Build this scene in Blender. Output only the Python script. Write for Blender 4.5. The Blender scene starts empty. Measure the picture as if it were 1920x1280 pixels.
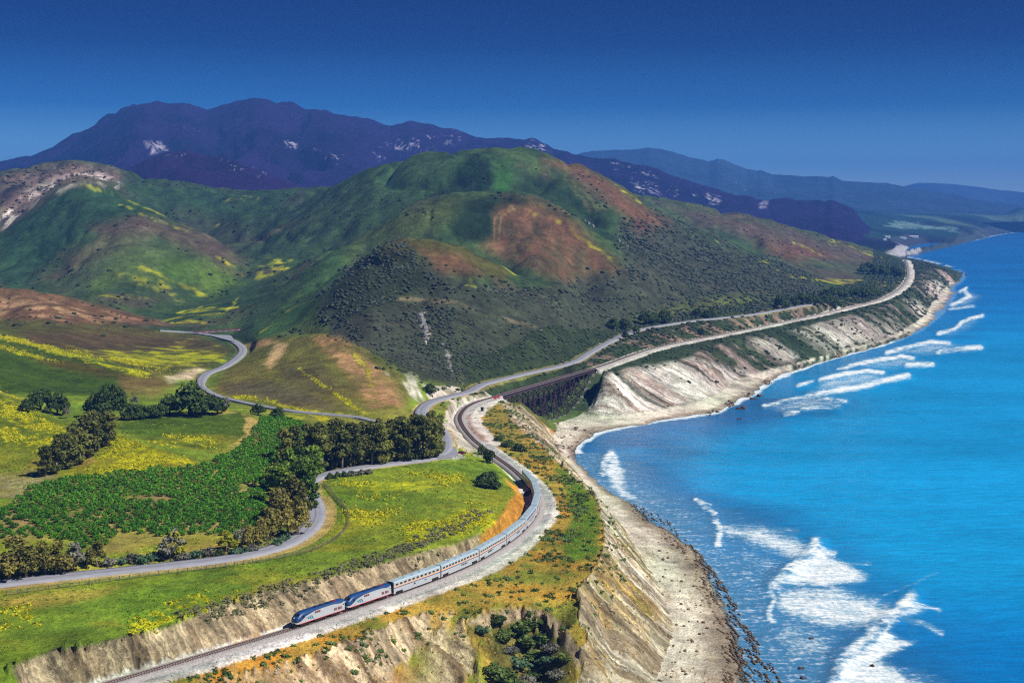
import bpy, bmesh, math, random
import numpy as np

# ------------------------------------------------------------------ camera, sky, sun, exposure
F, CX, HY, H = 2600.0, 960.0, 385.0, 160.0      # focal length in photo pixels, principal column, horizon row, camera height (m)
scene = bpy.context.scene
C = scene.collection
cam_d = bpy.data.cameras.new("camera")
cam = bpy.data.objects.new("camera", cam_d)
C.objects.link(cam)
cam.location = (0, 0, H)
cam.rotation_euler = (math.radians(90), 0, 0)
cam_d.sensor_width = 36.0
cam_d.lens = F / 1920.0 * 36.0
cam_d.shift_y = -(640 - HY) / 1920.0
cam_d.clip_start = 1.0
cam_d.clip_end = 90000.0
scene.camera = cam

SUN_EL = math.radians(46)
SUN_AZ = math.atan2(0.90, -0.43)                # clockwise from +Y
sd = np.array([math.sin(SUN_AZ) * math.cos(SUN_EL), math.cos(SUN_AZ) * math.cos(SUN_EL), math.sin(SUN_EL)])
world = bpy.data.worlds.new("World")
scene.world = world
world.use_nodes = True
wn = world.node_tree
for n in list(wn.nodes):
    wn.nodes.remove(n)
w_out = wn.nodes.new("ShaderNodeOutputWorld")
w_bg = wn.nodes.new("ShaderNodeBackground")
w_sky = wn.nodes.new("ShaderNodeTexSky")
w_sky.sky_type = 'NISHITA'
w_sky.sun_disc = False
w_sky.sun_elevation = SUN_EL
w_sky.sun_rotation = SUN_AZ
w_sky.altitude = 200
w_sky.air_density = 1.0
w_sky.dust_density = 0.2
w_sky.ozone_density = 6.0
# polarised, deep blue slide-film sky: the sky's own colour is deepened with elevation
w_tc = wn.nodes.new("ShaderNodeTexCoord")
w_sep = wn.nodes.new("ShaderNodeSeparateXYZ")
w_ramp = wn.nodes.new("ShaderNodeValToRGB")
w_mul = wn.nodes.new("ShaderNodeMix")
w_mul.data_type = 'RGBA'
w_mul.blend_type = 'MULTIPLY'
w_mul.inputs[0].default_value = 1.0
wn.links.new(w_tc.outputs["Generated"], w_sep.inputs[0])
wn.links.new(w_sep.outputs["Z"], w_ramp.inputs[0])
wn.links.new(w_sky.outputs[0], w_mul.inputs[6])
wn.links.new(w_ramp.outputs[0], w_mul.inputs[7])
wn.links.new(w_mul.outputs[2], w_bg.inputs[0])
wn.links.new(w_bg.outputs[0], w_out.inputs[0])
SKY_RAMP = [(0.0, (0.60, 0.74, 0.84)), (0.03, (0.23, 0.43, 0.60)), (0.07, (0.026, 0.140, 0.31)),
            (0.115, (0.004, 0.042, 0.14)), (0.16, (0.003, 0.025, 0.10)), (1.0, (0.008, 0.04, 0.16))]
els = w_ramp.color_ramp.elements
while len(els) < len(SKY_RAMP):
    els.new(0.5)
for e, (p, c) in zip(els, SKY_RAMP):
    e.position = p
    e.color = (*c, 1)
w_bg.inputs[1].default_value = 0.15

sun_d = bpy.data.lights.new("sun", 'SUN')
sun = bpy.data.objects.new("sun", sun_d)
C.objects.link(sun)
sun_d.energy = 5.0
sun_d.angle = math.radians(0.5)
sun_d.color = (1.0, 0.95, 0.86)
sun.location = (400, -200, 900)
from mathutils import Vector
sun.rotation_euler = Vector(sd).to_track_quat('Z', 'Y').to_euler()

scene.view_settings.view_transform = 'Standard'
scene.view_settings.look = 'None'
scene.view_settings.exposure = 0.40
scene.view_settings.gamma = 1.0
scene.view_settings.use_curve_mapping = False
scene.render.engine = 'CYCLES'
cy = scene.cycles
cy.use_denoising = False
cy.filter_width = 1.2
cy.max_bounces = 4
cy.diffuse_bounces = 2
cy.glossy_bounces = 2
cy.transmission_bounces = 2
cy.transparent_max_bounces = 6
cy.volume_bounces = 0
cy.sample_clamp_indirect = 4.0

random.seed(7)
rng = np.random.default_rng(11)

# ------------------------------------------------------------------ small maths
def lin(c):
    """sRGB 0..255 -> linear albedo"""
    a = np.asarray(c, float) / 255.0
    return np.where(a <= 0.04045, a / 12.92, ((a + 0.055) / 1.055) ** 2.4)

def W(x, y, z=None, Y=None):
    """a point of the place from where the photograph shows it and its height or its distance"""
    if z is not None and Y is not None:
        return np.array([(x - CX) / F * Y, Y, z])
    if Y is None:
        Y = (H - z) * F / (y - HY)
    return np.array([(x - CX) / F * Y, Y, H - (y - HY) * Y / F])

def sstep(a, b, x):
    t = np.clip((x - a) / (b - a), 0, 1)
    return t * t * (3 - 2 * t)

_TAB = np.random.default_rng(5).random((256 * 256,)).astype(np.float32)

def vnoise(x, y, seed=0):
    x = np.asarray(x, np.float32); y = np.asarray(y, np.float32)
    fx0 = np.floor(x); fy0 = np.floor(y)
    fx = x - fx0; fy = y - fy0
    fx = fx * fx * (3 - 2 * fx); fy = fy * fy * (3 - 2 * fy)
    ix = fx0.astype(np.int32) + seed * 57; iy = fy0.astype(np.int32) + seed * 131
    i0 = (ix & 255); i1 = ((ix + 1) & 255); j0 = (iy & 255) << 8; j1 = ((iy + 1) & 255) << 8
    a = _TAB[i0 + j0]; b = _TAB[i1 + j0]; c = _TAB[i0 + j1]; d = _TAB[i1 + j1]
    a += (b - a) * fx; c += (d - c) * fx
    return a + (c - a) * fy                                                      # 0..1

def fbm(x, y, lam, octs=4, seed=0, gain=0.5):
    s = np.float32(0); a = 1.0; t = 0.0
    x = np.asarray(x, np.float32); y = np.asarray(y, np.float32)
    for o in range(octs):
        s = s + np.float32(2 * a) * vnoise(x * np.float32(1 / lam) + np.float32(17.3 * o), y * np.float32(1 / lam) + np.float32(5.1 * o), seed + o * 31) - np.float32(a)
        t += a; a *= gain; lam = lam / 2.03
    return s * np.float32(1 / t)

def d_line(px, py, pts, acc0=None):
    """distance to a polyline, arc length of the nearest point, signed side (right of travel > 0), and segment index + parameter"""
    pts = np.asarray(pts, np.float64)
    px = np.asarray(px, np.float32); py = np.asarray(py, np.float32)
    best = np.full(px.shape, 1e12, np.float32); bs = np.zeros(px.shape, np.float32); sg = np.zeros(px.shape, np.float32)
    bi = np.zeros(px.shape, np.float32)
    seg = pts[1:, :2] - pts[:-1, :2]
    Ls = np.sqrt((seg ** 2).sum(1)); acc = np.concatenate([[0], np.cumsum(Ls)])
    for i in range(len(seg)):
        L = Ls[i]
        if L < 1e-6: continue
        if acc0 is not None and acc0[i] is None: continue
        ax, ay = np.float32(pts[i, 0]), np.float32(pts[i, 1]); dx, dy = np.float32(seg[i, 0] / L), np.float32(seg[i, 1] / L)
        ex = px - ax; ey = py - ay
        t = np.clip(ex * dx + ey * dy, 0, np.float32(L))
        sd_ = ex * dy - ey * dx
        ex -= t * dx; ey -= t * dy
        q = ex * ex + ey * ey
        m = q < best
        np.copyto(best, q, where=m); np.copyto(bs, np.float32(acc[i]) + t, where=m); np.copyto(bi, np.float32(i) + t / np.float32(L), where=m); np.copyto(sg, np.sign(sd_), where=m)
    return np.sqrt(best), bs, sg, bi

def d_grid(X, Y, pts, cut=330.0, chunk=32):
    """d_line for a grid whose rows have one distance each; only segments within `cut` are searched"""
    out = [np.zeros(X.shape, np.float32) for _ in range(4)]
    out[0][:] = 1e6
    ys = np.asarray(Y[:, 0]); p = np.asarray(pts)
    lo = np.minimum(p[:-1, 1], p[1:, 1]); hi = np.maximum(p[:-1, 1], p[1:, 1]); xl = np.minimum(p[:-1, 0], p[1:, 0]); xh = np.maximum(p[:-1, 0], p[1:, 0])
    for r in range(0, len(ys), chunk):
        e = min(r + chunk, len(ys))
        for c in range(0, X.shape[1], 108):
            xs = X[r:e, c:c + 108]
            use = (hi > ys[r] - cut) & (lo < ys[e - 1] + cut) & (xh > xs.min() - cut) & (xl < xs.max() + cut)
            if not use.any(): continue
            flags = [1 if u else None for u in use]
            res = d_line(xs, Y[r:e, c:c + 108], p, flags)
            for o, v in zip(out, res): o[r:e, c:c + 108] = v
    return out

def sd_poly(px, py, poly):
    """signed distance to a polygon, negative inside"""
    poly = list(poly) + [poly[0]]
    d = d_line(px, py, poly)[0]
    ins = np.zeros(px.shape, bool)
    for (x0, y0), (x1, y1) in zip(poly[:-1], poly[1:]):
        if y0 == y1:
            continue
        c = ((y0 > py) != (y1 > py)) & (px < (x1 - x0) * (py - y0) / (y1 - y0) + x0)
        ins ^= c
    return np.where(ins, -d, d)

def smooth_line(pts, step):
    """Catmull-Rom resampling of an (n,k) polyline at about `step`"""
    p = np.asarray(pts, float)
    q = np.vstack([2 * p[0] - p[1], p, 2 * p[-1] - p[-2]])
    out = []
    for i in range(1, len(q) - 2):
        n = max(2, int(np.linalg.norm(q[i + 1][:2] - q[i][:2]) / step))
        for k in range(n):
            t = k / n
            out.append(0.5 * ((2 * q[i]) + (-q[i - 1] + q[i + 1]) * t + (2 * q[i - 1] - 5 * q[i] + 4 * q[i + 1] - q[i + 2]) * t * t
                              + (-q[i - 1] + 3 * q[i] - 3 * q[i + 1] + q[i + 2]) * t ** 3))
    out.append(p[-1])
    return np.array(out)

# ------------------------------------------------------------------ scene helpers
def link(o, parent=None):
    C.objects.link(o)
    if parent is not None:
        o.parent = parent
    return o

def tag(o, label=None, cat=None, group=None, kind=None):
    if label: o["label"] = label
    if cat: o["category"] = cat
    if group: o["group"] = group
    if kind: o["kind"] = kind
    return o

def empty(name, loc=(0, 0, 0), rz=0.0):
    o = bpy.data.objects.new(name, None)
    o.empty_display_size = 1.0
    o.location = loc
    o.rotation_euler = (0, 0, rz)
    return link(o)

def mesh_obj(name, me, mats=None, parent=None):
    o = bpy.data.objects.new(name, me)
    if mats is not None and not me.materials:
        for m in (mats if isinstance(mats, (list, tuple)) else [mats]):
            me.materials.append(m)
    return link(o, parent)

def fast_mesh(name, co, faces, k, smooth=False, col=None, mats=None, colname="Col"):
    """co (n,3), faces (m,k) index array"""
    me = bpy.data.meshes.new(name)
    co = np.ascontiguousarray(co, np.float32); faces = np.ascontiguousarray(faces, np.int32)
    me.vertices.add(len(co)); me.vertices.foreach_set("co", co.ravel())
    me.loops.add(faces.size); me.loops.foreach_set("vertex_index", faces.ravel())
    me.polygons.add(len(faces))
    me.polygons.foreach_set("loop_start", np.arange(0, faces.size, k, dtype=np.int32))
    me.polygons.foreach_set("loop_total", np.full(len(faces), k, np.int32))
    if smooth:
        me.polygons.foreach_set("use_smooth", np.ones(len(faces), bool))
    if col is not None:
        a = me.color_attributes.new(colname, 'FLOAT_COLOR', 'POINT')
        c = np.ones((len(co), 4), np.float32); c[:, :3] = col
        a.data.foreach_set("color", c.ravel())
    me.update(calc_edges=True)
    for m in (mats or []):
        me.materials.append(m)
    return me

class MB:
    """collects boxes, bars and lofts into one mesh"""
    def __init__(s):
        s.v = []; s.f = []
    def add(s, vs, fs):
        b = len(s.v)
        s.v += [tuple(v) for v in vs]
        s.f += [tuple(b + i for i in f) for f in fs]
        return s
    def box(s, x0, x1, y0, y1, z0, z1):
        vs = [(x, y, z) for z in (z0, z1) for y in (y0, y1) for x in (x0, x1)]
        return s.add(vs, [(0, 2, 3, 1), (4, 5, 7, 6), (0, 1, 5, 4), (2, 6, 7, 3), (0, 4, 6, 2), (1, 3, 7, 5)])
    def bar(s, a, b, w, h=None):
        a = Vector(a); b = Vector(b); d = (b - a).normalized()
        up = Vector((0, 0, 1)) if abs(d.z) < 0.95 else Vector((1, 0, 0))
        r = d.cross(up).normalized() * w / 2; u = r.cross(d).normalized() * (h or w) / 2
        vs = [p + i * r + j * u for p in (a, b) for i, j in ((-1, -1), (1, -1), (1, 1), (-1, 1))]
        return s.add(vs, [(0, 1, 2, 3), (7, 6, 5, 4), (0, 4, 5, 1), (1, 5, 6, 2), (2, 6, 7, 3), (3, 7, 4, 0)])
    def tube(s, pts, rads, n=6, cap=True):
        base = len(s.v); k = len(pts)
        for i, (p, r) in enumerate(zip(pts, rads)):
            p = Vector(p)
            d = (Vector(pts[min(i + 1, k - 1)]) - Vector(pts[max(i - 1, 0)])).normalized()
            up = Vector((1, 0, 0)) if abs(d.z) > 0.7 else Vector((0, 0, 1))
            e = d.cross(up).normalized(); g = e.cross(d)
            for j in range(n):
                t = 2 * math.pi * j / n
                s.v.append(tuple(p + e * (r * math.cos(t)) + g * (r * math.sin(t))))
        for i in range(k - 1):
            for j in range(n):
                a = base + i * n + j; b = base + i * n + (j + 1) % n
                s.f.append((a, b, b + n, a + n))
        if cap:
            s.f.append(tuple(base + j for j in range(n))[::-1]); s.f.append(tuple(base + (k - 1) * n + j for j in range(n)))
        return s
    def loft(s, rings, cap=True, closed=True):
        n = len(rings[0]); base = len(s.v)
        for r in rings:
            s.v += [tuple(p) for p in r]
        for i in range(len(rings) - 1):
            for j in range(n if closed else n - 1):
                a = base + i * n + j; b = base + i * n + (j + 1) % n
                s.f.append((a, b, b + n, a + n))
        if cap and closed:
            s.f.append(tuple(base + j for j in range(n))[::-1]); s.f.append(tuple(base + (len(rings) - 1) * n + j for j in range(n)))
        return s
    def cyl(s, c, axis, r, h, n=14):
        c = Vector(c); ax = Vector(axis).normalized()
        return s.tube([c - ax * h / 2, c + ax * h / 2], [r, r], n)
    def mesh(s, name, m=None, smooth=False):
        me = bpy.data.meshes.new(name)
        me.from_pydata(s.v, [], s.f)
        bm = bmesh.new(); bm.from_mesh(me)
        bmesh.ops.recalc_face_normals(bm, faces=bm.faces)
        bm.to_mesh(me); bm.free()
        if smooth:
            me.polygons.foreach_set("use_smooth", np.ones(len(me.polygons), bool))
        if m: me.materials.append(m)
        return me
    def build(s, name, m, parent=None, smooth=False):
        return mesh_obj(name, s.mesh(name, m, smooth), None, parent)

# ------------------------------------------------------------------ materials
def new_mat(name):
    m = bpy.data.materials.new(name); m.use_nodes = True
    nt = m.node_tree
    b = nt.nodes["Principled BSDF"]
    return m, nt, b

def N(nt, kind, **kw):
    n = nt.nodes.new(kind)
    for k, v in kw.items():
        setattr(n, k, v)
    return n

def simple(name, srgb, rough=0.6, metal=0.0, var=0.12, scale=1.5, spec=0.4):
    """painted / weathered surface with a little procedural unevenness"""
    m, nt, b = new_mat(name)
    c = lin(srgb)
    tc = N(nt, "ShaderNodeTexCoord")
    nz = N(nt, "ShaderNodeTexNoise"); nz.inputs["Scale"].default_value = scale; nz.inputs["Detail"].default_value = 5
    nt.links.new(tc.outputs["Object"], nz.inputs["Vector"])
    r = N(nt, "ShaderNodeValToRGB")
    r.color_ramp.elements[0].position = 0.3; r.color_ramp.elements[1].position = 0.7
    r.color_ramp.elements[0].color = (*(c * (1 - var)), 1); r.color_ramp.elements[1].color = (*np.clip(c * (1 + var), 0, 1), 1)
    nt.links.new(nz.outputs[0], r.inputs[0]); nt.links.new(r.outputs[0], b.inputs["Base Color"])
    b.inputs["Roughness"].default_value = rough; b.inputs["Metallic"].default_value = metal
    b.inputs["Specular IOR Level"].default_value = spec
    return m

def math_node(nt, op, a, b=None, clamp=False):
    n = N(nt, "ShaderNodeMath", operation=op, use_clamp=clamp)
    for i, v in enumerate((a, b)):
        if v is None: continue
        if isinstance(v, (int, float)): n.inputs[i].default_value = v
        else: nt.links.new(v, n.inputs[i])
    return n.outputs[0]

def mix_col(nt, fac, a, b, mode='MIX'):
    n = N(nt, "ShaderNodeMix", data_type='RGBA', blend_type=mode)
    for i, v in ((0, fac), (6, a), (7, b)):
        if isinstance(v, (int, float)): n.inputs[i].default_value = v
        elif isinstance(v, tuple): n.inputs[i].default_value = v
        else: nt.links.new(v, n.inputs[i])
    return n.outputs[2]

def leaf_mat(name, dark, light, var_scale=0.35):
    m, nt, b = new_mat(name)
    at = N(nt, "ShaderNodeAttribute", attribute_name="Col")
    sep = N(nt, "ShaderNodeSeparateColor"); nt.links.new(at.outputs["Color"], sep.inputs[0])
    oi = N(nt, "ShaderNodeObjectInfo")
    r = N(nt, "ShaderNodeValToRGB")
    r.color_ramp.elements[0].color = (*lin(dark), 1); r.color_ramp.elements[1].color = (*lin(light), 1)
    f = math_node(nt, 'ADD', sep.outputs[0], math_node(nt, 'MULTIPLY', math_node(nt, 'SUBTRACT', oi.outputs["Random"], 0.5), var_scale), True)
    nt.links.new(f, r.inputs[0]); nt.links.new(r.outputs[0], b.inputs["Base Color"])
    b.inputs["Roughness"].default_value = 0.65; b.inputs["Specular IOR Level"].default_value = 0.25
    tl = N(nt, "ShaderNodeBsdfTranslucent"); nt.links.new(r.outputs[0], tl.inputs[0])
    mx = N(nt, "ShaderNodeMixShader"); mx.inputs[0].default_value = 0.3
    nt.links.new(b.outputs[0], mx.inputs[1]); nt.links.new(tl.outputs[0], mx.inputs[2])
    nt.links.new(mx.outputs[0], nt.nodes["Material Output"].inputs["Surface"])
    return m
# ------------------------------------------------------------------ lines of the place (photo column, photo row, height) -> world
def wl(pts, z=None):
    out = []
    for p in pts:
        if len(p) == 2: out.append(W(p[0], p[1], z))
        elif len(p) == 3: out.append(W(p[0], p[1], p[2]))
        else: out.append(W(p[0], p[1], p[2], p[3]))
    return np.array(out)

ZT = 30.0
TRACK_PX = [(-120, 1379), (40, 1330), (210, 1280), (380, 1230), (548, 1180), (600, 1163), (648, 1147), (735, 1117), (820, 1086), (889, 1056), (942, 1025),
            (978, 997), (1000, 970), (1007, 950), (1004, 929), (990, 908), (961, 880), (926, 855), (908, 841), (887, 824), (870, 804),
            (862, 787), (865, 775), (876, 763), (897, 753), (930, 743.5), (960, 735), (1025, 716), (1112, 691), (1137, 683), (1233, 651), (1367, 624),
            (1500, 597), (1567, 582), (1650, 561), (1688, 540), (1701, 523), (1703, 510), (1701, 495), (1697, 487)]
TRACK = smooth_line(wl(TRACK_PX, ZT), 5.0)
TRACK[:, 2] = ZT
ROAD_A = smooth_line(wl([(-180, 1119, 38), (0, 1093, 38), (150, 1076, 38), (300, 1060, 38), (420, 1046, 38), (500, 1030, 38), (550, 1011, 38), (583, 985, 38),
                         (592, 960, 38), (586, 938, 38), (577, 918, 38.2), (582, 900, 38.4), (612, 888, 38.6), (660, 878, 38.8), (740, 867, 39), (800, 859, 39.2),
                         (830, 846, 39.4), (834, 828, 39.4), (826, 808, 39.2), (806, 792, 38.8), (790, 778, 38.2), (793, 764, 37.4), (810, 752, 36.4), (845, 742, 34.8),
                         (880, 733, 33.2), (895, 725, 32), (915, 717, 31), (993, 698, 30), (1040, 688, 30), (1080, 676, 30.5), (1107, 660, 32), (1153, 635, 35), (1198, 618, 37.5),
                         (1245, 609, 40), (1306, 600, 40), (1346, 596, 40), (1417, 588, 40), (1480, 577, 40), (1560, 563, 40)]), 4.0)
ROAD_B = smooth_line(wl([(793, 784, 38.6), (733, 795, 39.5), (670, 781, 40.5), (620, 776, 41), (560, 771, 41), (500, 762, 41), (450, 752, 41), (405, 740, 41), (378, 722, 41),
                         (386, 701, 41), (420, 687, 41), (447, 669, 41), (455, 655, 41), (444, 643, 41), (424, 634, 41), (390, 627, 41.5), (350, 622, 42), (300, 619, 44)]), 4.0)

SHORE_PX = [(1405, 1400), (1400, 1280), (1390, 1200), (1370, 1130), (1330, 1060), (1262, 990), (1195, 950), (1135, 918), (1092, 880), (1073, 852), (1082, 834), (1112, 814),
            (1160, 802), (1250, 786), (1330, 775), (1372, 758), (1402, 742), (1440, 716), (1500, 691), (1570, 669), (1640, 650), (1700, 629), (1742, 604),
            (1770, 575), (1786, 550), (1781, 540), (1797, 528), (1803, 518), (1797, 508), (1770, 498), (1740, 490), (1712, 484), (1695, 480), (1722, 473), (1760, 464.5),
            (1790, 458), (1812, 454), (1842, 446.5), (1872, 440), (1925, 433.5), (2010, 426), (2200, 421)]
SHORE = smooth_line(wl(SHORE_PX, 0.0), 16.0)
CREST_PX = [(1070, 1310, 9), (1092, 1262, 14), (1084, 1225, 18.5), (1102, 1192, 22), (1084, 1160, 24.5), (1088, 1128, 26.8), (1078, 1108, 27.8), (1100, 1085, 28.5), (1122, 1050, 29), (1133, 1010, 29), (1126, 960, 29), (1117, 933, 29), (1095, 912, 29),
            (1070, 890, 28.5), (1045, 865, 28), (1020, 840, 27), (990, 812, 27), (962, 782, 28), (938, 752, 29.2)]
TOPR_PX = [(1125, 702, 29), (1200, 681, 29), (1250, 667, 29), (1330, 647, 29), (1420, 624, 29), (1500, 608, 29), (1580, 591, 29), (1650, 573, 29), (1690, 554, 29), (1707, 540, 29),
           (1713, 525, 29), (1726, 510, 29), (1760, 503, 28), (1782, 510, 20)]
BASE_NEAR_PX = [(1215, 1320), (1228, 1280), (1248, 1230), (1262, 1176), (1240, 1110), (1213, 1060), (1172, 1000), (1145, 965), (1122, 938), (1098, 905), (1070, 872), (1050, 846), (1036, 818)]
BASE_R_PX = [(1062, 796), (1120, 784), (1200, 777), (1290, 761), (1352, 740), (1374, 716), (1412, 705), (1500, 681), (1600, 653), (1680, 629), (1720, 604), (1738, 586), (1745, 572), (1762, 558),
             (1772, 545), (1778, 530)]
CREST = smooth_line(wl(CREST_PX), 3.0)
TOPR = smooth_line(wl(TOPR_PX), 6.0)

# (points, weight).  3-tuples are (col,row,height); 4-tuples (col,None,height,distance); "D" lists are (col,row,distance)
CON = []
def con(pts, w=1.0, step=6.0, dense=True):
    a = wl(pts)
    CON.append((smooth_line(a, step) if dense and len(a) > 2 else (np.linspace(a[0], a[1], 12) if dense and len(a) == 2 else a), w))
def conD(pts, w=1.0, step=10.0, dense=True):
    a = np.array([W(x, y, None, Y) for x, y, Y in pts])
    CON.append((smooth_line(a, step) if dense and len(a) > 2 else a, w))
def off_line(line, off, z):
    t = np.gradient(line[:, :2], axis=0); t /= np.linalg.norm(t, axis=1)[:, None] + 1e-9
    o = line.copy(); o[:, 0] += t[:, 1] * off; o[:, 1] -= t[:, 0] * off; o[:, 2] = z
    return o
# the railway bench, left out over the trestle
tr_t = TRACK[(TRACK[:, 1] < 940) | (TRACK[:, 1] > 1115)]
for off, z in ((-5, 30.0), (0, 30.0), (6, 29.8)):
    CON.append((off_line(TRACK, off, z)[(TRACK[:, 1] < 938) | (TRACK[:, 1] > 1112)], 2.0))
for R in (ROAD_A, ROAD_B):
    CON.append((R, 2.0))
# gully under the trestle
A0, A1 = W(937, 742, ZT), W(1112, 691, ZT)
for off, dz in ((-14, 4.0), (0, 0.0), (14, -2.0)):
    g = []
    for t, z in ((0.02, 28), (0.12, 18), (0.25, 10), (0.4, 4.5), (0.55, 3), (0.68, 3.5), (0.8, 9), (0.9, 17), (0.98, 28)):
        p = A0 + (A1 - A0) * t; g.append((p[0], p[1], max(2.5, z + dz)))
    CON.append((off_line(smooth_line(g, 4.0), off, 0), 2.0))
    CON[-1][0][:, 2] = np.interp(np.linspace(0, 1, len(CON[-1][0])), np.linspace(0, 1, 9), [q[2] for q in g])
CON.append((SHORE, 2.0))
sb = off_line(SHORE, 22, -3.0); CON.append((sb, 1.0))
for x, y in ((1500, 1280), (1600, 1200), (1700, 900), (1400, 900), (1250, 870), (1850, 700), (1900, 560), (1900, 470), (1950, 1280), (1850, 1100), (1600, 800), (2000, 900), (2050, 600), (2100, 460), (1860, 480), (2120, 1200)):
    CON.append((W(x, y, -6.0)[None], 1.0))
con(CREST_PX, 2.0, 3.0)
con(TOPR_PX, 2.0, 5.0)
con([(x, y, 2.5) for x, y in BASE_NEAR_PX], 2.0, 4.0)
con([(x, y, 3.0) for x, y in BASE_R_PX], 2.0, 5.0)
con([(1045, 805, 3), (1100, 800, 1.5), (1200, 789, 1.5)])
con([(1290, 1280, 1.2), (1310, 1200, 1.2), (1290, 1100, 1.2), (1240, 1020, 1.2)])
# foreground: bank, gravel edge, lower cliff, ravine, spur
BANK_PX = [(-150, 1295, 38), (30, 1240, 38), (100, 1216, 38), (200, 1199, 38), (320, 1168, 37.6), (400, 1133, 37.5), (520, 1099, 37.5), (640, 1069, 37.5), (740, 1044, 37.5), (860, 1014, 37.3),
           (920, 985, 37), (950, 955, 36), (958, 930, 35), (943, 900, 35), (920, 865, 34), (900, 846, 33.5), (880, 832, 33.5), (850, 800, 35), (838, 780, 36), (850, 757, 34.8), (880, 745, 33.2), (912, 738, 31.6)]
con(BANK_PX, 2.0, 3.0)
con([(300, 1275, 29.2), (520, 1211, 29.2), (700, 1154, 29.3), (833, 1111, 29.4), (907, 1081, 29.5), (987, 1041, 29.6), (1027, 997, 29.7), (1047, 963, 29.7), (1034, 930, 29.7), (1013, 906, 29.8), (985, 882, 29.8), (950, 855, 29.8)], 2.0, 3.0)
con([(420, 1266, 27.5), (520, 1241, 27.5), (587, 1226, 27.5), (680, 1193, 27.5), (787, 1153, 27.6), (863, 1136, 27.8)], 2.0, 2.0)
con([(400, 1345, 21.5), (480, 1325, 21), (560, 1305, 20.6), (640, 1288, 19.6), (720, 1264, 17.5), (780, 1220, 19.5), (820, 1182, 24), (862, 1146, 26.8)], 2.0, 2.0)
con([(600, 1400, 12), (750, 1350, 9), (860, 1290, 11), (900, 1235, 18), (885, 1190, 23)], 1.0, 4.0)
con([(873, 1166, 26), (903, 1143, 27), (970, 1133, 27.6), (1020, 1140, 27), (1060, 1173, 24), (1084, 1213, 20), (1083, 1253, 16), (1075, 1290, 12)], 2.0, 2.0)
con([(925, 1185, 20), (960, 1178, 20), (1000, 1185, 19), (1035, 1205, 16), (1055, 1240, 12)], 1.5, 2.0)
con([(930, 1215, 17), (985, 1235, 13), (1010, 1290, 7), (1020, 1400, 3)], 1.0, 3.0)
con([(902, 1205, 21), (905, 1260, 14.5), (900, 1310, 10)], 1.0, 3.0)
con([(1130, 1180, 15), (1150, 1240, 10), (1160, 1300, 6)], 0.6, 3.0)
con([(700, 1172, 28.3), (900, 1108, 28.6), (1000, 1075, 28.8)], 1.0, 3.0)
con([(1080, 960, 29.2), (1090, 1030, 29.2), (1060, 900, 29.2)], 1.0, 3.0)
# fields, orchard
for p in ((100, 1150, 39), (300, 1110, 38.6), (450, 1075, 38.5), (700, 1000, 39.5), (800, 950, 40.5), (700, 920, 40), (860, 900, 39), (880, 870, 38), (650, 960, 39), (750, 890, 39.4),
          (0, 1060, 40), (150, 1040, 40), (300, 1010, 40), (450, 980, 40), (100, 960, 42), (300, 930, 42), (450, 900, 42), (480, 850, 43), (520, 820, 43), (560, 800, 43), (620, 845, 41), (520, 790, 44),
          (0, 960, 43), (700, 850, 40.5), (650, 815, 42), (760, 830, 40.5), (-100, 1000, 42), (850, 870, 38.5), (-120, 1180, 40)):
    CON.append((W(*p)[None], 1.0))
conD([(190, 800, 680), (215, 811, 668), (260, 825, 655), (320, 848, 640), (385, 872, 628)])
con([(60, 915, 43), (120, 903, 43), (250, 893, 42.5), (390, 873, 42)])
conD([(220, 795, 715), (300, 776, 745), (380, 768, 755), (450, 772, 750), (482, 790, 735), (472, 820, 700), (430, 840, 680)])
conD([(350, 815, 695)], dense=False)
CON.append((wl([(350, None, 42.5, 800), (250, None, 42.5, 790), (150, None, 42, 790), (450, None, 43, 790)]), 1.0))
conD([(-120, 690, 780), (0, 735, 760), (60, 765, 745), (115, 787, 735)])
con([(-100, 880, 40), (0, 878, 40), (60, 884, 40), (140, 862, 41)])
CON.append((wl([(0, None, 46, 830), (100, None, 44, 810)]), 1.0))
conD([(-120, 592, 1010), (0, 628, 980), (100, 657, 960), (200, 683, 940), (290, 704, 925)])
conD([(0, 690, 890), (100, 720, 870), (200, 735, 860)])
for x, y, Y in ((100, 640, 1050), (300, 690, 995), (200, 620, 1225), (0, 603, 1230), (-100, 596, 1230), (330, 626, 1275), (400, 662, 1095), (200, 655, 1090)):
    CON.append((W(x, y, None, Y)[None], 1.0))
conD([(-120, 495, 1460), (0, 527, 1420), (80, 541, 1410), (150, 558, 1400), (230, 583, 1380), (310, 608, 1350)])
CON.append((wl([(-80, None, 68, 1520), (0, None, 62, 1520), (80, None, 57, 1510), (150, None, 53, 1490), (250, None, 47, 1470)]), 1.0))
# large hill on the left, with its lower spur
conD([(310, 592, 1480), (400, 556, 1600), (462, 500, 1750)])
conD([(60, 545, 1600), (120, 505, 1660), (200, 446, 1720), (265, 440, 1740), (330, 468, 1720), (420, 490, 1740)])
conD([(-120, 470, 1900), (0, 435, 1950), (60, 385, 2000), (110, 348, 2040), (150, 335, 2060), (200, 349, 2080), (300, 400, 2050), (400, 450, 1980), (455, 487, 1900)])
CON.append((wl([(-100, None, 80, 2120), (0, None, 100, 2130), (80, None, 140, 2160), (150, None, 166, 2190), (220, None, 150, 2200), (300, None, 118, 2180), (380, None, 92, 2110), (440, None, 76, 2030)]), 1.0))
conD([(-160, 335, 2600), (0, 321, 2600), (60, 312, 2600), (130, 307, 2600), (200, 312, 2600), (230, 320, 2600), (300, 338, 2600), (380, 348, 2600), (450, 352, 2600), (560, 354, 2600), (610, 350, 2550)])
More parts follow.
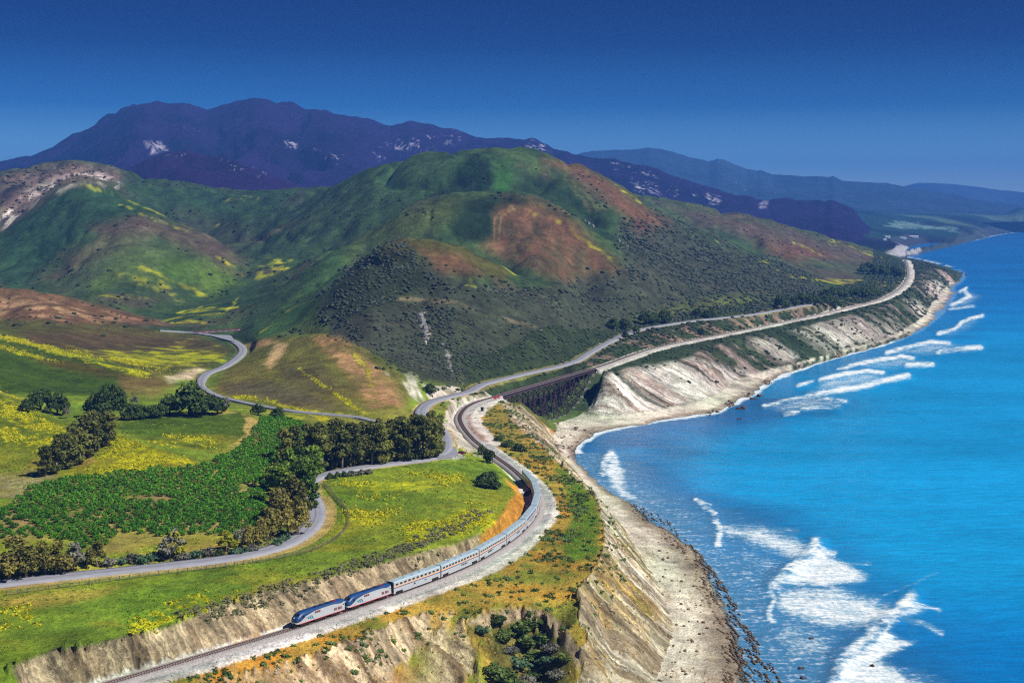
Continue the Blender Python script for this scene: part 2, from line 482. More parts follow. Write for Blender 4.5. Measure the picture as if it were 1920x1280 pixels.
for x, y, Y in ((350, 430, 2200), (450, 420, 2200), (540, 430, 2100), (500, 480, 1850), (560, 492, 1790), (600, 440, 1950), (250, 370, 2350), (400, 390, 2400)):
    CON.append((W(x, y, None, Y)[None], 1.0))
CON.append((wl([(-100, None, 130, 3100), (200, None, 130, 3100), (500, None, 120, 3100), (800, None, 110, 3100), (1000, None, 100, 3000), (-100, None, 140, 4200), (300, None, 140, 4200), (700, None, 120, 4200), (1100, None, 100, 4200)]), 0.7))
# the dome and the two hills in front of it
conD([(640, 345, 2300), (700, 316, 2200), (780, 290, 2150), (870, 278, 2100), (960, 282, 2100), (1060, 300, 2100), (1130, 330, 2120), (1200, 375, 2150), (1330, 440, 2200), (1480, 500, 2250), (1560, 524, 2300)])
for x, y, Y in ((800, 352, 1960), (700, 398, 1930), (1000, 345, 1990), (1150, 425, 1850), (880, 330, 1970)):
    CON.append((W(x, y, None, Y)[None], 1.0))
CON.append((wl([(780, None, 165, 2500), (900, None, 160, 2500), (1050, None, 150, 2500), (1200, None, 100, 2450), (1400, None, 75, 2450)]), 1.0))
conD([(560, 520, 1480), (620, 480, 1550), (700, 430, 1620), (780, 385, 1660), (850, 362, 1680), (920, 360, 1680), (1000, 368, 1680), (1080, 397, 1660), (1140, 440, 1640), (1190, 490, 1620), (1250, 530, 1600)])
CON.append((wl([(700, None, 112, 1730), (780, None, 130, 1780), (870, None, 142, 1800), (960, None, 142, 1800), (1060, None, 122, 1770), (1130, None, 104, 1730)]), 1.0))
conD([(600, 535, 1270), (640, 500, 1330), (700, 460, 1370), (780, 436, 1390), (850, 446, 1390), (900, 466, 1380), (960, 497, 1370), (1010, 520, 1370), (1060, 545, 1350)])
CON.append((wl([(680, None, 96, 1450), (720, None, 98, 1465), (800, None, 104, 1475), (880, None, 96, 1460), (950, None, 84, 1440)]), 1.0))
for x, y, Y in ((620, 580, 1150), (700, 600, 1080), (560, 600, 1180), (480, 600, 1285), (790, 560, 1180), (850, 600, 1110), (950, 600, 1180), (1000, 640, 1150), (1100, 600, 1330), (900, 660, 1085), (850, 694, 1000),
                (1080, 642, 1240), (540, 490, 1780), (480, 540, 1600), (430, 570, 1500), (380, 590, 1420), (350, 605, 1355), (440, 620, 1290), (1100, 540, 1500), (1250, 560, 1580), (1300, 500, 1850), (1400, 510, 1900),
                (1200, 600, 1420), (1300, 576, 1560), (1400, 562, 1680), (1500, 560, 1780), (1600, 545, 2000)):
    CON.append((W(x, y, None, Y)[None], 1.0))
# small spur beside the valley road
conD([(466, 640, 1170), (520, 632, 1100), (600, 626, 1020), (660, 640, 985), (720, 675, 945), (780, 712, 912), (832, 736, 905)])
CON.append((wl([(560, None, 52, 1100), (640, None, 52, 1060), (720, None, 46, 1010), (790, None, 42, 950)]), 1.0))
for x, y, Y in ((500, 700, 925), (600, 700, 890), (680, 740, 835), (560, 740, 850), (740, 750, 830)):
    CON.append((W(x, y, None, Y)[None], 1.0))
# ridge farther up the coast, headland, far bluffs and plain
conD([(1130, 352, 2850), (1210, 367, 2900), (1300, 385, 2950), (1400, 405, 3000), (1500, 430, 3050), (1600, 455, 3150), (1650, 472, 3250), (1682, 481, 3350)])
for x, y, Y in ((1300, 430, 2600), (1450, 462, 2600), (1550, 492, 2600), (1620, 502, 2700), (1655, 520, 2450)):
    CON.append((W(x, y, None, Y)[None], 1.0))
con([(1715, 489, 30), (1745, 496, 30), (1765, 503, 28)], 1.5)
CON.append((wl([(1500, None, 34, 4100), (1600, None, 32, 4100), (1650, None, 30, 4200)]), 1.0))
conD([(1640, 466, 4250), (1700, 460, 4480), (1740, 455, 4900), (1770, 450, 5350), (1800, 446, 5900), (1822, 441, 6500), (1850, 436, 7100)], 2.0)
for x, y, Y in ((1500, 440, 5500), (1600, 431, 6000), (1700, 430, 6500), (1750, 412, 7600), (1850, 410, 8600), (1920, 396, 9300), (1650, 402, 8000), (1400, 430, 5200), (1300, 420, 5200), (1500, 420, 7000), (2050, 400, 9400), (1560, 395, 8500)):
    CON.append((W(x, y, None, Y)[None], 1.0))

# ------------------------------------------------------------------ the ground as one sheet
US = np.linspace(-0.415, 0.415, 796)
def rows(segs):
    r = [segs[0][0]]
    for a, b, d in segs:
        n = max(1, int(round((b - a) / d)))
        r += list(np.linspace(a, b, n + 1)[1:])
    return np.array(r)
YS = np.concatenate([rows([(335, 700, 1.1), (700, 1200, 2.3)]), rows([(1200, 2300, 6.0), (2300, 3500, 10.0)])[1:], np.exp(np.linspace(math.log(3500), math.log(9800), 90))[1:]])
NR, NC = len(YS), len(US)
print("ground grid", NR, NC)

def solve_ground():
    allp = np.vstack([np.column_stack([c[0][:, :3], np.full(len(c[0]), c[1])]) for c in CON])
    fu = (allp[:, 0] / allp[:, 1] - US[0]) / (US[1] - US[0]); fr = np.interp(allp[:, 1], YS, np.arange(NR))
    ok = (fu > -0.4) & (fu < NC - 0.6) & (allp[:, 1] > YS[0]) & (allp[:, 1] < YS[-1])
    fu, fr, zz, ww = fu[ok], fr[ok], allp[ok, 2], allp[ok, 3]
    z = None
    for lev in (16, 8, 4, 2):
        nr, nc = -(-NR // lev), -(-NC // lev)
        ri = np.clip(((fr + 0.5) / lev).astype(int), 0, nr - 1); ci = np.clip(((fu + 0.5) / lev).astype(int), 0, nc - 1)
        ws = np.zeros((nr, nc)); zs = np.zeros((nr, nc))
        np.add.at(ws, (ri, ci), ww); np.add.at(zs, (ri, ci), ww * zz)
        zc = np.where(ws > 0, zs / np.maximum(ws, 1e-9), 0)
        yc = YS[np.minimum(np.arange(nr) * lev + lev // 2, NR - 1)]
        hill = sstep(820, 1150, yc)[:, None] * np.ones((1, nc))
        b = 0.02 + 0.30 * hill; mm = 0.35 - 0.32 * hill
        wt = np.where(ws > 0, 40.0, 0.0) * np.clip(ws, 0, 2)
        if z is None:
            z = np.full((nr, nc), 40.0)
        else:
            zi = np.clip(np.arange(nr) / 2.0 - 0.25, 0, z.shape[0] - 1); zj = np.clip(np.arange(nc) / 2.0 - 0.25, 0, z.shape[1] - 1)
            z = bilin(z, zi[:, None] * np.ones((1, nc)), zj[None, :] * np.ones((nr, 1)))
        def L(a):
            o = np.zeros_like(a)
            d = a[1:] - a[:-1]; o[:-1] += d; o[1:] -= d
            d = a[:, 1:] - a[:, :-1]; o[:, :-1] += d; o[:, 1:] -= d
            return o
        mr = 0.5 * (mm[1:] + mm[:-1]); mc = 0.5 * (mm[:, 1:] + mm[:, :-1])
        def A(a):
            o = L(b * L(a))
            d = mr * (a[1:] - a[:-1]); o[:-1] -= d; o[1:] += d
            d = mc * (a[:, 1:] - a[:, :-1]); o[:, :-1] -= d; o[:, 1:] += d
            return o + wt * a
        pre = 1.0 / (20 * b + 4 * mm + wt)
        r = wt * zc - A(z); y = pre * r; p = y.copy(); ry = (r * y).sum()
        for it in range({16: 400, 8: 250, 4: 130, 2: 60}[lev]):
            Ap = A(p); al = ry / max((p * Ap).sum(), 1e-20)
            z = z + al * p; r = r - al * Ap
            y = pre * r; rn = (r * y).sum(); p = y + (rn / ry) * p; ry = rn
            if ry < 1e-6: break
    zi = np.clip((np.arange(NR) + 0.0) / 2.0 - 0.25, 0, z.shape[0] - 1); zj = np.clip(np.arange(NC) / 2.0 - 0.25, 0, z.shape[1] - 1)
    return bilin(z, zi[:, None] * np.ones((1, NC)), zj[None, :] * np.ones((NR, 1)))

def bilin(g, fi, fj):
    fi = np.clip(fi, 0, g.shape[0] - 1.0001); fj = np.clip(fj, 0, g.shape[1] - 1.0001)
    i = fi.astype(int); j = fj.astype(int); a = fi - i; b = fj - j
    return (g[i, j] * (1 - b) + g[i, j + 1] * b) * (1 - a) + (g[i + 1, j] * (1 - b) + g[i + 1, j + 1] * b) * a

GY = (YS[:, None] * np.ones((1, NC))).astype(np.float32); GX = (US[None, :] * GY).astype(np.float32)
GZ = solve_ground().astype(np.float32)
# steep faces get gullies, hills get folds and hummocks
fpx = ((CX + F * US)[None, :] * np.ones((NR, 1))).astype(np.float32)
fpy = HY + F * (H - GZ) / GY
d_tr, s_tr, side_tr, i_tr = d_grid(GX, GY, TRACK, 200)
on_bridge = (i_tr > 0) & (np.interp(i_tr, np.arange(len(TRACK)), TRACK[:, 1]) > 946) & (np.interp(i_tr, np.arange(len(TRACK)), TRACK[:, 1]) < 1106)
d_ra, s_ra, side_ra, i_ra = d_grid(GX, GY, ROAD_A, 200)
d_rb, s_rb, side_rb, i_rb = d_grid(GX, GY, ROAD_B, 200)
coast = np.vstack([CREST, TOPR])
d_co, s_co, side_co, i_co = d_grid(GX, GY, coast, 280)
gr = np.gradient(GZ, axis=0) / np.gradient(GY, axis=0); gc = np.gradient(GZ, axis=1) / np.gradient(GX, axis=1)
slope = np.hypot(gr - gc * GX / GY, gc)
steep = sstep(0.35, 0.75, slope)
sea_side = ((side_co > 0) & (d_co < 260)).astype(float)
jag = 14 * fbm(GX, GY, 7.0, 3, 88)
low_edge = fpx + jag - (868 + np.clip(fpy - 1130, -200, 200) * 0.22)
near_low = ((low_edge < 0) & (GY < 520)).astype(float)
cliff = steep * sstep(0.8, 4.0, GZ) * np.where(GY < 3400, np.maximum((sea_side > 0) & (d_co < 150), (d_tr < 45) & (GY < 900)), GZ < 60)
cliff = np.where((d_ra < 8) & (GY < 860), 0, cliff)
flat = np.minimum(np.minimum(d_tr, d_ra), d_rb)
flat = sstep(7, 16, flat)
hillw = sstep(850, 1250, GY)
far = sstep(3400, 4200, GY)
big = fbm(GX, GY, 170.0, 4, 3)
rid = 1 - np.abs(fbm(GX + 30 * fbm(GX, GY, 90, 2, 8), GY * 0.7, 130.0, 3, 5)) * 2.2
amp = hillw * sstep(46, 95, GZ) * (1 - far)
rid2 = 1 - np.abs(fbm(GX + 14 * fbm(GX, GY, 40, 2, 18), GY * 0.55, 62.0, 3, 15)) * 2.3
GZ = GZ + amp * flat * (3.5 * big - 13.0 * np.clip(rid, 0, 1) ** 1.5 - 5.0 * np.clip(rid2, 0, 1) ** 1.5 + 5.6) + flat * (1 - hillw) * 0.5 * fbm(GX, GY, 30.0, 4, 21) + flat * hillw * (1 - far) * (1.3 * fbm(GX, GY, 26.0, 3, 9) + 2.2 * fbm(GX * 1.2, GY * 0.6, 70.0, 3, 14) * sstep(45, 70, GZ))
cliff = cliff * sstep(3.5, 9.0, GZ)
s_use = np.where((near_low > 0) | ((d_tr < 30) & (side_tr < 0)), s_tr, s_co)
d_use = np.where((near_low > 0) | ((d_tr < 30) & (side_tr < 0)), d_tr, d_co)
s_use = s_use + 6 * fbm(GX, GY, 60.0, 2, 77) - d_use * 0.12
gul = fbm(s_use, d_use * 0.10, 7.0, 3, 41)
gul2 = fbm(s_use, d_use * 0.15, 2.2, 2, 45)
lowc = (sstep(8, -22, low_edge) * (GY < 470) * (side_tr > 0)).astype(np.float32)
blk = 1 - 2 * np.abs(fbm(s_use + 1.5 * fbm(GX, GY, 5.0, 2, 46), d_use * 0.45, 4.5, 3, 47))
GZ = GZ + cliff * flat * np.where(GY < 1000, 1.3, 2.6) * np.clip(blk, -1, 1) * 0.9
GZ = GZ + cliff * flat * np.where(GY < 1000, np.where(lowc > 0, 1.0, 2.2), 4.6) * gul + cliff * (GY < 900) * (1.2 * gul2 + 0.9 * fbm(GX, GY, 2.6, 3, 49))
GZ = GZ + far * 8 * fbm(GX, GY, 600.0, 4, 61) * sstep(10, 40, GZ)
# carve the beds of railway and roads
zt = np.where(on_bridge, GZ, ZT - 0.45 - 0.0002 * GY)
GZ = np.where(on_bridge, GZ, zt + (GZ - zt) * sstep(3.0, 7.5, d_tr))
for d_r, i_r, R, hw in ((d_ra, i_ra, ROAD_A, 4.2), (d_rb, i_rb, ROAD_B, 3.6)):
    zr = np.interp(i_r, np.arange(len(R)), R[:, 2]) - 0.35 - 0.0004 * GY
    GZ = zr + (GZ - zr) * sstep(hw, hw + 9, d_r)
GZ = GZ.astype(np.float32)
PX = fpx
PY = HY + F * (H - GZ) / GY

def ground_z(x, y):
    x = np.atleast_1d(np.asarray(x, float)); y = np.atleast_1d(np.asarray(y, float))
    return bilin(GZ, np.interp(y, YS, np.arange(NR)), (x / y - US[0]) / (US[1] - US[0]))

def hit(px, py, ymin=0.0):
    """where the photograph's ray meets the ground"""
    j = np.clip((px - CX) / F, US[0], US[-1]); fj = (j - US[0]) / (US[1] - US[0])
    col = bilin(PY, np.arange(NR, dtype=float), np.full(NR, fj))
    k = np.nonzero((col <= py) & (YS >= ymin))[0]
    if len(k) == 0: return None
    k = k[0]
    if k == 0: Y = YS[0]
    else:
        a, b = col[k - 1], col[k]
        t = (a - py) / (a - b) if a > b else 0.0
        Y = YS[k - 1] + np.clip(t, 0, 1) * (YS[k] - YS[k - 1])
    x = j * Y
    return np.array([x, Y, float(ground_z(x, Y)[0])])
# ------------------------------------------------------------------ what grows or lies where (colours of the ground itself)
KA = 0.85
def col(*c): return (lin(c) * KA).astype(np.float32)
n_s = fbm(GX, GY, 3.0, 3, 301); n_m = fbm(GX, GY, 14.0, 3, 302); n_l = fbm(GX, GY * 0.8, 60.0, 3, 303)
fw_ = sstep(750, 1300, GY)
n_f = fbm(GX, GY, 2.6, 2, 306) * (1 - fw_) + fbm(GX, GY * 0.6, 9.0, 2, 307) * fw_
wx = 11 * (fbm(GX, GY * 0.8, 22.0, 3, 101) * (1 - fw_) + fbm(GX, GY * 0.6, 60.0, 3, 102) * fw_) + 5 * n_f
wy = 6 * (fbm(GX, GY * 0.8, 22.0, 3, 202) * (1 - fw_) + fbm(GX, GY * 0.6, 60.0, 3, 203) * fw_) + 2.5 * (fbm(GX, GY, 3.3, 2, 207) * (1 - fw_) + fbm(GX, GY * 0.6, 11.0, 2, 208) * fw_)
near_e = sstep(900, 500, GY); wx *= 1 - 0.35 * near_e; wy *= 1 - 0.35 * near_e
QX, QY = PX + wx, PY + wy
GC = np.zeros((NR, NC, 3), np.float32)
n_hm = fbm(GX, GY * 0.7, 34.0, 3, 304)
stre = fbm(GX * 0.35 + GY * 0.1, GY, 9.0, 3, 305)

def lay(mask, c, op=1.0):
    global GC
    m = (np.clip(mask, 0, 1) * op)[..., None]
    GC = GC * (1 - m) + np.asarray(c, np.float32) * m

def poly(pts, feather=6, Yr=(0, 1e9)):
    if Yr[0] >= 740 and Yr[0] < 3000: feather = feather * (2.0 if Yr[0] >= 1150 else 1.5)
    pts = [(float(a), float(b)) for a, b in pts]
    xs = [p[0] for p in pts]; ys = [p[1] for p in pts]
    box = (QX > min(xs) - 20) & (QX < max(xs) + 20) & (QY > min(ys) - 20) & (QY < max(ys) + 20) & (GY > Yr[0]) & (GY < Yr[1])
    out = np.zeros(QX.shape, np.float32)
    if box.any():
        out[box] = 1 - sstep(-feather, feather, sd_poly(QX[box], QY[box], pts))
    return out

def stroke(pts, w, Yr=(0, 1e9), soft=0.15):
    w = w * 1.25
    pts = [(float(a), float(b)) for a, b in pts]
    xs = [p[0] for p in pts]; ys = [p[1] for p in pts]
    box = (QX > min(xs) - w * 2) & (QX < max(xs) + w * 2) & (QY > min(ys) - w * 2) & (QY < max(ys) + w * 2) & (GY > Yr[0]) & (GY < Yr[1])
    out = np.zeros(QX.shape, np.float32)
    if box.any():
        out[box] = 1 - sstep(w * soft, w, d_line(QX[box], QY[box], pts)[0])
    return out

GRASS = col(114, 142, 40); GRASS2 = col(140, 160, 44); GRASS3 = col(166, 152, 70)
YELL = col(206, 204, 12); ORANGE = col(190, 128, 36); STRAW = col(196, 174, 98); SAND = col(232, 226, 204)
HGREEN = col(62, 84, 50); HDARK = col(30, 48, 30); HBROWN = col(120, 84, 62); CHAP = col(74, 78, 62); HPURP = col(98, 82, 70)
ROCK = col(226, 214, 188); ROCKG = col(176, 164, 142); EARTH = col(150, 110, 70)

GC[:] = GRASS
nearw = (1 - hillw)
lay(0.5 + 0.9 * n_m, GRASS2, 0.8)
lay(sstep(0.1, 0.6, n_l), GRASS3, 0.5)
lay(hillw, HGREEN)
lay(hillw * sstep(0.0, 0.5, n_hm), col(80, 102, 54), 0.7)
lay(hillw * sstep(0.15, 0.6, n_l), HPURP, 0.45)
lay(hillw * sstep(0.2, 0.6, -n_l), HDARK, 0.5)
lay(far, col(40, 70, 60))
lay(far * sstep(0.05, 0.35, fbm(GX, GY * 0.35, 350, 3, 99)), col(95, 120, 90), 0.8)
lay(far * sstep(0.1, 0.4, -fbm(GX, GY * 0.35, 300, 3, 98)), col(24, 34, 40), 0.8)
lay(poly([(1430, 425), (1640, 445), (1770, 452), (1740, 465), (1560, 462)], 3, (3600, 8000)), col(26, 20, 48), 0.85)
lay(poly([(1680, 415), (1790, 428), (1800, 433), (1660, 424)], 3, (5200, 9800)), col(130, 165, 150), 0.8)

# --- hills
HY_ = (1250, 3400)
lay(poly([(590, 560), (680, 480), (740, 462), (850, 520), (1000, 545), (1180, 500), (1330, 470), (1500, 520), (1560, 560), (1300, 610), (1100, 665), (900, 720), (850, 728), (740, 690), (640, 640)], 12), CHAP, 0.9)
lay(poly([(1160, 420), (1250, 400), (1340, 450), (1500, 515), (1550, 545), (1400, 560), (1250, 560), (1180, 500)], 10, (1400, 2400)), CHAP, 0.9)
lay(poly([(600, 640), (680, 560), (740, 560), (780, 640), (860, 720), (780, 715), (690, 660)], 10, (950, 1400)), CHAP, 0.85)
# dome
lay(poly([(560, 420), (700, 320), (860, 280), (880, 290), (840, 350), (740, 400), (640, 450), (560, 470)], 14, (1700, 2400)), col(64, 88, 52), 0.9)
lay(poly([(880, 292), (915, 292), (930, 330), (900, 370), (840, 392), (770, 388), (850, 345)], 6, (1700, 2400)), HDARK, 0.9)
lay(poly([(925, 300), (960, 300), (955, 365), (925, 370)], 6, (1700, 2400)), col(60, 104, 40), 0.7)
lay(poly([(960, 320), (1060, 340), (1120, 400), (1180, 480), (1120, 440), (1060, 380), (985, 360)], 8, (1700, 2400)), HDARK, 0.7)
lay(poly([(1020, 298), (1080, 305), (1150, 345), (1260, 420), (1200, 430), (1120, 350)], 8, (1700, 2400)), HBROWN, 0.85)
for dx in (0, 14, 28, 44):
    lay(stroke([(1060 + dx, 335), (1085 + dx, 365), (1110 + dx, 400)], 3, (1700, 2400)), col(112, 100, 60), 0.5)
for k in range(9):
    lay(stroke([(800 + 11 * k - 8 * (k % 2), 345 + (k % 3) * 3), (792 + 11 * k, 378)], 3.0, (1700, 2400)), HDARK, 0.7)
# brown hill in front
lay(poly([(640, 470), (760, 400), (850, 366), (880, 372), (840, 420), (780, 436), (700, 450), (640, 500)], 8, (1390, 1780)), col(84, 98, 52), 0.9)
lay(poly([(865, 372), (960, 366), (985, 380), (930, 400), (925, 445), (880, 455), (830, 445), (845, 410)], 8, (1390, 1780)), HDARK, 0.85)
lay(poly([(930, 395), (1000, 375), (1080, 420), (1170, 505), (1060, 530), (960, 490), (900, 462), (935, 440)], 9, (1360, 1780)) * (0.55 + 0.45 * sstep(-0.4, 0.3, n_hm + 0.5 * n_f)), HBROWN, 0.85)
for dx in (0, 12):
    lay(stroke([(965 + dx, 385), (930 + dx, 405), (928 + dx, 445)], 3, (1390, 1780)), col(150, 120, 84), 0.7)
lay(poly([(660, 480), (720, 450), (800, 438), (880, 462), (960, 500), (940, 525), (860, 500), (780, 480), (700, 480)], 8, (1200, 1440)), col(98, 92, 40), 0.8)
lay(poly([(780, 470), (860, 480), (900, 515), (820, 510)], 7, (1200, 1440)), HBROWN, 0.8)
lay(poly([(610, 560), (680, 480), (770, 470), (800, 520), (770, 560), (700, 580), (640, 600)], 8, (1000, 1450)), col(44, 54, 30), 0.8)
lay(stroke([(640, 470), (600, 530), (540, 590), (500, 620)], 26, (1150, 1700)), col(70, 100, 52), 0.8)
# trail and rocks on the chaparral slope
lay(stroke([(745, 560), (790, 562), (860, 570), (920, 590), (1000, 610), (1060, 622)], 4, (950, 1500)) * sstep(-0.4, 0.2, n_m), col(150, 134, 102), 0.65)
lay(stroke([(760, 568), (830, 566)], 7, (950, 1500)) * sstep(-0.3, 0.3, n_f), col(150, 124, 92), 0.5)
lay(stroke([(788, 592), (796, 612), (800, 640)], 7, (900, 1400)) * sstep(-0.2, 0.2, n_s), col(225, 220, 214), 0.9)
lay(stroke([(830, 645), (842, 670), (846, 700)], 6, (900, 1400)) * sstep(0.0, 0.4, n_s), col(200, 195, 190), 0.8)
# left hill
lay(poly([(0, 450), (60, 385), (150, 340), (200, 350), (300, 400), (200, 420), (120, 470), (40, 540), (0, 560)], 10, (1450, 2120)), col(50, 78, 52), 0.9)
lay(poly([(170, 430), (260, 405), (340, 430), (400, 445), (460, 492), (380, 480), (300, 445), (200, 450)], 8, (1450, 2120)), HPURP, 0.85)
lay(poly([(120, 480), (200, 445), (270, 452), (200, 478), (140, 510)], 8, (1450, 2120)), col(128, 112, 84), 0.55)
lay(poly([(230, 470), (300, 470), (420, 500), (450, 530), (400, 560), (330, 520), (240, 520), (160, 560)], 10, (1450, 2120)), col(96, 124, 34), 0.6)
# rocky ridge behind it
lay(poly([(0, 330), (60, 312), (130, 306), (230, 318), (240, 345), (150, 340), (100, 360), (40, 410), (0, 440)], 8, (1950, 2700)), col(120, 104, 92), 0.9)
rk = sstep(0.1, 0.3, fbm(GX, GY * 0.6, 18.0, 3, 401))
lay(poly([(0, 380), (90, 345), (140, 322), (165, 322), (230, 345), (215, 352), (150, 335), (60, 390), (0, 430)], 6, (1950, 2700)) * rk, col(225, 212, 200), 0.95)
lay(poly([(0, 330), (40, 322), (95, 320), (60, 355), (0, 385)], 6, (1950, 2700)) * sstep(-0.1, 0.2, n_hm), col(36, 36, 30), 0.85)
lay(poly([(240, 340), (330, 345), (450, 356), (560, 356), (520, 400), (440, 430), (340, 420), (250, 380)], 12, (1950, 2700)), col(50, 88, 40), 0.8)
lay(poly([(330, 395), (440, 410), (470, 450), (420, 460), (340, 430)], 12, (1850, 2700)), HPURP, 0.5)
lay((GY > 2110) * (GY < 2700) * (PX < 640) * (PX > 225) * 1.0, col(54, 72, 50), 0.6)
lay(poly([(120, 520), (200, 448), (265, 442), (330, 470), (300, 500), (200, 520), (100, 570)], 12, (1450, 1900)), col(96, 108, 74), 0.5)
# slope up the coast
lay(poly([(1230, 380), (1400, 408), (1560, 450), (1660, 480), (1640, 500), (1500, 480), (1350, 430)], 8, (2450, 3400)), HPURP, 0.8)
lay(poly([(1420, 455), (1500, 460), (1560, 480), (1480, 490)], 8, (2300, 3400)), HBROWN, 0.7)
lay(poly([(1180, 600), (1270, 575), (1400, 555), (1470, 560), (1420, 580), (1300, 590), (1210, 612)], 8, (1300, 1850)), col(116, 128, 62), 0.85)
lay(poly([(1490, 552), (1600, 555), (1690, 540), (1690, 555), (1560, 575), (1450, 585)], 6, (1600, 2400)), HDARK, 0.6)
lay(poly([(1500, 500), (1600, 505), (1640, 540), (1560, 540)], 8, (2100, 2900)), HPURP, 0.7)

# --- valley and middle distance on the left
lay(poly([(-200, 490), (0, 527), (150, 558), (320, 610), (200, 606), (0, 602), (-200, 596)], 4, (1180, 1440)), col(122, 92, 62), 0.9)
lay(poly([(0, 565), (120, 570), (300, 608), (180, 604), (0, 590)], 8, (1180, 1440)) * sstep(-0.1, 0.4, n_m), col(186, 152, 112), 0.9)
lay(poly([(0, 598), (200, 606), (330, 620), (440, 650), (400, 690), (300, 705), (250, 690), (100, 655), (0, 625)], 5, (930, 1290)), col(92, 92, 40), 0.9)
lay(poly([(40, 620), (200, 618), (330, 632), (420, 650), (300, 655), (180, 660), (60, 645)], 8, (930, 1290)), col(92, 74, 50), 0.85)
lay(poly([(-200, 590), (0, 628), (100, 657), (290, 704), (330, 720), (200, 740), (0, 740), (-200, 740)], 4, (780, 1000)), col(60, 84, 22), 0.9)
lay(poly([(60, 668), (150, 680), (260, 705), (200, 705), (100, 690)], 6, (780, 1000)), col(96, 68, 34), 0.6)
lay(poly([(230, 705), (300, 700), (330, 715), (290, 745), (230, 740)], 8, (760, 960)), col(150, 114, 70), 0.6)
lay(poly([(310, 706), (370, 690), (385, 695), (350, 712), (320, 716)], 3, (900, 1100)), col(214, 196, 160), 0.9)
lay(poly([(466, 640), (520, 632), (610, 626), (680, 648), (760, 700), (770, 760), (640, 775), (480, 755), (400, 735), (420, 690)], 6, (760, 1180)), col(118, 112, 50), 0.9)
lay(poly([(590, 630), (640, 630), (690, 660), (740, 720), (760, 765), (700, 760), (660, 710), (610, 660)], 8, (760, 1100)) * (0.35 + 0.65 * sstep(-0.3, 0.3, n_m + 0.6 * n_f)), col(186, 142, 100), 0.85)
lay(poly([(495, 685), (520, 642), (540, 645), (525, 670), (505, 690)], 4, (860, 1150)), col(222, 186, 132), 0.95)
lay(poly([(460, 645), (500, 635), (520, 640), (480, 652)], 3, (860, 1200)), col(206, 166, 116), 0.8)
lay(poly([(420, 720), (500, 715), (580, 735), (640, 765), (520, 755), (430, 740)], 8, (760, 1000)), col(98, 92, 66), 0.8)
lay(poly([(520, 690), (600, 680), (640, 720), (600, 740), (540, 720)], 8, (760, 1000)), col(92, 84, 54), 0.7)
lay(poly([(730, 700), (770, 700), (840, 738), (850, 748), (790, 752), (750, 735)], 5, (780, 960)) * sstep(-0.25, 0.2, fbm(GX * 1.5 + GY * 0.4, GY * 0.25, 8.0, 3, 660)), col(232, 222, 206), 0.9)
lay(poly([(640, 640), (700, 655), (760, 690), (820, 720), (840, 735), (780, 705), (720, 690), (670, 660)], 6, (860, 1100)), col(86, 96, 36), 0.7)

# --- near left: flowered hill, round field, creek bed
lay(poly([(-200, 690), (0, 735), (60, 765), (115, 788), (210, 812), (140, 850), (60, 880), (-200, 870)], 5, (600, 790)), col(106, 120, 22), 0.9)
lay(poly([(0, 890), (90, 880), (130, 900), (60, 930), (0, 950)], 6, (560, 700)), col(176, 160, 120), 0.7)
lay(poly([(60, 860), (110, 840), (130, 855), (90, 880), (40, 885)], 5, (600, 760)), col(190, 150, 84), 0.7)
lay(poly([(215, 800), (300, 776), (440, 770), (485, 790), (470, 822), (400, 845), (330, 835), (240, 815)], 4, (640, 780)), col(78, 104, 26), 0.9)
lay(poly([(455, 778), (485, 788), (472, 822), (425, 845), (430, 838), (462, 812)], 3, (640, 780)), STRAW, 0.9)
lay(poly([(300, 775), (430, 768), (440, 774), (310, 780)], 3, (690, 780)), STRAW, 0.7)
lay(poly([(85, 905), (130, 880), (215, 812), (260, 825), (390, 873), (250, 888), (130, 905)], 5, (590, 700)), col(150, 150, 24), 0.9)
lay(poly([(130, 862), (170, 855), (185, 866), (150, 876)], 5, (590, 720)), col(190, 140, 84), 0.8)
# --- orchard floor
ORCH = [(0, 958), (55, 915), (110, 899), (200, 887), (300, 877), (390, 871), (405, 856), (440, 845), (480, 800), (488, 782), (530, 782), (560, 790), (600, 800), (580, 830), (520, 850), (505, 880), (500, 930), (490, 985), (440, 1005),
        (380, 1005), (330, 1015), (250, 1030), (210, 1040), (160, 1030), (90, 1010), (0, 1010)]
lay(poly(ORCH, 3, (480, 790)), col(176, 150, 96), 0.95)
lay(poly(ORCH, 3, (480, 790)) * sstep(-0.1, 0.5, n_m), col(96, 116, 40), 0.7)
lay(poly([(0, 1050), (150, 1040), (320, 1010), (480, 1000), (520, 1015), (420, 1040), (250, 1060), (0, 1085)], 5, (440, 560)), col(190, 160, 80), 0.8)
lay(poly([(560, 840), (700, 820), (830, 800), (835, 850), (700, 872), (590, 890)], 5, (560, 800)), col(110, 92, 52), 0.9)
lay(poly([(480, 930), (600, 890), (590, 960), (560, 1000), (470, 1025)], 6, (460, 640)), col(120, 104, 56), 0.85)
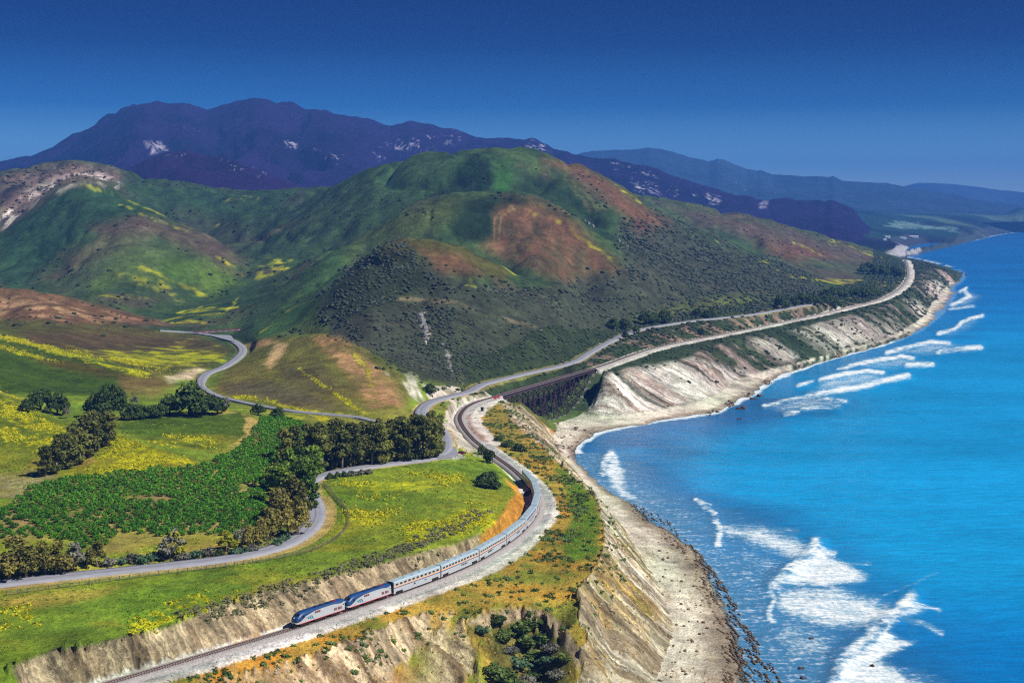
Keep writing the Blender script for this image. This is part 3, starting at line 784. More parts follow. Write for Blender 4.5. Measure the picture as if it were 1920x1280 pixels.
# --- fields near the railway
lay(poly([(620, 900), (880, 875), (950, 930), (930, 990), (640, 1060), (600, 1010), (640, 960)], 10, (430, 700)) * sstep(0.0, 0.5, n_l + 0.4 * stre), col(146, 158, 20), 0.8)
lay((GY < 700) * (GY > 380) * (side_tr < 0) * sstep(0.15, 0.5, stre + 0.5 * n_l), col(150, 142, 40), 0.55)
lay((GY < 640) * (side_tr < 0) * sstep(0.2, 0.6, n_m - 0.5 * n_l), col(92, 132, 30), 0.6)
lay((GY < 700) * (side_tr < 0) * sstep(-0.1, 0.5, fbm(GX * 0.5, GY, 38.0, 3, 671)), col(160, 164, 42), 0.5)
lay(poly([(-50, 1130), (80, 1108), (230, 1098), (180, 1120), (60, 1140)], 8, (400, 500)), col(196, 164, 76), 0.6)
lay(poly([(420, 1120), (520, 1090), (620, 1075), (560, 1095), (460, 1130)], 8, (400, 520)), col(180, 150, 64), 0.5)
# --- seaward terrace: orange dry grass, green strip
tm = (side_tr > 0) * (d_tr < 120) * (GY < 960)
lay(tm, col(190, 160, 66), 0.95)
lay(tm * sstep(-0.05, 0.45, n_m), ORANGE, 0.75)
lay(tm * sstep(0.05, 0.4, -n_m + 0.3 * n_s), col(128, 144, 50), 0.8)
lay(poly([(1040, 870), (1075, 895), (1112, 932), (1128, 985), (1120, 1040), (1085, 1050), (1050, 1060), (1062, 1000), (1070, 950), (1048, 900)], 9, (480, 760)), col(82, 128, 28), 0.9)
lay(poly([(900, 760), (945, 770), (985, 815), (975, 835), (940, 822), (915, 800)], 5, (700, 960)), col(150, 142, 62), 0.9)
lay(poly([(915, 1165), (980, 1150), (1040, 1165), (1075, 1215), (1075, 1300), (930, 1300), (915, 1240), (900, 1200)], 16, (400, 480)), col(104, 104, 56), 0.8)
lay(poly([(936, 752), (985, 765), (1030, 808), (1058, 842), (1062, 868), (1030, 852), (990, 815), (958, 782)], 3, (780, 1000)), col(228, 212, 186), 0.95)
lay(poly([(936, 752), (985, 765), (1030, 808), (1058, 842), (1062, 868), (1030, 852), (990, 815), (958, 782)], 3, (780, 1000)) * sstep(0.0, 0.4, gul2 + 0.5 * gul), col(150, 128, 98), 0.8)
# trestle gully and coastal scrub
lay(poly([(900, 735), (1110, 690), (1140, 700), (1110, 760), (1060, 795), (1000, 780), (940, 745)], 8, (880, 1250)), col(92, 112, 58), 0.95)
lay((GY > 940) * (GY < 3400) * (side_tr < 0) * (d_tr < 70) * (d_tr > 6) * (PX > 870), col(56, 70, 42), 0.85)
lay((GY > 1050) * (GY < 3400) * (side_tr > 0) * (d_tr < 260), col(62, 78, 50), 0.95)
lay((GY > 2300) * (GY < 3400) * (side_tr > 0) * (d_tr < 260) * sstep(0, 0.4, n_l), HPURP, 0.6)

# --- yellow mustard
def flower(mask, dens=0.0, op=0.95):
    v = 0.8 * n_f + 0.5 * n_m + 0.45 * stre - dens - 1.1 * (1 - mask)
    lay((mask > 0.01) * sstep(-0.25, 0.35 + 0.25 * hillw, v), YELL, op * (0.9 - 0.3 * hillw))
FL = []
def fl(m, dens=0.0, op=0.95):
    FL.append(m); flower(m, dens, op)
fl(poly([(120, 640), (180, 655), (330, 645), (430, 655), (425, 680), (330, 690), (230, 690), (150, 665)], 10, (930, 1290)), -0.18, 0.9)
fl(stroke([(0, 628), (100, 657), (200, 684), (280, 702)], 8, (900, 1000)), -0.3)
fl(stroke([(0, 650), (120, 680)], 6, (850, 1000)), 0.1)
fl(poly([(0, 740), (60, 768), (110, 790), (200, 815), (100, 850), (0, 840)], 8, (600, 790)), 0.05)
fl(poly([(120, 900), (200, 850), (215, 815), (260, 828), (380, 870), (260, 882), (160, 900)], 6, (590, 700)), -0.12)
fl(poly([(280, 820), (420, 815), (400, 840), (300, 835)], 8, (640, 760)), 0.1)
fl(stroke([(345, 775), (420, 770)], 5, (690, 780)), 0.0)
fl(poly([(0, 735), (30, 745), (60, 765), (0, 790)], 6, (600, 800)), -0.1)
fl(poly([(640, 905), (850, 885), (880, 895), (800, 920), (680, 940)], 14, (430, 700)), -0.15, 0.75)
fl(poly([(650, 950), (760, 960), (700, 985), (650, 975)], 14, (430, 700)), -0.1, 0.7)
fl(poly([(760, 985), (880, 950), (950, 960), (930, 985), (820, 1015), (760, 1020)], 14, (430, 700)), -0.3, 0.85)
fl(stroke([(460, 1130), (330, 1150), (260, 1180)], 22, (380, 480)), 0.12)
fl(stroke([(460, 1130), (380, 1120), (320, 1140)], 14, (380, 480)), 0.0)
fl(poly([(0, 1140), (60, 1135), (80, 1180), (0, 1190)], 10, (380, 480)), 0.25)
fl(stroke([(440, 745), (520, 755), (600, 772), (660, 775)], 4, (740, 900)), -0.3)
fl(poly([(530, 775), (570, 780), (560, 790), (525, 785)], 4, (700, 900)), -0.3)
fl(poly([(580, 775), (612, 778), (620, 790), (600, 795)], 4, (700, 900)), -0.4)
fl(stroke([(840, 810), (862, 835), (885, 845)], 8, (650, 860)), -0.1)
fl(stroke([(560, 690), (600, 720), (650, 750), (690, 775)], 4, (760, 1000)), -0.1)
fl(stroke([(660, 655), (690, 690), (700, 720)], 7, (800, 1000)), 0.0)
fl(stroke([(150, 345), (230, 370), (300, 402), (360, 430)], 4, (1900, 2120)), -0.1, 0.7)
fl(stroke([(230, 385), (290, 412), (350, 435)], 3, (1850, 2120)), -0.1, 0.7)
fl(stroke([(270, 500), (340, 530), (390, 555)], 5, (1450, 1800)), -0.3, 0.8)
fl(stroke([(400, 475), (440, 500), (450, 515)], 4, (1500, 1900)), -0.3, 0.8)
fl(poly([(200, 500), (270, 495), (380, 545), (330, 560), (230, 540)], 8, (1450, 1900)), 0.2, 0.7)
fl(poly([(290, 475), (400, 490), (400, 510), (330, 500)], 8, (1500, 1900)), 0.2, 0.7)
fl(stroke([(170, 552), (260, 556), (350, 562)], 3, (1400, 1800)), -0.2, 0.8)
fl(stroke([(330, 585), (380, 578), (450, 572)], 3, (1300, 1700)), -0.4)
fl(stroke([(300, 605), (340, 592), (420, 585), (445, 560)], 3, (1250, 1700)), -0.3)
fl(poly([(490, 485), (550, 480), (545, 505), (480, 528), (470, 520)], 5, (1600, 1900)), -0.1, 0.9)
fl(stroke([(325, 605), (360, 600), (390, 606)], 4, (1250, 1600)), -0.2)
fl(poly([(430, 370), (490, 370), (490, 382), (430, 384)], 6, (1900, 2600)), 0.0, 0.8)
fl(poly([(400, 410), (440, 405), (440, 425), (400, 425)], 8, (1800, 2600)), 0.15, 0.6)
fl(stroke([(1000, 395), (1060, 425), (1140, 475), (1160, 492)], 7, (1390, 1780)), 0.0, 0.9)
fl(stroke([(905, 465), (940, 490), (975, 515)], 9, (1200, 1450)), 0.0, 0.9)
fl(poly([(860, 500), (900, 530), (905, 545), (870, 535)], 5, (1100, 1450)), 0.0, 0.9)
fl(stroke([(1160, 350), (1200, 375), (1215, 385)], 3, (1900, 2300)), -0.1, 0.9)
fl(stroke([(1320, 430), (1370, 450), (1400, 470)], 8, (1900, 2400)), 0.05, 0.8)
fl(stroke([(1430, 490), (1480, 515), (1520, 523), (1600, 530), (1660, 535)], 4, (1900, 2900)), -0.3, 0.95)
fl(stroke([(1495, 455), (1540, 480)], 4, (2400, 3300)), 0.0, 0.8)
fl(stroke([(1560, 450), (1620, 470), (1660, 485)], 5, (2400, 3400)), -0.1, 0.7)
fl(stroke([(490, 620), (520, 600), (560, 570)], 6, (1050, 1500)), 0.1, 0.8)
fl(stroke([(1040, 925), (1100, 930)], 6, (500, 800)), 0.2, 0.8)

# --- bare ground: gravel bench, cliffs, beach
cl = cliff * flat
bank = np.clip(poly(BANK_POLY := [(20, 1250), (100, 1220), (200, 1204), (320, 1174), (400, 1138), (520, 1104), (640, 1074), (740, 1049), (860, 1019), (905, 1000), (900, 1030), (820, 1075), (700, 1118), (545, 1172), (380, 1222), (200, 1278), (60, 1320)], 4, (350, 560)), 0, 1)
lay(bank, col(200, 180, 146), 0.95)
lay(bank * sstep(0.0, 0.5, gul2 + gul * 0.6), col(150, 128, 98), 0.7)
lay(bank * sstep(0.15, 0.5, n_m) * sstep(3, 10, d_tr), col(104, 104, 74), 0.7)
lay(poly([(900, 1010), (935, 975), (965, 925), (948, 888), (965, 890), (998, 925), (992, 965), (960, 1000), (915, 1035)], 5, (480, 640)), col(214, 152, 62), 0.95)
lay(poly([(900, 1010), (935, 975), (965, 925), (948, 888), (965, 890), (998, 925), (992, 965), (960, 1000), (915, 1035)], 5, (480, 640)) * sstep(0.1, 0.5, gul2), col(160, 104, 44), 0.7)
lay(lowc * cliff, col(226, 208, 168), 0.95)
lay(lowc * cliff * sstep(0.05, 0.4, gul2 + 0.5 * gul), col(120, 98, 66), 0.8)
lay(poly([(870, 1170), (905, 1146), (970, 1136), (1022, 1143), (1062, 1178), (1088, 1220), (1086, 1260), (1070, 1230), (1035, 1185), (980, 1160), (915, 1175)], 4, (400, 480)), col(176, 158, 130), 0.9)
lay(poly([(960, 1135), (1022, 1143), (1062, 1178), (1088, 1220), (1078, 1225), (1040, 1180), (990, 1155)], 3, (400, 480)) * sstep(-0.2, 0.3, n_s), col(96, 82, 66), 0.8)
seac = (sea_side > 0) * (GY < 940) * sstep(0.28, 0.5, slope) * sstep(1.0, 3.0, GZ) * (PX > 930)
lay(seac, col(232, 222, 194), 0.97)
veg = sstep(-0.05, 0.3, fbm(s_use, d_use * 0.12, 13.0, 3, 501))
lay(seac * veg * sstep(4, 10, GZ) * (PY > 900) * sstep(-0.35, 0.15, n_m), col(196, 156, 60), 0.85)
lay(seac * veg * sstep(0.1, 0.4, n_s) * (PY > 900), col(128, 132, 44), 0.7)
lay(seac * veg * (PY <= 900), col(132, 132, 72), 0.6)
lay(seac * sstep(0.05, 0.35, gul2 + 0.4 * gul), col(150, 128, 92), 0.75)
# pale shale bluffs beyond the trestle
rc = (sea_side > 0) * (GY > 1000) * (GY < 3400) * sstep(0.2, 0.36, slope) * sstep(1.5, 4.0, GZ)
pale = np.clip(poly([(1120, 735), (1140, 700), (1200, 690), (1230, 690), (1300, 672), (1330, 680), (1420, 705), (1370, 735), (1290, 765), (1180, 780), (1090, 785)], 8, (950, 1500))
               + 0.7 * poly([(1480, 610), (1600, 600), (1690, 620), (1680, 640), (1560, 660), (1530, 640)], 12, (1300, 2400)) + 0.8 * poly([(1730, 535), (1750, 525), (1785, 545), (1770, 560), (1745, 560)], 4, (2000, 3000))
               + 0.8 * poly([(1700, 560), (1725, 570), (1745, 590), (1730, 600)], 4, (1800, 2600)) + 0.7 * poly([(1400, 640), (1440, 632), (1490, 665), (1470, 680)], 6, (1100, 1900)), 0, 1)
sk = fbm(s_use, d_use * 0.07, 13.0, 3, 511)
lay(rc * pale * sstep(-0.5, -0.15, sk), col(238, 230, 218), 0.95)
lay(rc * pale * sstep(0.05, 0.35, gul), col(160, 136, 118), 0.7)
lay(rc * (1 - pale) * sstep(0.12, 0.34, sk) * sstep(-0.3, 0.2, n_l), col(176, 160, 148), 0.75)
lay((GY > 940) * (GY < 2400) * (side_tr < 0) * (d_tr > 6) * (d_tr < 34) * sstep(0.05, 0.3, gul) * (PX > 1100), col(168, 140, 124), 0.7)
lay((GY > 690) * (GY < 960) * (side_tr < 0) * (d_tr > 5) * (d_tr < 30) * (PX > 815) * sstep(0.18, 0.3, slope), col(226, 214, 200), 0.85)
lay((GY > 690) * (GY < 960) * (side_tr < 0) * (d_tr > 5) * (d_tr < 30) * (PX > 815) * sstep(0.18, 0.3, slope) * sstep(0.1, 0.4, n_m), col(104, 100, 60), 0.6)
farc = (GY > 3700) * (GY < 8500) * sstep(0.12, 0.3, slope) * sstep(1, 3, GZ) * (GZ < 34)
lay(farc, col(84, 88, 94), 0.5)
lay(farc * poly([(1650, 470), (1680, 458), (1730, 460), (1725, 475), (1690, 482), (1655, 480)], 3, (3700, 5200)), col(206, 204, 206), 0.7)
# beach
bz = (GY < 3600) * sstep(4.6, 3.0, GZ) * sstep(0.55, 0.3, slope) * (side_co > 0)
lay(bz, SAND, 0.97)
lay(bz * sstep(1.6, 0.4, GZ) * (PX > 1000), col(150, 132, 108), 0.8)
lay(bz * (GY > 1150) * sstep(-0.2, 0.3, n_m), col(150, 140, 132), 0.7)
lay(bz * (GY < 700) * sstep(0.1, 0.5, fbm(s_co * 0.15, d_co, 2.2, 3, 640)), col(184, 168, 140), 0.6)
lay((GZ < 0.15) * (GY < 3600) * (side_co > 0), col(104, 116, 112), 0.9)
lay((GY >= 3600) * (GZ < 2.5) * (GZ > -1.0), col(70, 84, 100), 0.8)
# gravel and dirt beside rails and roads
grav = np.zeros_like(GX)
grav = np.maximum(grav, poly([(200, 1300), (548, 1168), (735, 1108), (889, 1048), (978, 990), (1004, 945), (990, 908), (926, 852), (870, 800), (852, 785), (858, 770), (880, 756), (930, 744), (938, 750), (915, 765), (900, 785), (908, 803),
                              (945, 830), (928, 838), (985, 882), (1013, 905), (1034, 930), (1047, 963), (1027, 997), (987, 1041), (907, 1081), (833, 1111), (700, 1154), (520, 1211), (300, 1278), (240, 1300)], 2.5, (340, 960)))
bench = (d_tr < np.where(side_tr > 0, 8.5, 5.0)) * (~on_bridge)
grav = np.maximum(grav, bench * 1.0)
far_b = (GY > 1080) * (GY < 3500) * (d_tr < np.where(side_tr > 0, 11.0, 5.0)) * (~on_bridge)
grav = np.maximum(grav, far_b)
lay(grav, col(236, 233, 218), 0.97)
lay(grav * sstep(4.5, 2.5, np.abs(d_tr)), col(140, 136, 132), 0.9)
lay(grav * (side_tr > 0) * sstep(3.5, 4.5, d_tr) * sstep(7.5, 6.0, d_tr) * (GY < 960), col(176, 186, 186), 0.7)
lay(grav * sstep(0.2, 0.5, fbm(s_tr * 0.12, d_tr, 1.6, 3, 600)) * sstep(5, 7, d_tr), col(206, 196, 172), 0.7)
lay(stroke([(880, 800), (895, 815), (912, 824)], 5, (650, 960)), col(186, 130, 92), 0.7)
lay(stroke([(876, 780), (877, 795)], 3, (650, 960)), col(186, 130, 92), 0.7)
lay(stroke([(300, 1245), (420, 1212), (540, 1172)], 3.5, (350, 460)) * sstep(-0.1, 0.3, n_s), col(214, 160, 74), 0.8)
lay((GY < 960) * (d_ra < 8.5) * sstep(-3, 3, np.where(side_ra > 0, 1, -1) * 10.0) * (PY > 930), STRAW, 0.9)
lay((GY < 960) * (d_ra < 6.0), col(196, 172, 116), 0.75)
lay((GY > 960) * (d_ra < 7.0) * (GY < 1800), col(150, 142, 84), 0.8)
lay((d_rb < 5.5) * (GY < 1400), col(120, 132, 56), 0.7)
# paved junction with its dirt apron
lay(poly([(826, 812), (838, 815), (850, 838), (868, 848), (876, 858), (850, 862), (815, 862), (822, 845)], 2, (640, 820)), col(196, 190, 180), 0.95)

# value / hue break-up at several sizes
rill = fbm(GX * 1.6 + 0.25 * GY, GY * 0.35, 22.0, 4, 640, 0.65)
GC *= (1 + 0.16 * n_s + 0.16 * n_m + 0.10 * stre + hillw * (1 - far) * (0.30 * rill + 0.22 * n_f))[..., None]
GC *= (1 + np.stack([0.10 * n_l, -0.04 * n_l, 0.05 * n_l], -1))
GC = np.clip(GC, 0.004, 0.9)

def grid_faces(nr, nc, keep=None):
    i = np.arange(nr - 1)[:, None] * nc + np.arange(nc - 1)[None, :]
    f = np.stack([i, i + 1, i + nc + 1, i + nc], -1).reshape(-1, 4)
    return f if keep is None else f[keep.ravel()]

def ground_material():
    m, nt, b = new_mat("ground_cover")
    at = N(nt, "ShaderNodeAttribute", attribute_name="Col")
    st = N(nt, "ShaderNodeAttribute", attribute_name="Strata")
    geo = N(nt, "ShaderNodeNewGeometry")
    n1 = N(nt, "ShaderNodeTexNoise"); n1.inputs["Scale"].default_value = 0.9; n1.inputs["Detail"].default_value = 6; n1.inputs["Roughness"].default_value = 0.7
    n2 = N(nt, "ShaderNodeTexNoise"); n2.inputs["Scale"].default_value = 0.13; n2.inputs["Detail"].default_value = 6; n2.inputs["Roughness"].default_value = 0.7
    for n in (n1, n2): nt.links.new(geo.outputs["Position"], n.inputs["Vector"])
    r1 = N(nt, "ShaderNodeMapRange"); r1.inputs[1].default_value = 0.3; r1.inputs[2].default_value = 0.7; r1.inputs[3].default_value = 0.62; r1.inputs[4].default_value = 1.36
    nt.links.new(n1.outputs[0], r1.inputs[0])
    r2 = N(nt, "ShaderNodeMapRange"); r2.inputs[1].default_value = 0.32; r2.inputs[2].default_value = 0.68; r2.inputs[3].default_value = 0.7; r2.inputs[4].default_value = 1.28
    nt.links.new(n2.outputs[0], r2.inputs[0])
    v = math_node(nt, 'MULTIPLY', r1.outputs[0], r2.outputs[0])
    n5 = N(nt, "ShaderNodeTexNoise"); n5.inputs["Scale"].default_value = 0.035; n5.inputs["Detail"].default_value = 9; n5.inputs["Roughness"].default_value = 0.78
    nt.links.new(geo.outputs["Position"], n5.inputs["Vector"])
    r5 = N(nt, "ShaderNodeMapRange"); r5.inputs[1].default_value = 0.34; r5.inputs[2].default_value = 0.66; r5.inputs[3].default_value = 0.62; r5.inputs[4].default_value = 1.4
    nt.links.new(n5.outputs[0], r5.inputs[0]); v = math_node(nt, 'MULTIPLY', v, r5.outputs[0])
    # down-slope ribs of the eroded faces
    sep = N(nt, "ShaderNodeSeparateXYZ"); nt.links.new(st.outputs["Vector"], sep.inputs[0])
    cmb = N(nt, "ShaderNodeCombineXYZ")
    wrp = math_node(nt, 'MULTIPLY', math_node(nt, 'SUBTRACT', n2.outputs[0], 0.5), 7.0)
    nt.links.new(math_node(nt, 'ADD', math_node(nt, 'MULTIPLY', sep.outputs[0], 0.75), wrp), cmb.inputs[0]); nt.links.new(math_node(nt, 'ADD', math_node(nt, 'MULTIPLY', sep.outputs[1], 0.10), wrp), cmb.inputs[1])
    n3 = N(nt, "ShaderNodeTexNoise"); n3.inputs["Scale"].default_value = 1.0; n3.inputs["Detail"].default_value = 4; n3.inputs["Roughness"].default_value = 0.6
    nt.links.new(cmb.outputs[0], n3.inputs["Vector"])
    r3 = N(nt, "ShaderNodeMapRange"); r3.inputs[1].default_value = 0.34; r3.inputs[2].default_value = 0.62; r3.inputs[3].default_value = 0.42; r3.inputs[4].default_value = 1.35
    nt.links.new(n3.outputs[0], r3.inputs[0])
    cm2 = N(nt, "ShaderNodeCombineXYZ")
    nt.links.new(math_node(nt, 'ADD', math_node(nt, 'MULTIPLY', sep.outputs[0], 0.17), math_node(nt, 'MULTIPLY', wrp, 0.12)), cm2.inputs[0]); nt.links.new(math_node(nt, 'MULTIPLY', sep.outputs[1], 0.02), cm2.inputs[1])
    n4 = N(nt, "ShaderNodeTexNoise"); n4.inputs["Scale"].default_value = 1.0; n4.inputs["Detail"].default_value = 5; n4.inputs["Roughness"].default_value = 0.65
    nt.links.new(cm2.outputs[0], n4.inputs["Vector"])
    r4 = N(nt, "ShaderNodeMapRange"); r4.inputs[1].default_value = 0.38; r4.inputs[2].default_value = 0.58; r4.inputs[3].default_value = 0.5; r4.inputs[4].default_value = 1.3
    nt.links.new(n4.outputs[0], r4.inputs[0])
    r3m = math_node(nt, 'MULTIPLY', r3.outputs[0], r4.outputs[0])
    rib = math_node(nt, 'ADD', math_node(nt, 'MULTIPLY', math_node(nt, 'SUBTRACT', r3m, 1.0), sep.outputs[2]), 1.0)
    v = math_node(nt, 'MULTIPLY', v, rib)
    vm = N(nt, "ShaderNodeVectorMath", operation='SCALE'); nt.links.new(at.outputs["Color"], vm.inputs[0]); nt.links.new(v, vm.inputs["Scale"])
    nt.links.new(vm.outputs[0], b.inputs["Base Color"])
    b.inputs["Roughness"].default_value = 0.95; b.inputs["Specular IOR Level"].default_value = 0.08
    bp = N(nt, "ShaderNodeBump"); bp.inputs["Strength"].default_value = 0.7; bp.inputs["Distance"].default_value = 1.3
    hsum = math_node(nt, 'ADD', math_node(nt, 'ADD', n1.outputs[0], math_node(nt, 'MULTIPLY', n5.outputs[0], 5.0)), math_node(nt, 'ADD', math_node(nt, 'MULTIPLY', n2.outputs[0], 3.0), math_node(nt, 'MULTIPLY', math_node(nt, 'MULTIPLY', n3.outputs[0], sep.outputs[2]), 2.0)))
    nt.links.new(hsum, bp.inputs["Height"]); nt.links.new(bp.outputs[0], b.inputs["Normal"])
    return m
M_GROUND = ground_material()
deep = (GZ < -3.5)
kq = ~(deep[:-1, :-1] & deep[1:, :-1] & deep[:-1, 1:] & deep[1:, 1:])
hid = ((PY - np.minimum.accumulate(PY, axis=0)) > 70) & (GY > 1300)          # far sides of the hills, out of sight even from a step aside
kq &= ~(hid[:-1, :-1] & hid[1:, :-1] & hid[:-1, 1:] & hid[1:, 1:])
print("ground quads", kq.sum())
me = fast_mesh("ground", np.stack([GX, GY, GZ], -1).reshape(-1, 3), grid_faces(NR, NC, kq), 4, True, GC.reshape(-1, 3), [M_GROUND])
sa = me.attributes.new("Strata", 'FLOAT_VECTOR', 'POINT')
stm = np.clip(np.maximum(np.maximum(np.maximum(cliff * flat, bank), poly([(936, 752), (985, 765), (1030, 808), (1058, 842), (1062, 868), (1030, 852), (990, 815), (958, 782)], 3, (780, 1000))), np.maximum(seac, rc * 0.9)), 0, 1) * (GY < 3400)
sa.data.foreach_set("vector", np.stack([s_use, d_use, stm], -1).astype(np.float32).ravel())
ground = mesh_obj("ground", me)
tag(ground, kind="structure")
# ------------------------------------------------------------------ sea
def sea():
    us = np.concatenate([np.linspace(0.0, 0.40, 350), np.array([0.43, 0.48, 0.6, 0.9, 1.6, 3.0])])
    ys = np.concatenate([rows([(300, 900, 1.7)]), np.exp(np.linspace(math.log(900), math.log(3000), 190))[1:], np.exp(np.linspace(math.log(3000), math.log(19000), 70))[1:]])
    Y = ys[:, None] * np.ones((1, len(us))); X = us[None, :] * Y
    px = (CX + F * us)[None, :] * np.ones((len(ys), 1)); py = HY + F * H / Y
    n1 = fbm(X, Y, 16.0, 4, 701); n2 = fbm(X, Y, 60.0, 3, 702)
    sc = np.clip(600 / Y, 0.3, 1.3)
    n0 = fbm(X, Y, 5.0, 3, 704, 0.65)
    wx_ = px + (13 * n1 + 9 * n0) * sc; wy_ = py + (8 * fbm(X, Y, 16, 3, 703) + 4 * fbm(X, Y, 5.0, 3, 705)) * sc
    foam = np.zeros_like(X); crest = np.zeros_like(X)
    def box(x0, x1, y0, y1): return (px > x0 - 40) & (px < x1 + 40) & (py > y0 - 30) & (py < y1 + 30)
    def pf(pts, val, feather):
        xs = [p[0] for p in pts]; yy = [p[1] for p in pts]
        m = box(min(xs), max(xs), min(yy), max(yy))
        v = val * (1 - sstep(-feather * 2.2, feather * 1.4, sd_poly(wx_[m], wy_[m], pts)))
        foam[m] = np.maximum(foam[m], v)
    def sf(pts, w, val, lift=0.0):
        xs = [p[0] for p in pts]; yy = [p[1] for p in pts]
        m = box(min(xs), max(xs), min(yy), max(yy))
        d = d_line(wx_[m] * 0.5 + px[m] * 0.5, wy_[m] * 0.5 + py[m] * 0.5, pts)[0]
        brk = np.clip(1.0 + 0.5 * n2[m] + 0.6 * n0[m], 0.3, 1.1)
        foam[m] = np.maximum(foam[m], val * brk * (1 - sstep(w * 0.1, w * 1.3, d)))
        crest[m] = np.maximum(crest[m], lift * (1 - sstep(0, w * 2.2, d)))
    # breakers, from the far cove to the near surf
    sf([(1131, 888), (1135, 868), (1146, 854), (1152, 860)], 11, 1.0, 0.8)
    pf([(1130, 885), (1144, 854), (1160, 862), (1172, 885), (1168, 905), (1190, 925), (1210, 950), (1175, 938), (1150, 918), (1135, 905)], 0.95, 6)
    pf([(1165, 920), (1200, 930), (1260, 965), (1300, 985), (1250, 980), (1190, 950)], 0.55, 10)
    sf([(1305, 939), (1318, 946), (1340, 962)], 7, 0.95, 0.6)
    sf([(1318, 946), (1335, 948)], 3, 0.9)
    sf([(1344, 977), (1352, 992), (1347, 1008), (1346, 1022)], 9, 0.9, 0.6)
    pf([(1346, 980), (1420, 985), (1490, 1000), (1530, 1035), (1500, 1060), (1440, 1035), (1380, 1015), (1350, 1010)], 0.88, 10)
    pf([(1360, 1010), (1480, 1050), (1450, 1090), (1390, 1060)], 0.46, 12)
    sf([(1532, 1022), (1510, 1045), (1490, 1066), (1450, 1100)], 14, 1.0, 1.6)
    pf([(1532, 1022), (1560, 1040), (1600, 1062), (1634, 1080), (1620, 1092), (1560, 1100), (1500, 1100), (1450, 1100), (1492, 1064)], 1.0, 7)
    pf([(1530, 1024), (1570, 1034), (1566, 1044), (1540, 1042)], 0.9, 4); sf([(1575, 1055), (1632, 1055)], 5, 0.55)
    sf([(1444, 1108), (1452, 1125), (1443, 1150), (1450, 1168)], 9, 0.85, 0.5)
    pf([(1448, 1104), (1560, 1098), (1640, 1120), (1700, 1145), (1650, 1180), (1560, 1185), (1480, 1160), (1450, 1140)], 0.92, 12)
    pf([(1470, 1150), (1580, 1190), (1560, 1250), (1480, 1240), (1440, 1190)], 0.56, 14)
    sf([(1708, 1124), (1680, 1150), (1650, 1180), (1610, 1212), (1580, 1245), (1562, 1285)], 17, 1.0, 1.8)
    pf([(1708, 1124), (1740, 1135), (1690, 1160), (1668, 1185), (1720, 1200), (1690, 1220), (1650, 1235), (1720, 1285), (1640, 1320), (1560, 1320), (1580, 1245), (1640, 1190)], 1.0, 7)
    sf([(1700, 1130), (1765, 1142)], 6, 0.66); sf([(1690, 1160), (1730, 1168), (1768, 1188)], 6, 0.55)
    pf([(1640, 1240), (1720, 1260), (1800, 1290), (1700, 1300)], 0.5, 12)
    sf([(1403, 1083), (1412, 1087)], 4, 0.9)
    sf([(1640, 1120), (1700, 1100), (1760, 1072)], 3, 0.3)
    # long lines of surf along the far bluffs
    for pts, w, v in (([(1470, 777), (1497, 774)], 3.5, 1), ([(1507, 769), (1540, 764), (1572, 764)], 4, 1), ([(1433, 762), (1480, 750), (1513, 745), (1587, 753)], 3.5, 0.95), ([(1517, 742), (1580, 731), (1627, 723), (1703, 705)], 5.5, 1),
                      ([(1537, 713), (1590, 701), (1625, 696), (1655, 700)], 4, 1), ([(1497, 724), (1523, 716)], 3, 0.95), ([(1593, 686), (1640, 677), (1690, 669), (1712, 673)], 4, 1), ([(1700, 685), (1748, 684)], 4.5, 1),
                      ([(1663, 662), (1710, 650), (1745, 642), (1780, 645)], 4, 1), ([(1760, 660), (1800, 655), (1838, 652)], 5, 1), ([(1760, 626), (1790, 618), (1800, 610)], 4, 1), ([(1800, 606), (1820, 598), (1842, 592)], 3.5, 1),
                      ([(1785, 572), (1800, 566), (1818, 556), (1808, 545)], 4, 1), ([(1800, 548), (1812, 540)], 3, 1), ([(1780, 580), (1800, 578), (1826, 574)], 2.5, 0.7), ([(1570, 692), (1590, 690)], 2.5, 0.9)):
        sf(pts, w * 1.5, v * 1.0, 0.9)
    for pts, v in (([(1440, 762), (1515, 746), (1590, 754), (1560, 764), (1470, 772)], 0.5), ([(1540, 712), (1625, 697), (1680, 712), (1600, 726), (1530, 738)], 0.5), ([(1600, 686), (1690, 670), (1745, 684), (1660, 690)], 0.5),
                   ([(1665, 662), (1750, 642), (1835, 654), (1740, 664)], 0.5), ([(1762, 624), (1800, 610), (1838, 594), (1820, 612), (1780, 628)], 0.45), ([(1790, 570), (1820, 550), (1835, 556), (1810, 575)], 0.5)):
        pf(pts, v * 1.65, 9)
    # wash along the water's edge
    dS = np.minimum(d_grid(X, Y, SHORE, 200)[0], 1e4)
    foam = np.maximum(foam, np.where((py < 850) & (py > 640), 1.0, 0.40) * (1 - sstep(1.5 + 0.0016 * Y, 3.2 + 0.004 * Y, np.abs(dS + 3.5 * n1))) * (Y < 3500))
    foam = np.maximum(foam, 0.9 * (1 - sstep(0, 26, dS)) * (Y > 3600) * (n2 > -0.2))
    foam = np.maximum(foam, 0.34 * (1 - sstep(8, 60, dS + 14 * n2)) * (Y < 900))
    # colour of the water: reef and kelp near the shore, clear turquoise over sand in the cove, deep blue offshore
    c_t = lin((20, 150, 208)); c_d = lin((10, 120, 190)); c_r = lin((34, 108, 164)); c_f = lin((8, 106, 172))
    w_r = 1 - sstep(25, 95, dS + 22 * n2 + 10 * n1)
    w_t = sstep(2500, 1100, Y) * sstep(480, 620, Y)
    cc = c_d[None, None] * (1 - w_t[..., None]) + c_t[None, None] * w_t[..., None]
    wf = sstep(1800, 4500, Y)[..., None]
    cc = cc * (1 - wf) + c_f * wf
    wr = (w_r * (Y < 1150) * 0.95 + 0.4 * w_r * (Y >= 1150) * (Y < 2500))[..., None]
    cc = cc * (1 - wr) + c_r * wr
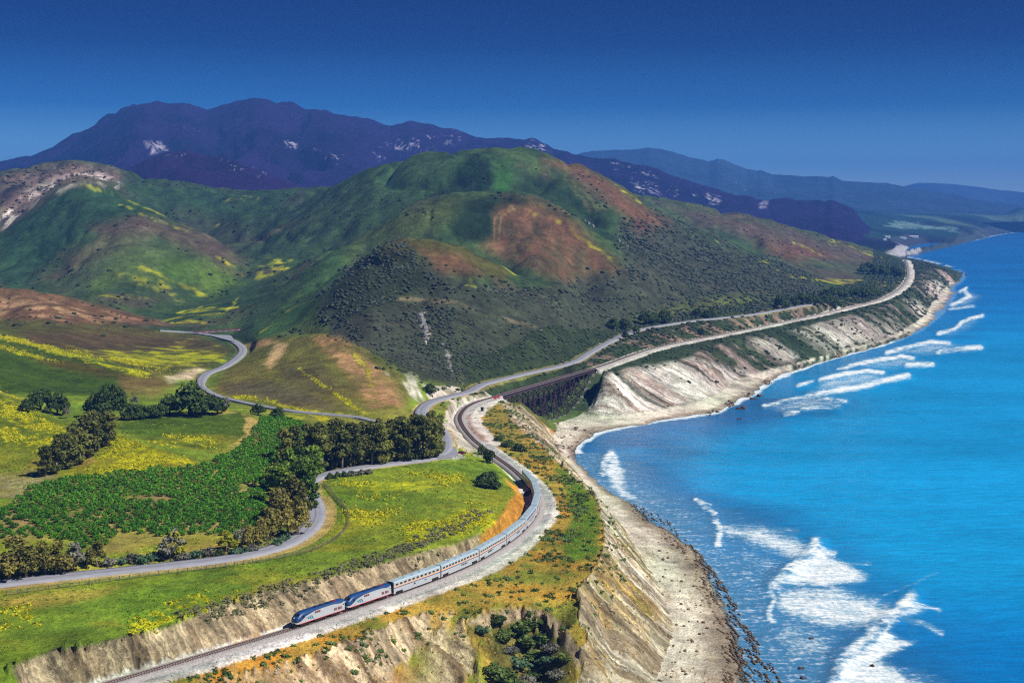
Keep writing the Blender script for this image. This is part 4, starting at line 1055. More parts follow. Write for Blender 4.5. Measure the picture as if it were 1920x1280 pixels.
    cc = cc * (1 + 0.12 * n2 + 0.06 * n1 + 0.22 * fbm(X * 0.35 + 0.12 * Y, Y, 90.0, 4, 730) + 0.10 * fbm(X * 0.2 + 0.1 * Y, Y, 24.0, 3, 731))[..., None]
    z = crest * (0.7 + 0.5 * n1) * np.clip(Y / 600, 0.6, 1.4) + 0.18 * fbm(X, Y * 1.5, 22, 3, 720)
    z = np.where(dS < 15, z * dS / 15, z)
    land = (bilin(GZ, np.interp(Y, YS, np.arange(NR)), (us[None, :] * np.ones_like(Y) - US[0]) / (US[1] - US[0])) > 3.0) & (Y > YS[0] + 2) & (Y < YS[-1] - 50) & (us[None, :] < US[-1] - 0.002)
    kw = ~(land[:-1, :-1] & land[1:, :-1] & land[:-1, 1:] & land[1:, 1:])
    print("sea quads", kw.sum())
    me = fast_mesh("sea", np.stack([X, Y, z], -1).reshape(-1, 3), grid_faces(len(ys), len(us), kw), 4, True, cc.reshape(-1, 3))
    fa = me.attributes.new("Foam", 'FLOAT', 'POINT'); fa.data.foreach_set("value", foam.astype(np.float32).ravel())
    m, nt, b = new_mat("sea_water")
    at = N(nt, "ShaderNodeAttribute", attribute_name="Col"); fo = N(nt, "ShaderNodeAttribute", attribute_name="Foam")
    geo = N(nt, "ShaderNodeNewGeometry")
    mp = N(nt, "ShaderNodeMapping"); mp.inputs["Rotation"].default_value = (0, 0, math.radians(-18)); mp.inputs["Scale"].default_value = (0.45, 1.25, 1)
    nt.links.new(geo.outputs["Position"], mp.inputs[0])
    nA = N(nt, "ShaderNodeTexNoise"); nA.inputs["Scale"].default_value = 0.42; nA.inputs["Detail"].default_value = 8; nA.inputs["Roughness"].default_value = 0.72
    nB = N(nt, "ShaderNodeTexNoise"); nB.inputs["Scale"].default_value = 0.075; nB.inputs["Detail"].default_value = 4
    nC = N(nt, "ShaderNodeTexNoise"); nC.inputs["Scale"].default_value = 0.2; nC.inputs["Detail"].default_value = 7; nC.inputs["Roughness"].default_value = 0.6
    nt.links.new(geo.outputs["Position"], nA.inputs["Vector"]); nt.links.new(mp.outputs[0], nB.inputs["Vector"]); nt.links.new(mp.outputs[0], nC.inputs["Vector"])
    thr = math_node(nt, 'SUBTRACT', math_node(nt, 'ADD', fo.outputs["Fac"], math_node(nt, 'MULTIPLY', math_node(nt, 'SUBTRACT', math_node(nt, 'ADD', math_node(nt, 'MULTIPLY', nA.outputs[0], 0.6), math_node(nt, 'MULTIPLY', nC.outputs[0], 0.4)), 0.5), 4.0)), 0.5)
    ff = N(nt, "ShaderNodeMapRange"); ff.inputs[1].default_value = -0.1; ff.inputs[2].default_value = 0.75
    nt.links.new(thr, ff.inputs[0])
    gate = N(nt, "ShaderNodeMapRange"); gate.inputs[1].default_value = 0.02; gate.inputs[2].default_value = 0.2; nt.links.new(fo.outputs["Fac"], gate.inputs[0])
    core = N(nt, 'ShaderNodeMapRange'); core.inputs[1].default_value = 0.9; core.inputs[2].default_value = 1.15; nt.links.new(fo.outputs['Fac'], core.inputs[0])
    fac = math_node(nt, 'MAXIMUM', math_node(nt, 'MULTIPLY', ff.outputs[0], gate.outputs[0]), core.outputs[0])
    rw = N(nt, "ShaderNodeMapRange"); rw.inputs[1].default_value = 0.35; rw.inputs[2].default_value = 0.65; rw.inputs[3].default_value = 0.86; rw.inputs[4].default_value = 1.12; nt.links.new(math_node(nt, 'ADD', math_node(nt, 'MULTIPLY', nC.outputs[0], 0.8), math_node(nt, 'MULTIPLY', nA.outputs[0], 0.2)), rw.inputs[0])
    vm = N(nt, "ShaderNodeVectorMath", operation='SCALE'); nt.links.new(at.outputs["Color"], vm.inputs[0]); nt.links.new(rw.outputs[0], vm.inputs["Scale"])
    mk = N(nt, 'ShaderNodeMapRange'); mk.inputs[1].default_value = 0.05; mk.inputs[2].default_value = 0.9; mk.inputs[4].default_value = 0.55; nt.links.new(fo.outputs['Fac'], mk.inputs[0])
    milky = mix_col(nt, mk.outputs[0], vm.outputs[0], (0.22, 0.5, 0.62, 1))
    nt.links.new(mix_col(nt, fac, milky, (0.86, 0.88, 0.86, 1)), b.inputs["Base Color"])
    nt.links.new(math_node(nt, 'ADD', math_node(nt, 'MULTIPLY', fac, 0.6), 0.22), b.inputs["Roughness"])
    b.inputs["IOR"].default_value = 1.33; b.inputs["Specular IOR Level"].default_value = 0.35
    bp = N(nt, "ShaderNodeBump"); bp.inputs["Strength"].default_value = 0.55; bp.inputs["Distance"].default_value = 1.2
    hh = math_node(nt, 'ADD', math_node(nt, 'MULTIPLY', nC.outputs[0], 1.6), math_node(nt, 'ADD', math_node(nt, 'MULTIPLY', nB.outputs[0], 2.0), math_node(nt, 'MULTIPLY', nA.outputs[0], 0.5)))
    nt.links.new(hh, bp.inputs["Height"]); nt.links.new(bp.outputs[0], b.inputs["Normal"])
    me.materials.append(m)
    o = mesh_obj("sea", me); tag(o, kind="structure")
sea()

# ------------------------------------------------------------------ mountains behind
def mountain(name, ridge, zfoot, Yfoot, Yback, base, rocks=(), nu=520, nr=120, rug=1.0, seed=0, dark=None):
    """ridge: (col,row,distance) of the skyline"""
    r = np.array([(x, y, Y) for x, y, Y in ridge], float)
    us = np.linspace((r[0, 0] - CX) / F, (r[-1, 0] - CX) / F, nu); pxc = CX + F * us
    ry = np.interp(pxc, r[:, 0], r[:, 1]); rY = np.interp(pxc, r[:, 0], r[:, 2])
    rz = H - (ry - HY) * rY / F
    rz = rz + min(rug, 1.0) * 9 * fbm(pxc, pxc * 0, 26.0, 4, seed + 3)
    t = np.concatenate([np.linspace(0, 1, nr), 1 + np.linspace(0, 1, 25)[1:]])
    T = t[:, None] * np.ones((1, nu))
    Y = np.where(T <= 1, Yfoot + T * (rY - Yfoot)[None, :], rY[None, :] + (T - 1) * (Yback - rY)[None, :])
    X = us[None, :] * Y
    sc = (rY.mean() / 6500.0)
    prof = np.where(T <= 1, 0.22 * T + 0.78 * T ** 1.7, 1 - (T - 1) ** 1.3 * 0.9)
    if name == 'mountain_range': zfoot = (120 - 115 * sstep(1100, 1450, pxc))[None, :]
    z = zfoot + (rz[None, :] - zfoot) * prof
    wob = 350 * sc * fbm(X, Y, 900 * sc, 3, seed + 1)
    rd = 1 - np.abs(fbm(X + wob, Y * 0.35, 620 * sc, 4, seed + 2)) * 2.4
    rd2 = 1 - np.abs(fbm(X + wob, Y * 0.5, 210 * sc, 4, seed + 7)) * 2.4
    env = np.where(T <= 1, np.clip(1 - T, 0, 1) ** 0.6 * np.clip(T * 4, 0, 1), 0.3)
    hgt = np.clip(rz[None, :] - zfoot, 0, None)
    z = z + env * hgt * rug * (0.24 * (rd - 0.4) + 0.10 * (rd2 - 0.4)) + rug * 6 * sc * fbm(X, Y, 90 * sc, 3, seed + 9) * np.clip(T * 5, 0, 1)
    px = pxc[None, :] * np.ones_like(T); py = HY + F * (H - z) / Y
    cc = np.zeros(T.shape + (3,)); cc[:] = lin(base)
    nn = fbm(X, Y, 260 * sc, 4, seed + 20); ns = fbm(X, Y * 0.6, 60 * sc, 3, seed + 21)
    cc *= (1 + 0.35 * nn + 0.2 * ns)[..., None]
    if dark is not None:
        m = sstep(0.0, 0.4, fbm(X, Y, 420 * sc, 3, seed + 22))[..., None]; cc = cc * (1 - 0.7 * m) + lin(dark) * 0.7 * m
    for pts, f, thr, c in rocks:
        m = (1 - sstep(-f, f, sd_poly(px + 8 * nn, py + 5 * ns, pts))) * sstep(thr + 0.12, thr + 0.45, fbm(X, Y * 0.4, 20 * sc, 4, seed + 30, 0.8)) * (T <= 1.02) * 0.8
        cc = cc * (1 - m[..., None]) + lin(c) * m[..., None]
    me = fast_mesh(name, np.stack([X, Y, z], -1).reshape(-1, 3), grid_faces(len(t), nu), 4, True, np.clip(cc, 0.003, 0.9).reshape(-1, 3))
    m, nt, b = new_mat(name + "_scrub")
    at = N(nt, "ShaderNodeAttribute", attribute_name="Col"); geo = N(nt, "ShaderNodeNewGeometry")
    n1 = N(nt, "ShaderNodeTexNoise"); n1.inputs["Scale"].default_value = 0.03 / sc; n1.inputs["Detail"].default_value = 8; n1.inputs["Roughness"].default_value = 0.7
    nt.links.new(geo.outputs["Position"], n1.inputs["Vector"])
    r1 = N(nt, "ShaderNodeMapRange"); r1.inputs[1].default_value = 0.3; r1.inputs[2].default_value = 0.7; r1.inputs[3].default_value = 0.6; r1.inputs[4].default_value = 1.4
    nt.links.new(n1.outputs[0], r1.inputs[0])
    vm = N(nt, "ShaderNodeVectorMath", operation='SCALE'); nt.links.new(at.outputs["Color"], vm.inputs[0]); nt.links.new(r1.outputs[0], vm.inputs["Scale"])
    nt.links.new(vm.outputs[0], b.inputs["Base Color"]); b.inputs["Roughness"].default_value = 0.95; b.inputs["Specular IOR Level"].default_value = 0.05
    bp = N(nt, "ShaderNodeBump"); bp.inputs["Strength"].default_value = 0.6; bp.inputs["Distance"].default_value = 14 * sc
    nt.links.new(n1.outputs[0], bp.inputs["Height"]); nt.links.new(bp.outputs[0], b.inputs["Normal"])
    me.materials.append(m)
    o = mesh_obj(name, me); tag(o, kind="structure")

R1 = [(-320, 345), (-150, 322), (0, 303), (60, 290), (130, 262), (190, 230), (240, 200), (265, 195), (295, 193), (345, 195), (390, 203), (435, 193), (480, 183), (510, 190), (560, 203), (640, 216), (700, 228), (730, 236), (768, 227),
      (820, 235), (850, 242), (895, 257), (940, 258), (1000, 264), (1040, 280), (1080, 290), (1130, 297), (1150, 296), (1200, 308), (1260, 325), (1310, 345), (1370, 362), (1430, 375), (1470, 372), (1520, 378), (1560, 376),
      (1600, 395), (1612, 412), (1630, 430), (1660, 450)]
ROCKC = (176, 172, 186)
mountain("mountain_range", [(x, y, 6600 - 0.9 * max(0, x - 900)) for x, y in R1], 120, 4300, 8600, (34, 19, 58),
         [([(268, 268), (300, 266), (310, 280), (285, 288)], 5, -0.35, ROCKC), ([(535, 262), (556, 262), (556, 275), (540, 274)], 4, -0.1, ROCKC), ([(590, 280), (640, 285), (650, 310), (600, 312)], 8, 0.1, ROCKC),
          ([(700, 280), (740, 265), (860, 245), (870, 265), (760, 290), (710, 300)], 8, 0.06, ROCKC), ([(975, 265), (1020, 270), (1030, 290), (1000, 290)], 6, 0.0, ROCKC), ([(1180, 335), (1230, 345), (1240, 365), (1190, 362)], 6, -0.05, ROCKC),
          ([(1130, 300), (1215, 315), (1230, 335), (1150, 315)], 6, 0.15, ROCKC), ([(1320, 362), (1350, 370), (1345, 384), (1322, 380)], 5, -0.15, ROCKC), ([(1424, 374), (1440, 376), (1438, 390), (1426, 390)], 4, -0.3, ROCKC),
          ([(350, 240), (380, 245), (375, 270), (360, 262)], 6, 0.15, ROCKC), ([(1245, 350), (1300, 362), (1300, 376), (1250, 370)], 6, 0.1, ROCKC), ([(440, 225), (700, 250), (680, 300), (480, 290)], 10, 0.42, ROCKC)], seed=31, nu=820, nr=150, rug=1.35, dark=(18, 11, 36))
R1b = [(150, 345), (225, 322), (262, 305), (295, 290), (335, 284), (370, 289), (410, 296), (450, 304), (490, 318), (530, 334), (570, 350), (640, 372)]
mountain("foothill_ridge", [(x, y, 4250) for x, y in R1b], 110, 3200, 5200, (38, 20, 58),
         [([(415, 300), (500, 322), (495, 335), (430, 318)], 5, 0.12, (200, 195, 205)), ([(300, 290), (350, 288), (350, 300), (310, 300)], 5, 0.2, (120, 130, 120))], seed=51, nu=260, nr=70, dark=(20, 12, 36), rug=0.8)
R2 = [(960, 345), (1060, 300), (1090, 289), (1112, 283), (1160, 281), (1220, 277), (1235, 280), (1262, 286), (1300, 297), (1330, 303), (1345, 298), (1366, 303), (1400, 318), (1420, 320), (1426, 318), (1450, 328), (1490, 330), (1500, 329), (1555, 333), (1562, 331), (1580, 341), (1640, 342),
      (1700, 350), (1760, 360), (1850, 378), (1930, 388), (2150, 396)]
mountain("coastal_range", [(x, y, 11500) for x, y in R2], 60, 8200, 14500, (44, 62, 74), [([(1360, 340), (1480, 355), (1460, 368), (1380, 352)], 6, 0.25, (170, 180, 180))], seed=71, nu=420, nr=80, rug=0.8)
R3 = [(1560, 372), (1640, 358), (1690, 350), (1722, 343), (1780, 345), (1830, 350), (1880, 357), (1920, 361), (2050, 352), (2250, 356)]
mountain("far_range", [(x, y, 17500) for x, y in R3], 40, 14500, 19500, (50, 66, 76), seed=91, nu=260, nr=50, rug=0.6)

# ------------------------------------------------------------------ air
hz = MB().box(-14000, 14000, -1500, 20500, -40, 800).build("haze", None)
tag(hz, kind="stuff")
hm = bpy.data.materials.new("haze_air"); hm.use_nodes = True
hn = hm.node_tree
for n in list(hn.nodes): hn.nodes.remove(n)
ho = hn.nodes.new("ShaderNodeOutputMaterial"); hv = hn.nodes.new("ShaderNodeVolumePrincipled")
hv.inputs["Color"].default_value = (0.09, 0.31, 1.0, 1)
hv.inputs["Density"].default_value = 8e-5
hv.inputs["Anisotropy"].default_value = 0.0
hn.links.new(hv.outputs[0], ho.inputs["Volume"])
hz.data.materials.append(hm)
# ------------------------------------------------------------------ roads
def road_material(name, srgb, crack=True):
    m, nt, b = new_mat(name)
    geo = N(nt, "ShaderNodeNewGeometry"); at = N(nt, "ShaderNodeAttribute", attribute_name="Lane")
    n1 = N(nt, "ShaderNodeTexNoise"); n1.inputs["Scale"].default_value = 0.25; n1.inputs["Detail"].default_value = 6; nt.links.new(geo.outputs["Position"], n1.inputs["Vector"])
    sep = N(nt, "ShaderNodeSeparateXYZ"); nt.links.new(at.outputs["Vector"], sep.inputs[0])
    cmb = N(nt, "ShaderNodeCombineXYZ"); nt.links.new(math_node(nt, 'MULTIPLY', sep.outputs[0], 0.06), cmb.inputs[0]); nt.links.new(math_node(nt, 'MULTIPLY', sep.outputs[1], 1.6), cmb.inputs[1])
    n2 = N(nt, "ShaderNodeTexNoise"); n2.inputs["Scale"].default_value = 1.0; n2.inputs["Detail"].default_value = 3; nt.links.new(cmb.outputs[0], n2.inputs["Vector"])
    c = lin(srgb)
    r = N(nt, "ShaderNodeValToRGB"); r.color_ramp.elements[0].position = 0.3; r.color_ramp.elements[1].position = 0.7
    r.color_ramp.elements[0].color = (*(c * 0.78), 1); r.color_ramp.elements[1].color = (*(c * 1.18), 1)
    nt.links.new(math_node(nt, 'ADD', math_node(nt, 'MULTIPLY', n1.outputs[0], 0.5), math_node(nt, 'MULTIPLY', n2.outputs[0], 0.5)), r.inputs[0])
    # sealed crack and worn line wandering along the middle
    wob = math_node(nt, 'MULTIPLY', math_node(nt, 'SUBTRACT', n1.outputs[0], 0.5), 1.6)
    dm = math_node(nt, 'ABSOLUTE', math_node(nt, 'ADD', sep.outputs[1], wob))
    f = N(nt, "ShaderNodeMapRange"); f.inputs[1].default_value = 0.18; f.inputs[2].default_value = 0.5; f.inputs[3].default_value = 1.0; f.inputs[4].default_value = 0.0
    nt.links.new(dm, f.inputs[0])
    out = mix_col(nt, math_node(nt, 'MULTIPLY', f.outputs[0], 0.55 if crack else 0.0), r.outputs[0], (*(c * 0.4), 1))
    nt.links.new(out, b.inputs["Base Color"]); b.inputs["Roughness"].default_value = 0.85; b.inputs["Specular IOR Level"].default_value = 0.25
    return m

def ribbon(name, line, hw, mat, lift=0.08, skirt=1.2, width_fn=None):
    t = np.gradient(line[:, :2], axis=0); t /= np.linalg.norm(t, axis=1)[:, None] + 1e-9
    nrm = np.stack([t[:, 1], -t[:, 0]], -1)
    s = np.concatenate([[0], np.cumsum(np.linalg.norm(np.diff(line[:, :2], axis=0), axis=1))])
    w = np.full(len(line), hw) if width_fn is None else width_fn(s)
    offs = np.array([-1, -1, -0.5, 0, 0.5, 1, 1]); dz = np.array([-skirt, 0, 0.03, 0.06, 0.03, 0, -skirt])
    n = len(offs)
    co = np.zeros((len(line), n, 3)); lane = np.zeros((len(line), n, 3))
    for k in range(n):
        co[:, k, :2] = line[:, :2] + nrm * (offs[k] * w)[:, None]; co[:, k, 2] = line[:, 2] + lift + dz[k]
        lane[:, k, 0] = s; lane[:, k, 1] = offs[k] * w
    me = fast_mesh(name, co.reshape(-1, 3), grid_faces(len(line), n), 4, False, None, [mat])
    a = me.attributes.new("Lane", 'FLOAT_VECTOR', 'POINT'); a.data.foreach_set("vector", lane.astype(np.float32).ravel())
    o = mesh_obj(name, me); tag(o, kind="structure")
    return o
M_ROAD = road_material("worn_asphalt", (138, 140, 150))
ribbon("road", ROAD_A, 3.9, M_ROAD)
ribbon("valley_road", ROAD_B, 3.4, M_ROAD, width_fn=lambda s: 2.1 + 1.4 * sstep(s[np.argmax(ROAD_B[:, 1] > 930)] - 30, s[np.argmax(ROAD_B[:, 1] > 930)] + 30, s))
# paved pull-outs: junction by the eucalyptus and the turn-out in the valley
def pad(name, pts, z, mat, th=0.8):
    p = [W(x, y, z) for x, y in pts]
    mb = MB().loft([[(q[0], q[1], z - th) for q in p], [(q[0], q[1], z) for q in p]])
    o = mb.build(name, mat); a = o.data.attributes.new("Lane", 'FLOAT_VECTOR', 'POINT')
    a.data.foreach_set("vector", np.tile(np.array([0, 9, 0], np.float32), len(o.data.vertices)))
    tag(o, kind="structure")
pad("paved_junction", [(818, 858), (828, 838), (829, 812), (836, 814), (846, 832), (856, 842), (858, 849), (845, 856)], 39.42, M_ROAD)
pad("paved_turnout", [(388, 627), (433, 628), (441, 640), (430, 638)], 41.55, M_ROAD)

# ------------------------------------------------------------------ railway
TS = np.concatenate([[0], np.cumsum(np.linalg.norm(np.diff(TRACK[:, :2], axis=0), axis=1))])
def tpos(s):
    s = np.asarray(s, float)
    return np.stack([np.interp(s, TS, TRACK[:, 0]), np.interp(s, TS, TRACK[:, 1])], -1)
def tdir(s):
    d = tpos(np.asarray(s) + 1.5) - tpos(np.asarray(s) - 1.5)
    return d / (np.linalg.norm(d, axis=-1, keepdims=True) + 1e-9)
def s_at_Y(Y):
    return float(np.interp(Y, TRACK[:, 1], TS))
S_B0, S_B1 = s_at_Y(947.0), s_at_Y(1105.0)
RAILZ = ZT + 0.55
M_STEEL = simple("worn_rail_steel", (118, 96, 86), 0.5, 0.4, 0.2, 0.4)
M_TIE = simple("creosoted_timber", (74, 58, 52), 0.9, 0, 0.3, 0.5)
M_BALLAST = simple("crushed_ballast", (146, 142, 140), 0.95, 0, 0.3, 1.4)
track = empty("railway_track", (0, 0, 0))
tag(track, "single railway track on grey ballast curving along the bluff and over the trestle", "railway track")
def loft_along(name, s, prof, mat, parent):
    P = tpos(s); D = tdir(s)
    co = np.zeros((len(s), len(prof), 3))
    for k, (o, z) in enumerate(prof):
        co[:, k, 0] = P[:, 0] + D[:, 1] * o; co[:, k, 1] = P[:, 1] - D[:, 0] * o; co[:, k, 2] = z
    f = []
    n = len(prof)
    i = np.arange(len(s) - 1)[:, None] * n; j = np.arange(n)[None, :]
    fa = np.stack([i + j, i + (j + 1) % n, i + n + (j + 1) % n, i + n + j], -1).reshape(-1, 4)
    return mesh_obj(name, fast_mesh(name, co.reshape(-1, 3), fa, 4, False, None, [mat]), None, parent)
ballast_prof = [(-3.6, ZT - 1.4), (-3.4, ZT - 0.25), (-1.9, ZT + 0.28), (1.9, ZT + 0.28), (3.4, ZT - 0.25), (3.6, ZT - 1.4)]
s_end = TS[-1]
loft_along("ballast", np.arange(2, S_B0 + 1, 4.0), ballast_prof, M_BALLAST, track)
loft_along("ballast", np.arange(S_B1 - 1, s_end - 2, 6.0), ballast_prof, M_BALLAST, track)
for o in (-0.76, 0.76):
    loft_along("rail", np.arange(2, s_end - 2, 4.0), [(o - 0.06, ZT + 0.36), (o - 0.06, RAILZ), (o + 0.06, RAILZ), (o + 0.06, ZT + 0.36)], M_STEEL, track)
ts = np.arange(3, s_at_Y(1500.0), 0.85)
P = tpos(ts); D = tdir(ts)
box = np.array([(x, y, z) for z in (0.18, 0.37) for y in (-1.3, 1.3) for x in (-0.13, 0.13)])
co = np.zeros((len(ts), 8, 3))
co[:, :, 0] = P[:, :1] + box[None, :, 0] * D[:, :1] + box[None, :, 1] * D[:, 1:]
co[:, :, 1] = P[:, 1:] + box[None, :, 0] * D[:, 1:] - box[None, :, 1] * D[:, :1]
co[:, :, 2] = ZT + box[None, :, 2]
bf = np.array([(0, 2, 3, 1), (4, 5, 7, 6), (0, 1, 5, 4), (2, 6, 7, 3), (0, 4, 6, 2), (1, 3, 7, 5)])
tie = mesh_obj("ties", fast_mesh("ties", co.reshape(-1, 3), (np.arange(len(ts))[:, None, None] * 8 + bf[None]).reshape(-1, 4), 4, False, None, [M_TIE]), None, track)
tag(tie, kind="stuff")

# ------------------------------------------------------------------ trestle
M_TRES = simple("dark_weathered_steel", (62, 44, 52), 0.75, 0.1, 0.3, 0.3)
M_TRES2 = simple("weathered_walkway_timber", (120, 110, 116), 0.9, 0, 0.25, 0.4)
tres = empty("railway_trestle", (*tpos(S_B0), ZT))
tag(tres, "long dark steel railway trestle on tall braced bents across the creek gully", "bridge")
ox, oy = tres.location[0], tres.location[1]
def tp(s, o, z):
    p = tpos(s); d = tdir(s)
    return (p[0] + d[1] * o - ox, p[1] - d[0] * o - oy, z - ZT)
def along(name, prof, mat):
    ss = np.linspace(S_B0, S_B1, 30)
    return MB().loft([[tp(s, o, z) for o, z in prof] for s in ss]).build(name, mat, tres)
for sgn in (-1, 1):
    along("girder", [(sgn * 1.5 - 0.25, ZT - 2.2), (sgn * 1.5 + 0.25, ZT - 2.2), (sgn * 1.5 + 0.25, ZT + 0.12), (sgn * 1.5 - 0.25, ZT + 0.12)], M_TRES)
    along("walkway", [(sgn * 1.32, ZT + 0.13), (sgn * 2.9, ZT + 0.13), (sgn * 2.9, ZT + 0.27), (sgn * 1.32, ZT + 0.27)], M_TRES2)
    hr = MB()
    ss = np.linspace(S_B0, S_B1, 40)
    for a, b in zip(ss[:-1], ss[1:]):
        hr.bar(tp(a, sgn * 2.85, ZT + 1.3), tp(b, sgn * 2.85, ZT + 1.3), 0.09)
        hr.bar(tp(a, sgn * 2.85, ZT + 0.8), tp(b, sgn * 2.85, ZT + 0.8), 0.07)
        hr.bar(tp(a, sgn * 2.85, ZT + 0.2), tp(a, sgn * 2.85, ZT + 1.3), 0.09)
    hr.build("handrail", M_TRES, tres)
bs = np.linspace(S_B0 + 6, S_B1 - 6, 18)
prev = None
for bi_, s in enumerate(bs):
    P0 = tpos(s); gz = float(ground_z(P0[0], P0[1])[0]) - 1.0
    top = ZT - 2.25; hgt = top - gz
    if hgt < 1.0: continue
    bent = empty("bent"); bent.parent = tres
    bat = 0.16
    for sgn in (-1, 1):
        MB().bar(tp(s, sgn * (1.7 + bat * hgt), gz), tp(s, sgn * 1.7, top), 0.75).build("leg", M_TRES, bent)
    MB().box(-0.001, 0.001, 0, 0.001, 0, 0.001) if False else None
    MB().bar(tp(s, -2.3, top + 0.02), tp(s, 2.3, top + 0.02), 0.8, 0.6).build("cap", M_TRES, bent)
    nl = max(1, int(round(hgt / 7.0)))
    zs = np.linspace(gz + 0.6, top - 0.4, nl + 1)
    br = MB()
    for a, b in zip(zs[:-1], zs[1:]):
        wa = 1.7 + bat * (top - a); wb = 1.7 + bat * (top - b)
        br.bar(tp(s, -wa, a), tp(s, wb, b), 0.3); br.bar(tp(s, wa, a), tp(s, -wb, b), 0.3)
        br.bar(tp(s, -wa, a), tp(s, wa, a), 0.34)
    br.build("cross_brace", M_TRES, bent)
    MB().box(-1.2, 1.2, -1.2, 1.2, -1.5, 0.6).build("footing", simple("stained_concrete", (150, 142, 132), 0.9) if bi_ == 0 else bpy.data.materials["stained_concrete"], bent).location = tp(s, 1.7 + bat * hgt, gz + 0.3)
    f2 = bent.children[-1].copy(); C.objects.link(f2); f2.parent = bent; f2.location = tp(s, -(1.7 + bat * hgt), gz + 0.3)
    if prev is not None and bi_ % 2 == 1:
        s0, g0 = prev
        tb = MB()
        for sgn in (-1, 1):
            h = min(hgt, top - g0); nl = max(1, int(round(h / 8.0)))
            zz = np.linspace(top - h + 1, top - 0.4, nl + 1)
            for a, b in zip(zz[:-1], zz[1:]):
                wa = 1.7 + bat * (top - a); wb = 1.7 + bat * (top - b)
                tb.bar(tp(s0, sgn * wa, a), tp(s, sgn * wb, b), 0.28); tb.bar(tp(s, sgn * wa, a), tp(s0, sgn * wb, b), 0.28); tb.bar(tp(s0, sgn * wa, a), tp(s, sgn * wa, a), 0.3)
        tb.build("tower_brace", M_TRES, tres)
    prev = (s, gz)
# abutments
M_CONC = simple("pale_concrete", (196, 190, 180), 0.9, 0, 0.15, 0.3)
for s in (S_B0 - 1.0, S_B1 + 1.0):
    a = MB().loft([[tp(s + ds, -3.2, ZT - 7), tp(s + ds, 3.2, ZT - 7), tp(s + ds, 2.6, ZT + 0.1), tp(s + ds, -2.6, ZT + 0.1)] for ds in (-1.6, 1.6)])
    a.build("abutment", M_CONC, tres)

# ------------------------------------------------------------------ train
M_SILV = simple("brushed_silver_paint", (182, 186, 190), 0.45, 0.25, 0.05, 0.6)
M_SROOF = simple("ribbed_steel_roof", (164, 184, 194), 0.5, 0.2, 0.08, 0.5)
M_BLUE = simple("deep_blue_paint", (26, 62, 112), 0.4, 0.0, 0.08, 0.6)
M_STRB = simple("blue_stripe_paint", (18, 84, 150), 0.45, 0, 0.05)
M_STRO = simple("amber_stripe_paint", (238, 168, 92), 0.5, 0, 0.05)
M_RED = simple("red_sill_paint", (196, 52, 40), 0.5, 0, 0.08)
M_GLASS = simple("dark_tinted_glass", (22, 22, 28), 0.15, 0, 0.2, 0.5, 0.6)
M_BGLASS = simple("blue_lounge_glass", (34, 72, 128), 0.12, 0, 0.15, 0.5, 0.6)
M_DARK = simple("black_running_gear", (34, 28, 28), 0.8, 0.1, 0.3, 0.8)
M_LOUV = simple("maroon_louvre", (112, 42, 46), 0.7, 0, 0.15)
M_TEAL = simple("teal_emblem_paint", (16, 108, 138), 0.5, 0, 0.06)
M_LAMP = simple("white_lamp_lens", (236, 236, 232), 0.2, 0, 0.02)

def set_bogies(t, xs, wb, parent_mesh):
    for x in xs:
        b = mesh_obj("bogie", parent_mesh["frame"], None, t); b.location = (x, 0, 0)
        for dx in (-wb / 2, wb / 2):
            w = mesh_obj("wheelset", parent_mesh["wheel"], None, b); w.location = (dx, 0, 0.46)
BOG = {"frame": MB().box(-1.9, 1.9, -1.32, -1.05, 0.35, 0.8).box(-1.9, 1.9, 1.05, 1.32, 0.35, 0.8).box(-0.35, 0.35, -1.05, 1.05, 0.4, 0.75).box(-0.5, 0.5, -1.36, -1.3, 0.25, 0.55).box(-0.5, 0.5, 1.3, 1.36, 0.25, 0.55).mesh("bogie", M_DARK),
       "wheel": MB().cyl((0, -0.78, 0), (0, 1, 0), 0.46, 0.14, 16).cyl((0, 0.78, 0), (0, 1, 0), 0.46, 0.14, 16).cyl((0, 0, 0), (0, 1, 0), 0.08, 2.3, 8).mesh("wheelset", M_STEEL)}

def emblem(t, x, z, L, y, sgn):
    """three slanting swoosh blades"""
    for k in range(3):
        x0 = x - L * 0.5 + k * L * 0.30; h = L * (0.46 - 0.09 * k)
        pts = [(x0 + L * 0.55, z + h * 0.45), (x0 + L * 0.18, z + h * 0.30), (x0 - L * 0.05, z - h * 0.5 + 0.05 * k), (x0 + L * 0.10, z - h * 0.48), (x0 + L * 0.30, z + h * 0.10)]
        MB().loft([[(px_, y * sgn, pz_) for px_, pz_ in pts], [(px_, (y + 0.02) * sgn, pz_) for px_, pz_ in pts]]).build("emblem_blade", M_TEAL, t)

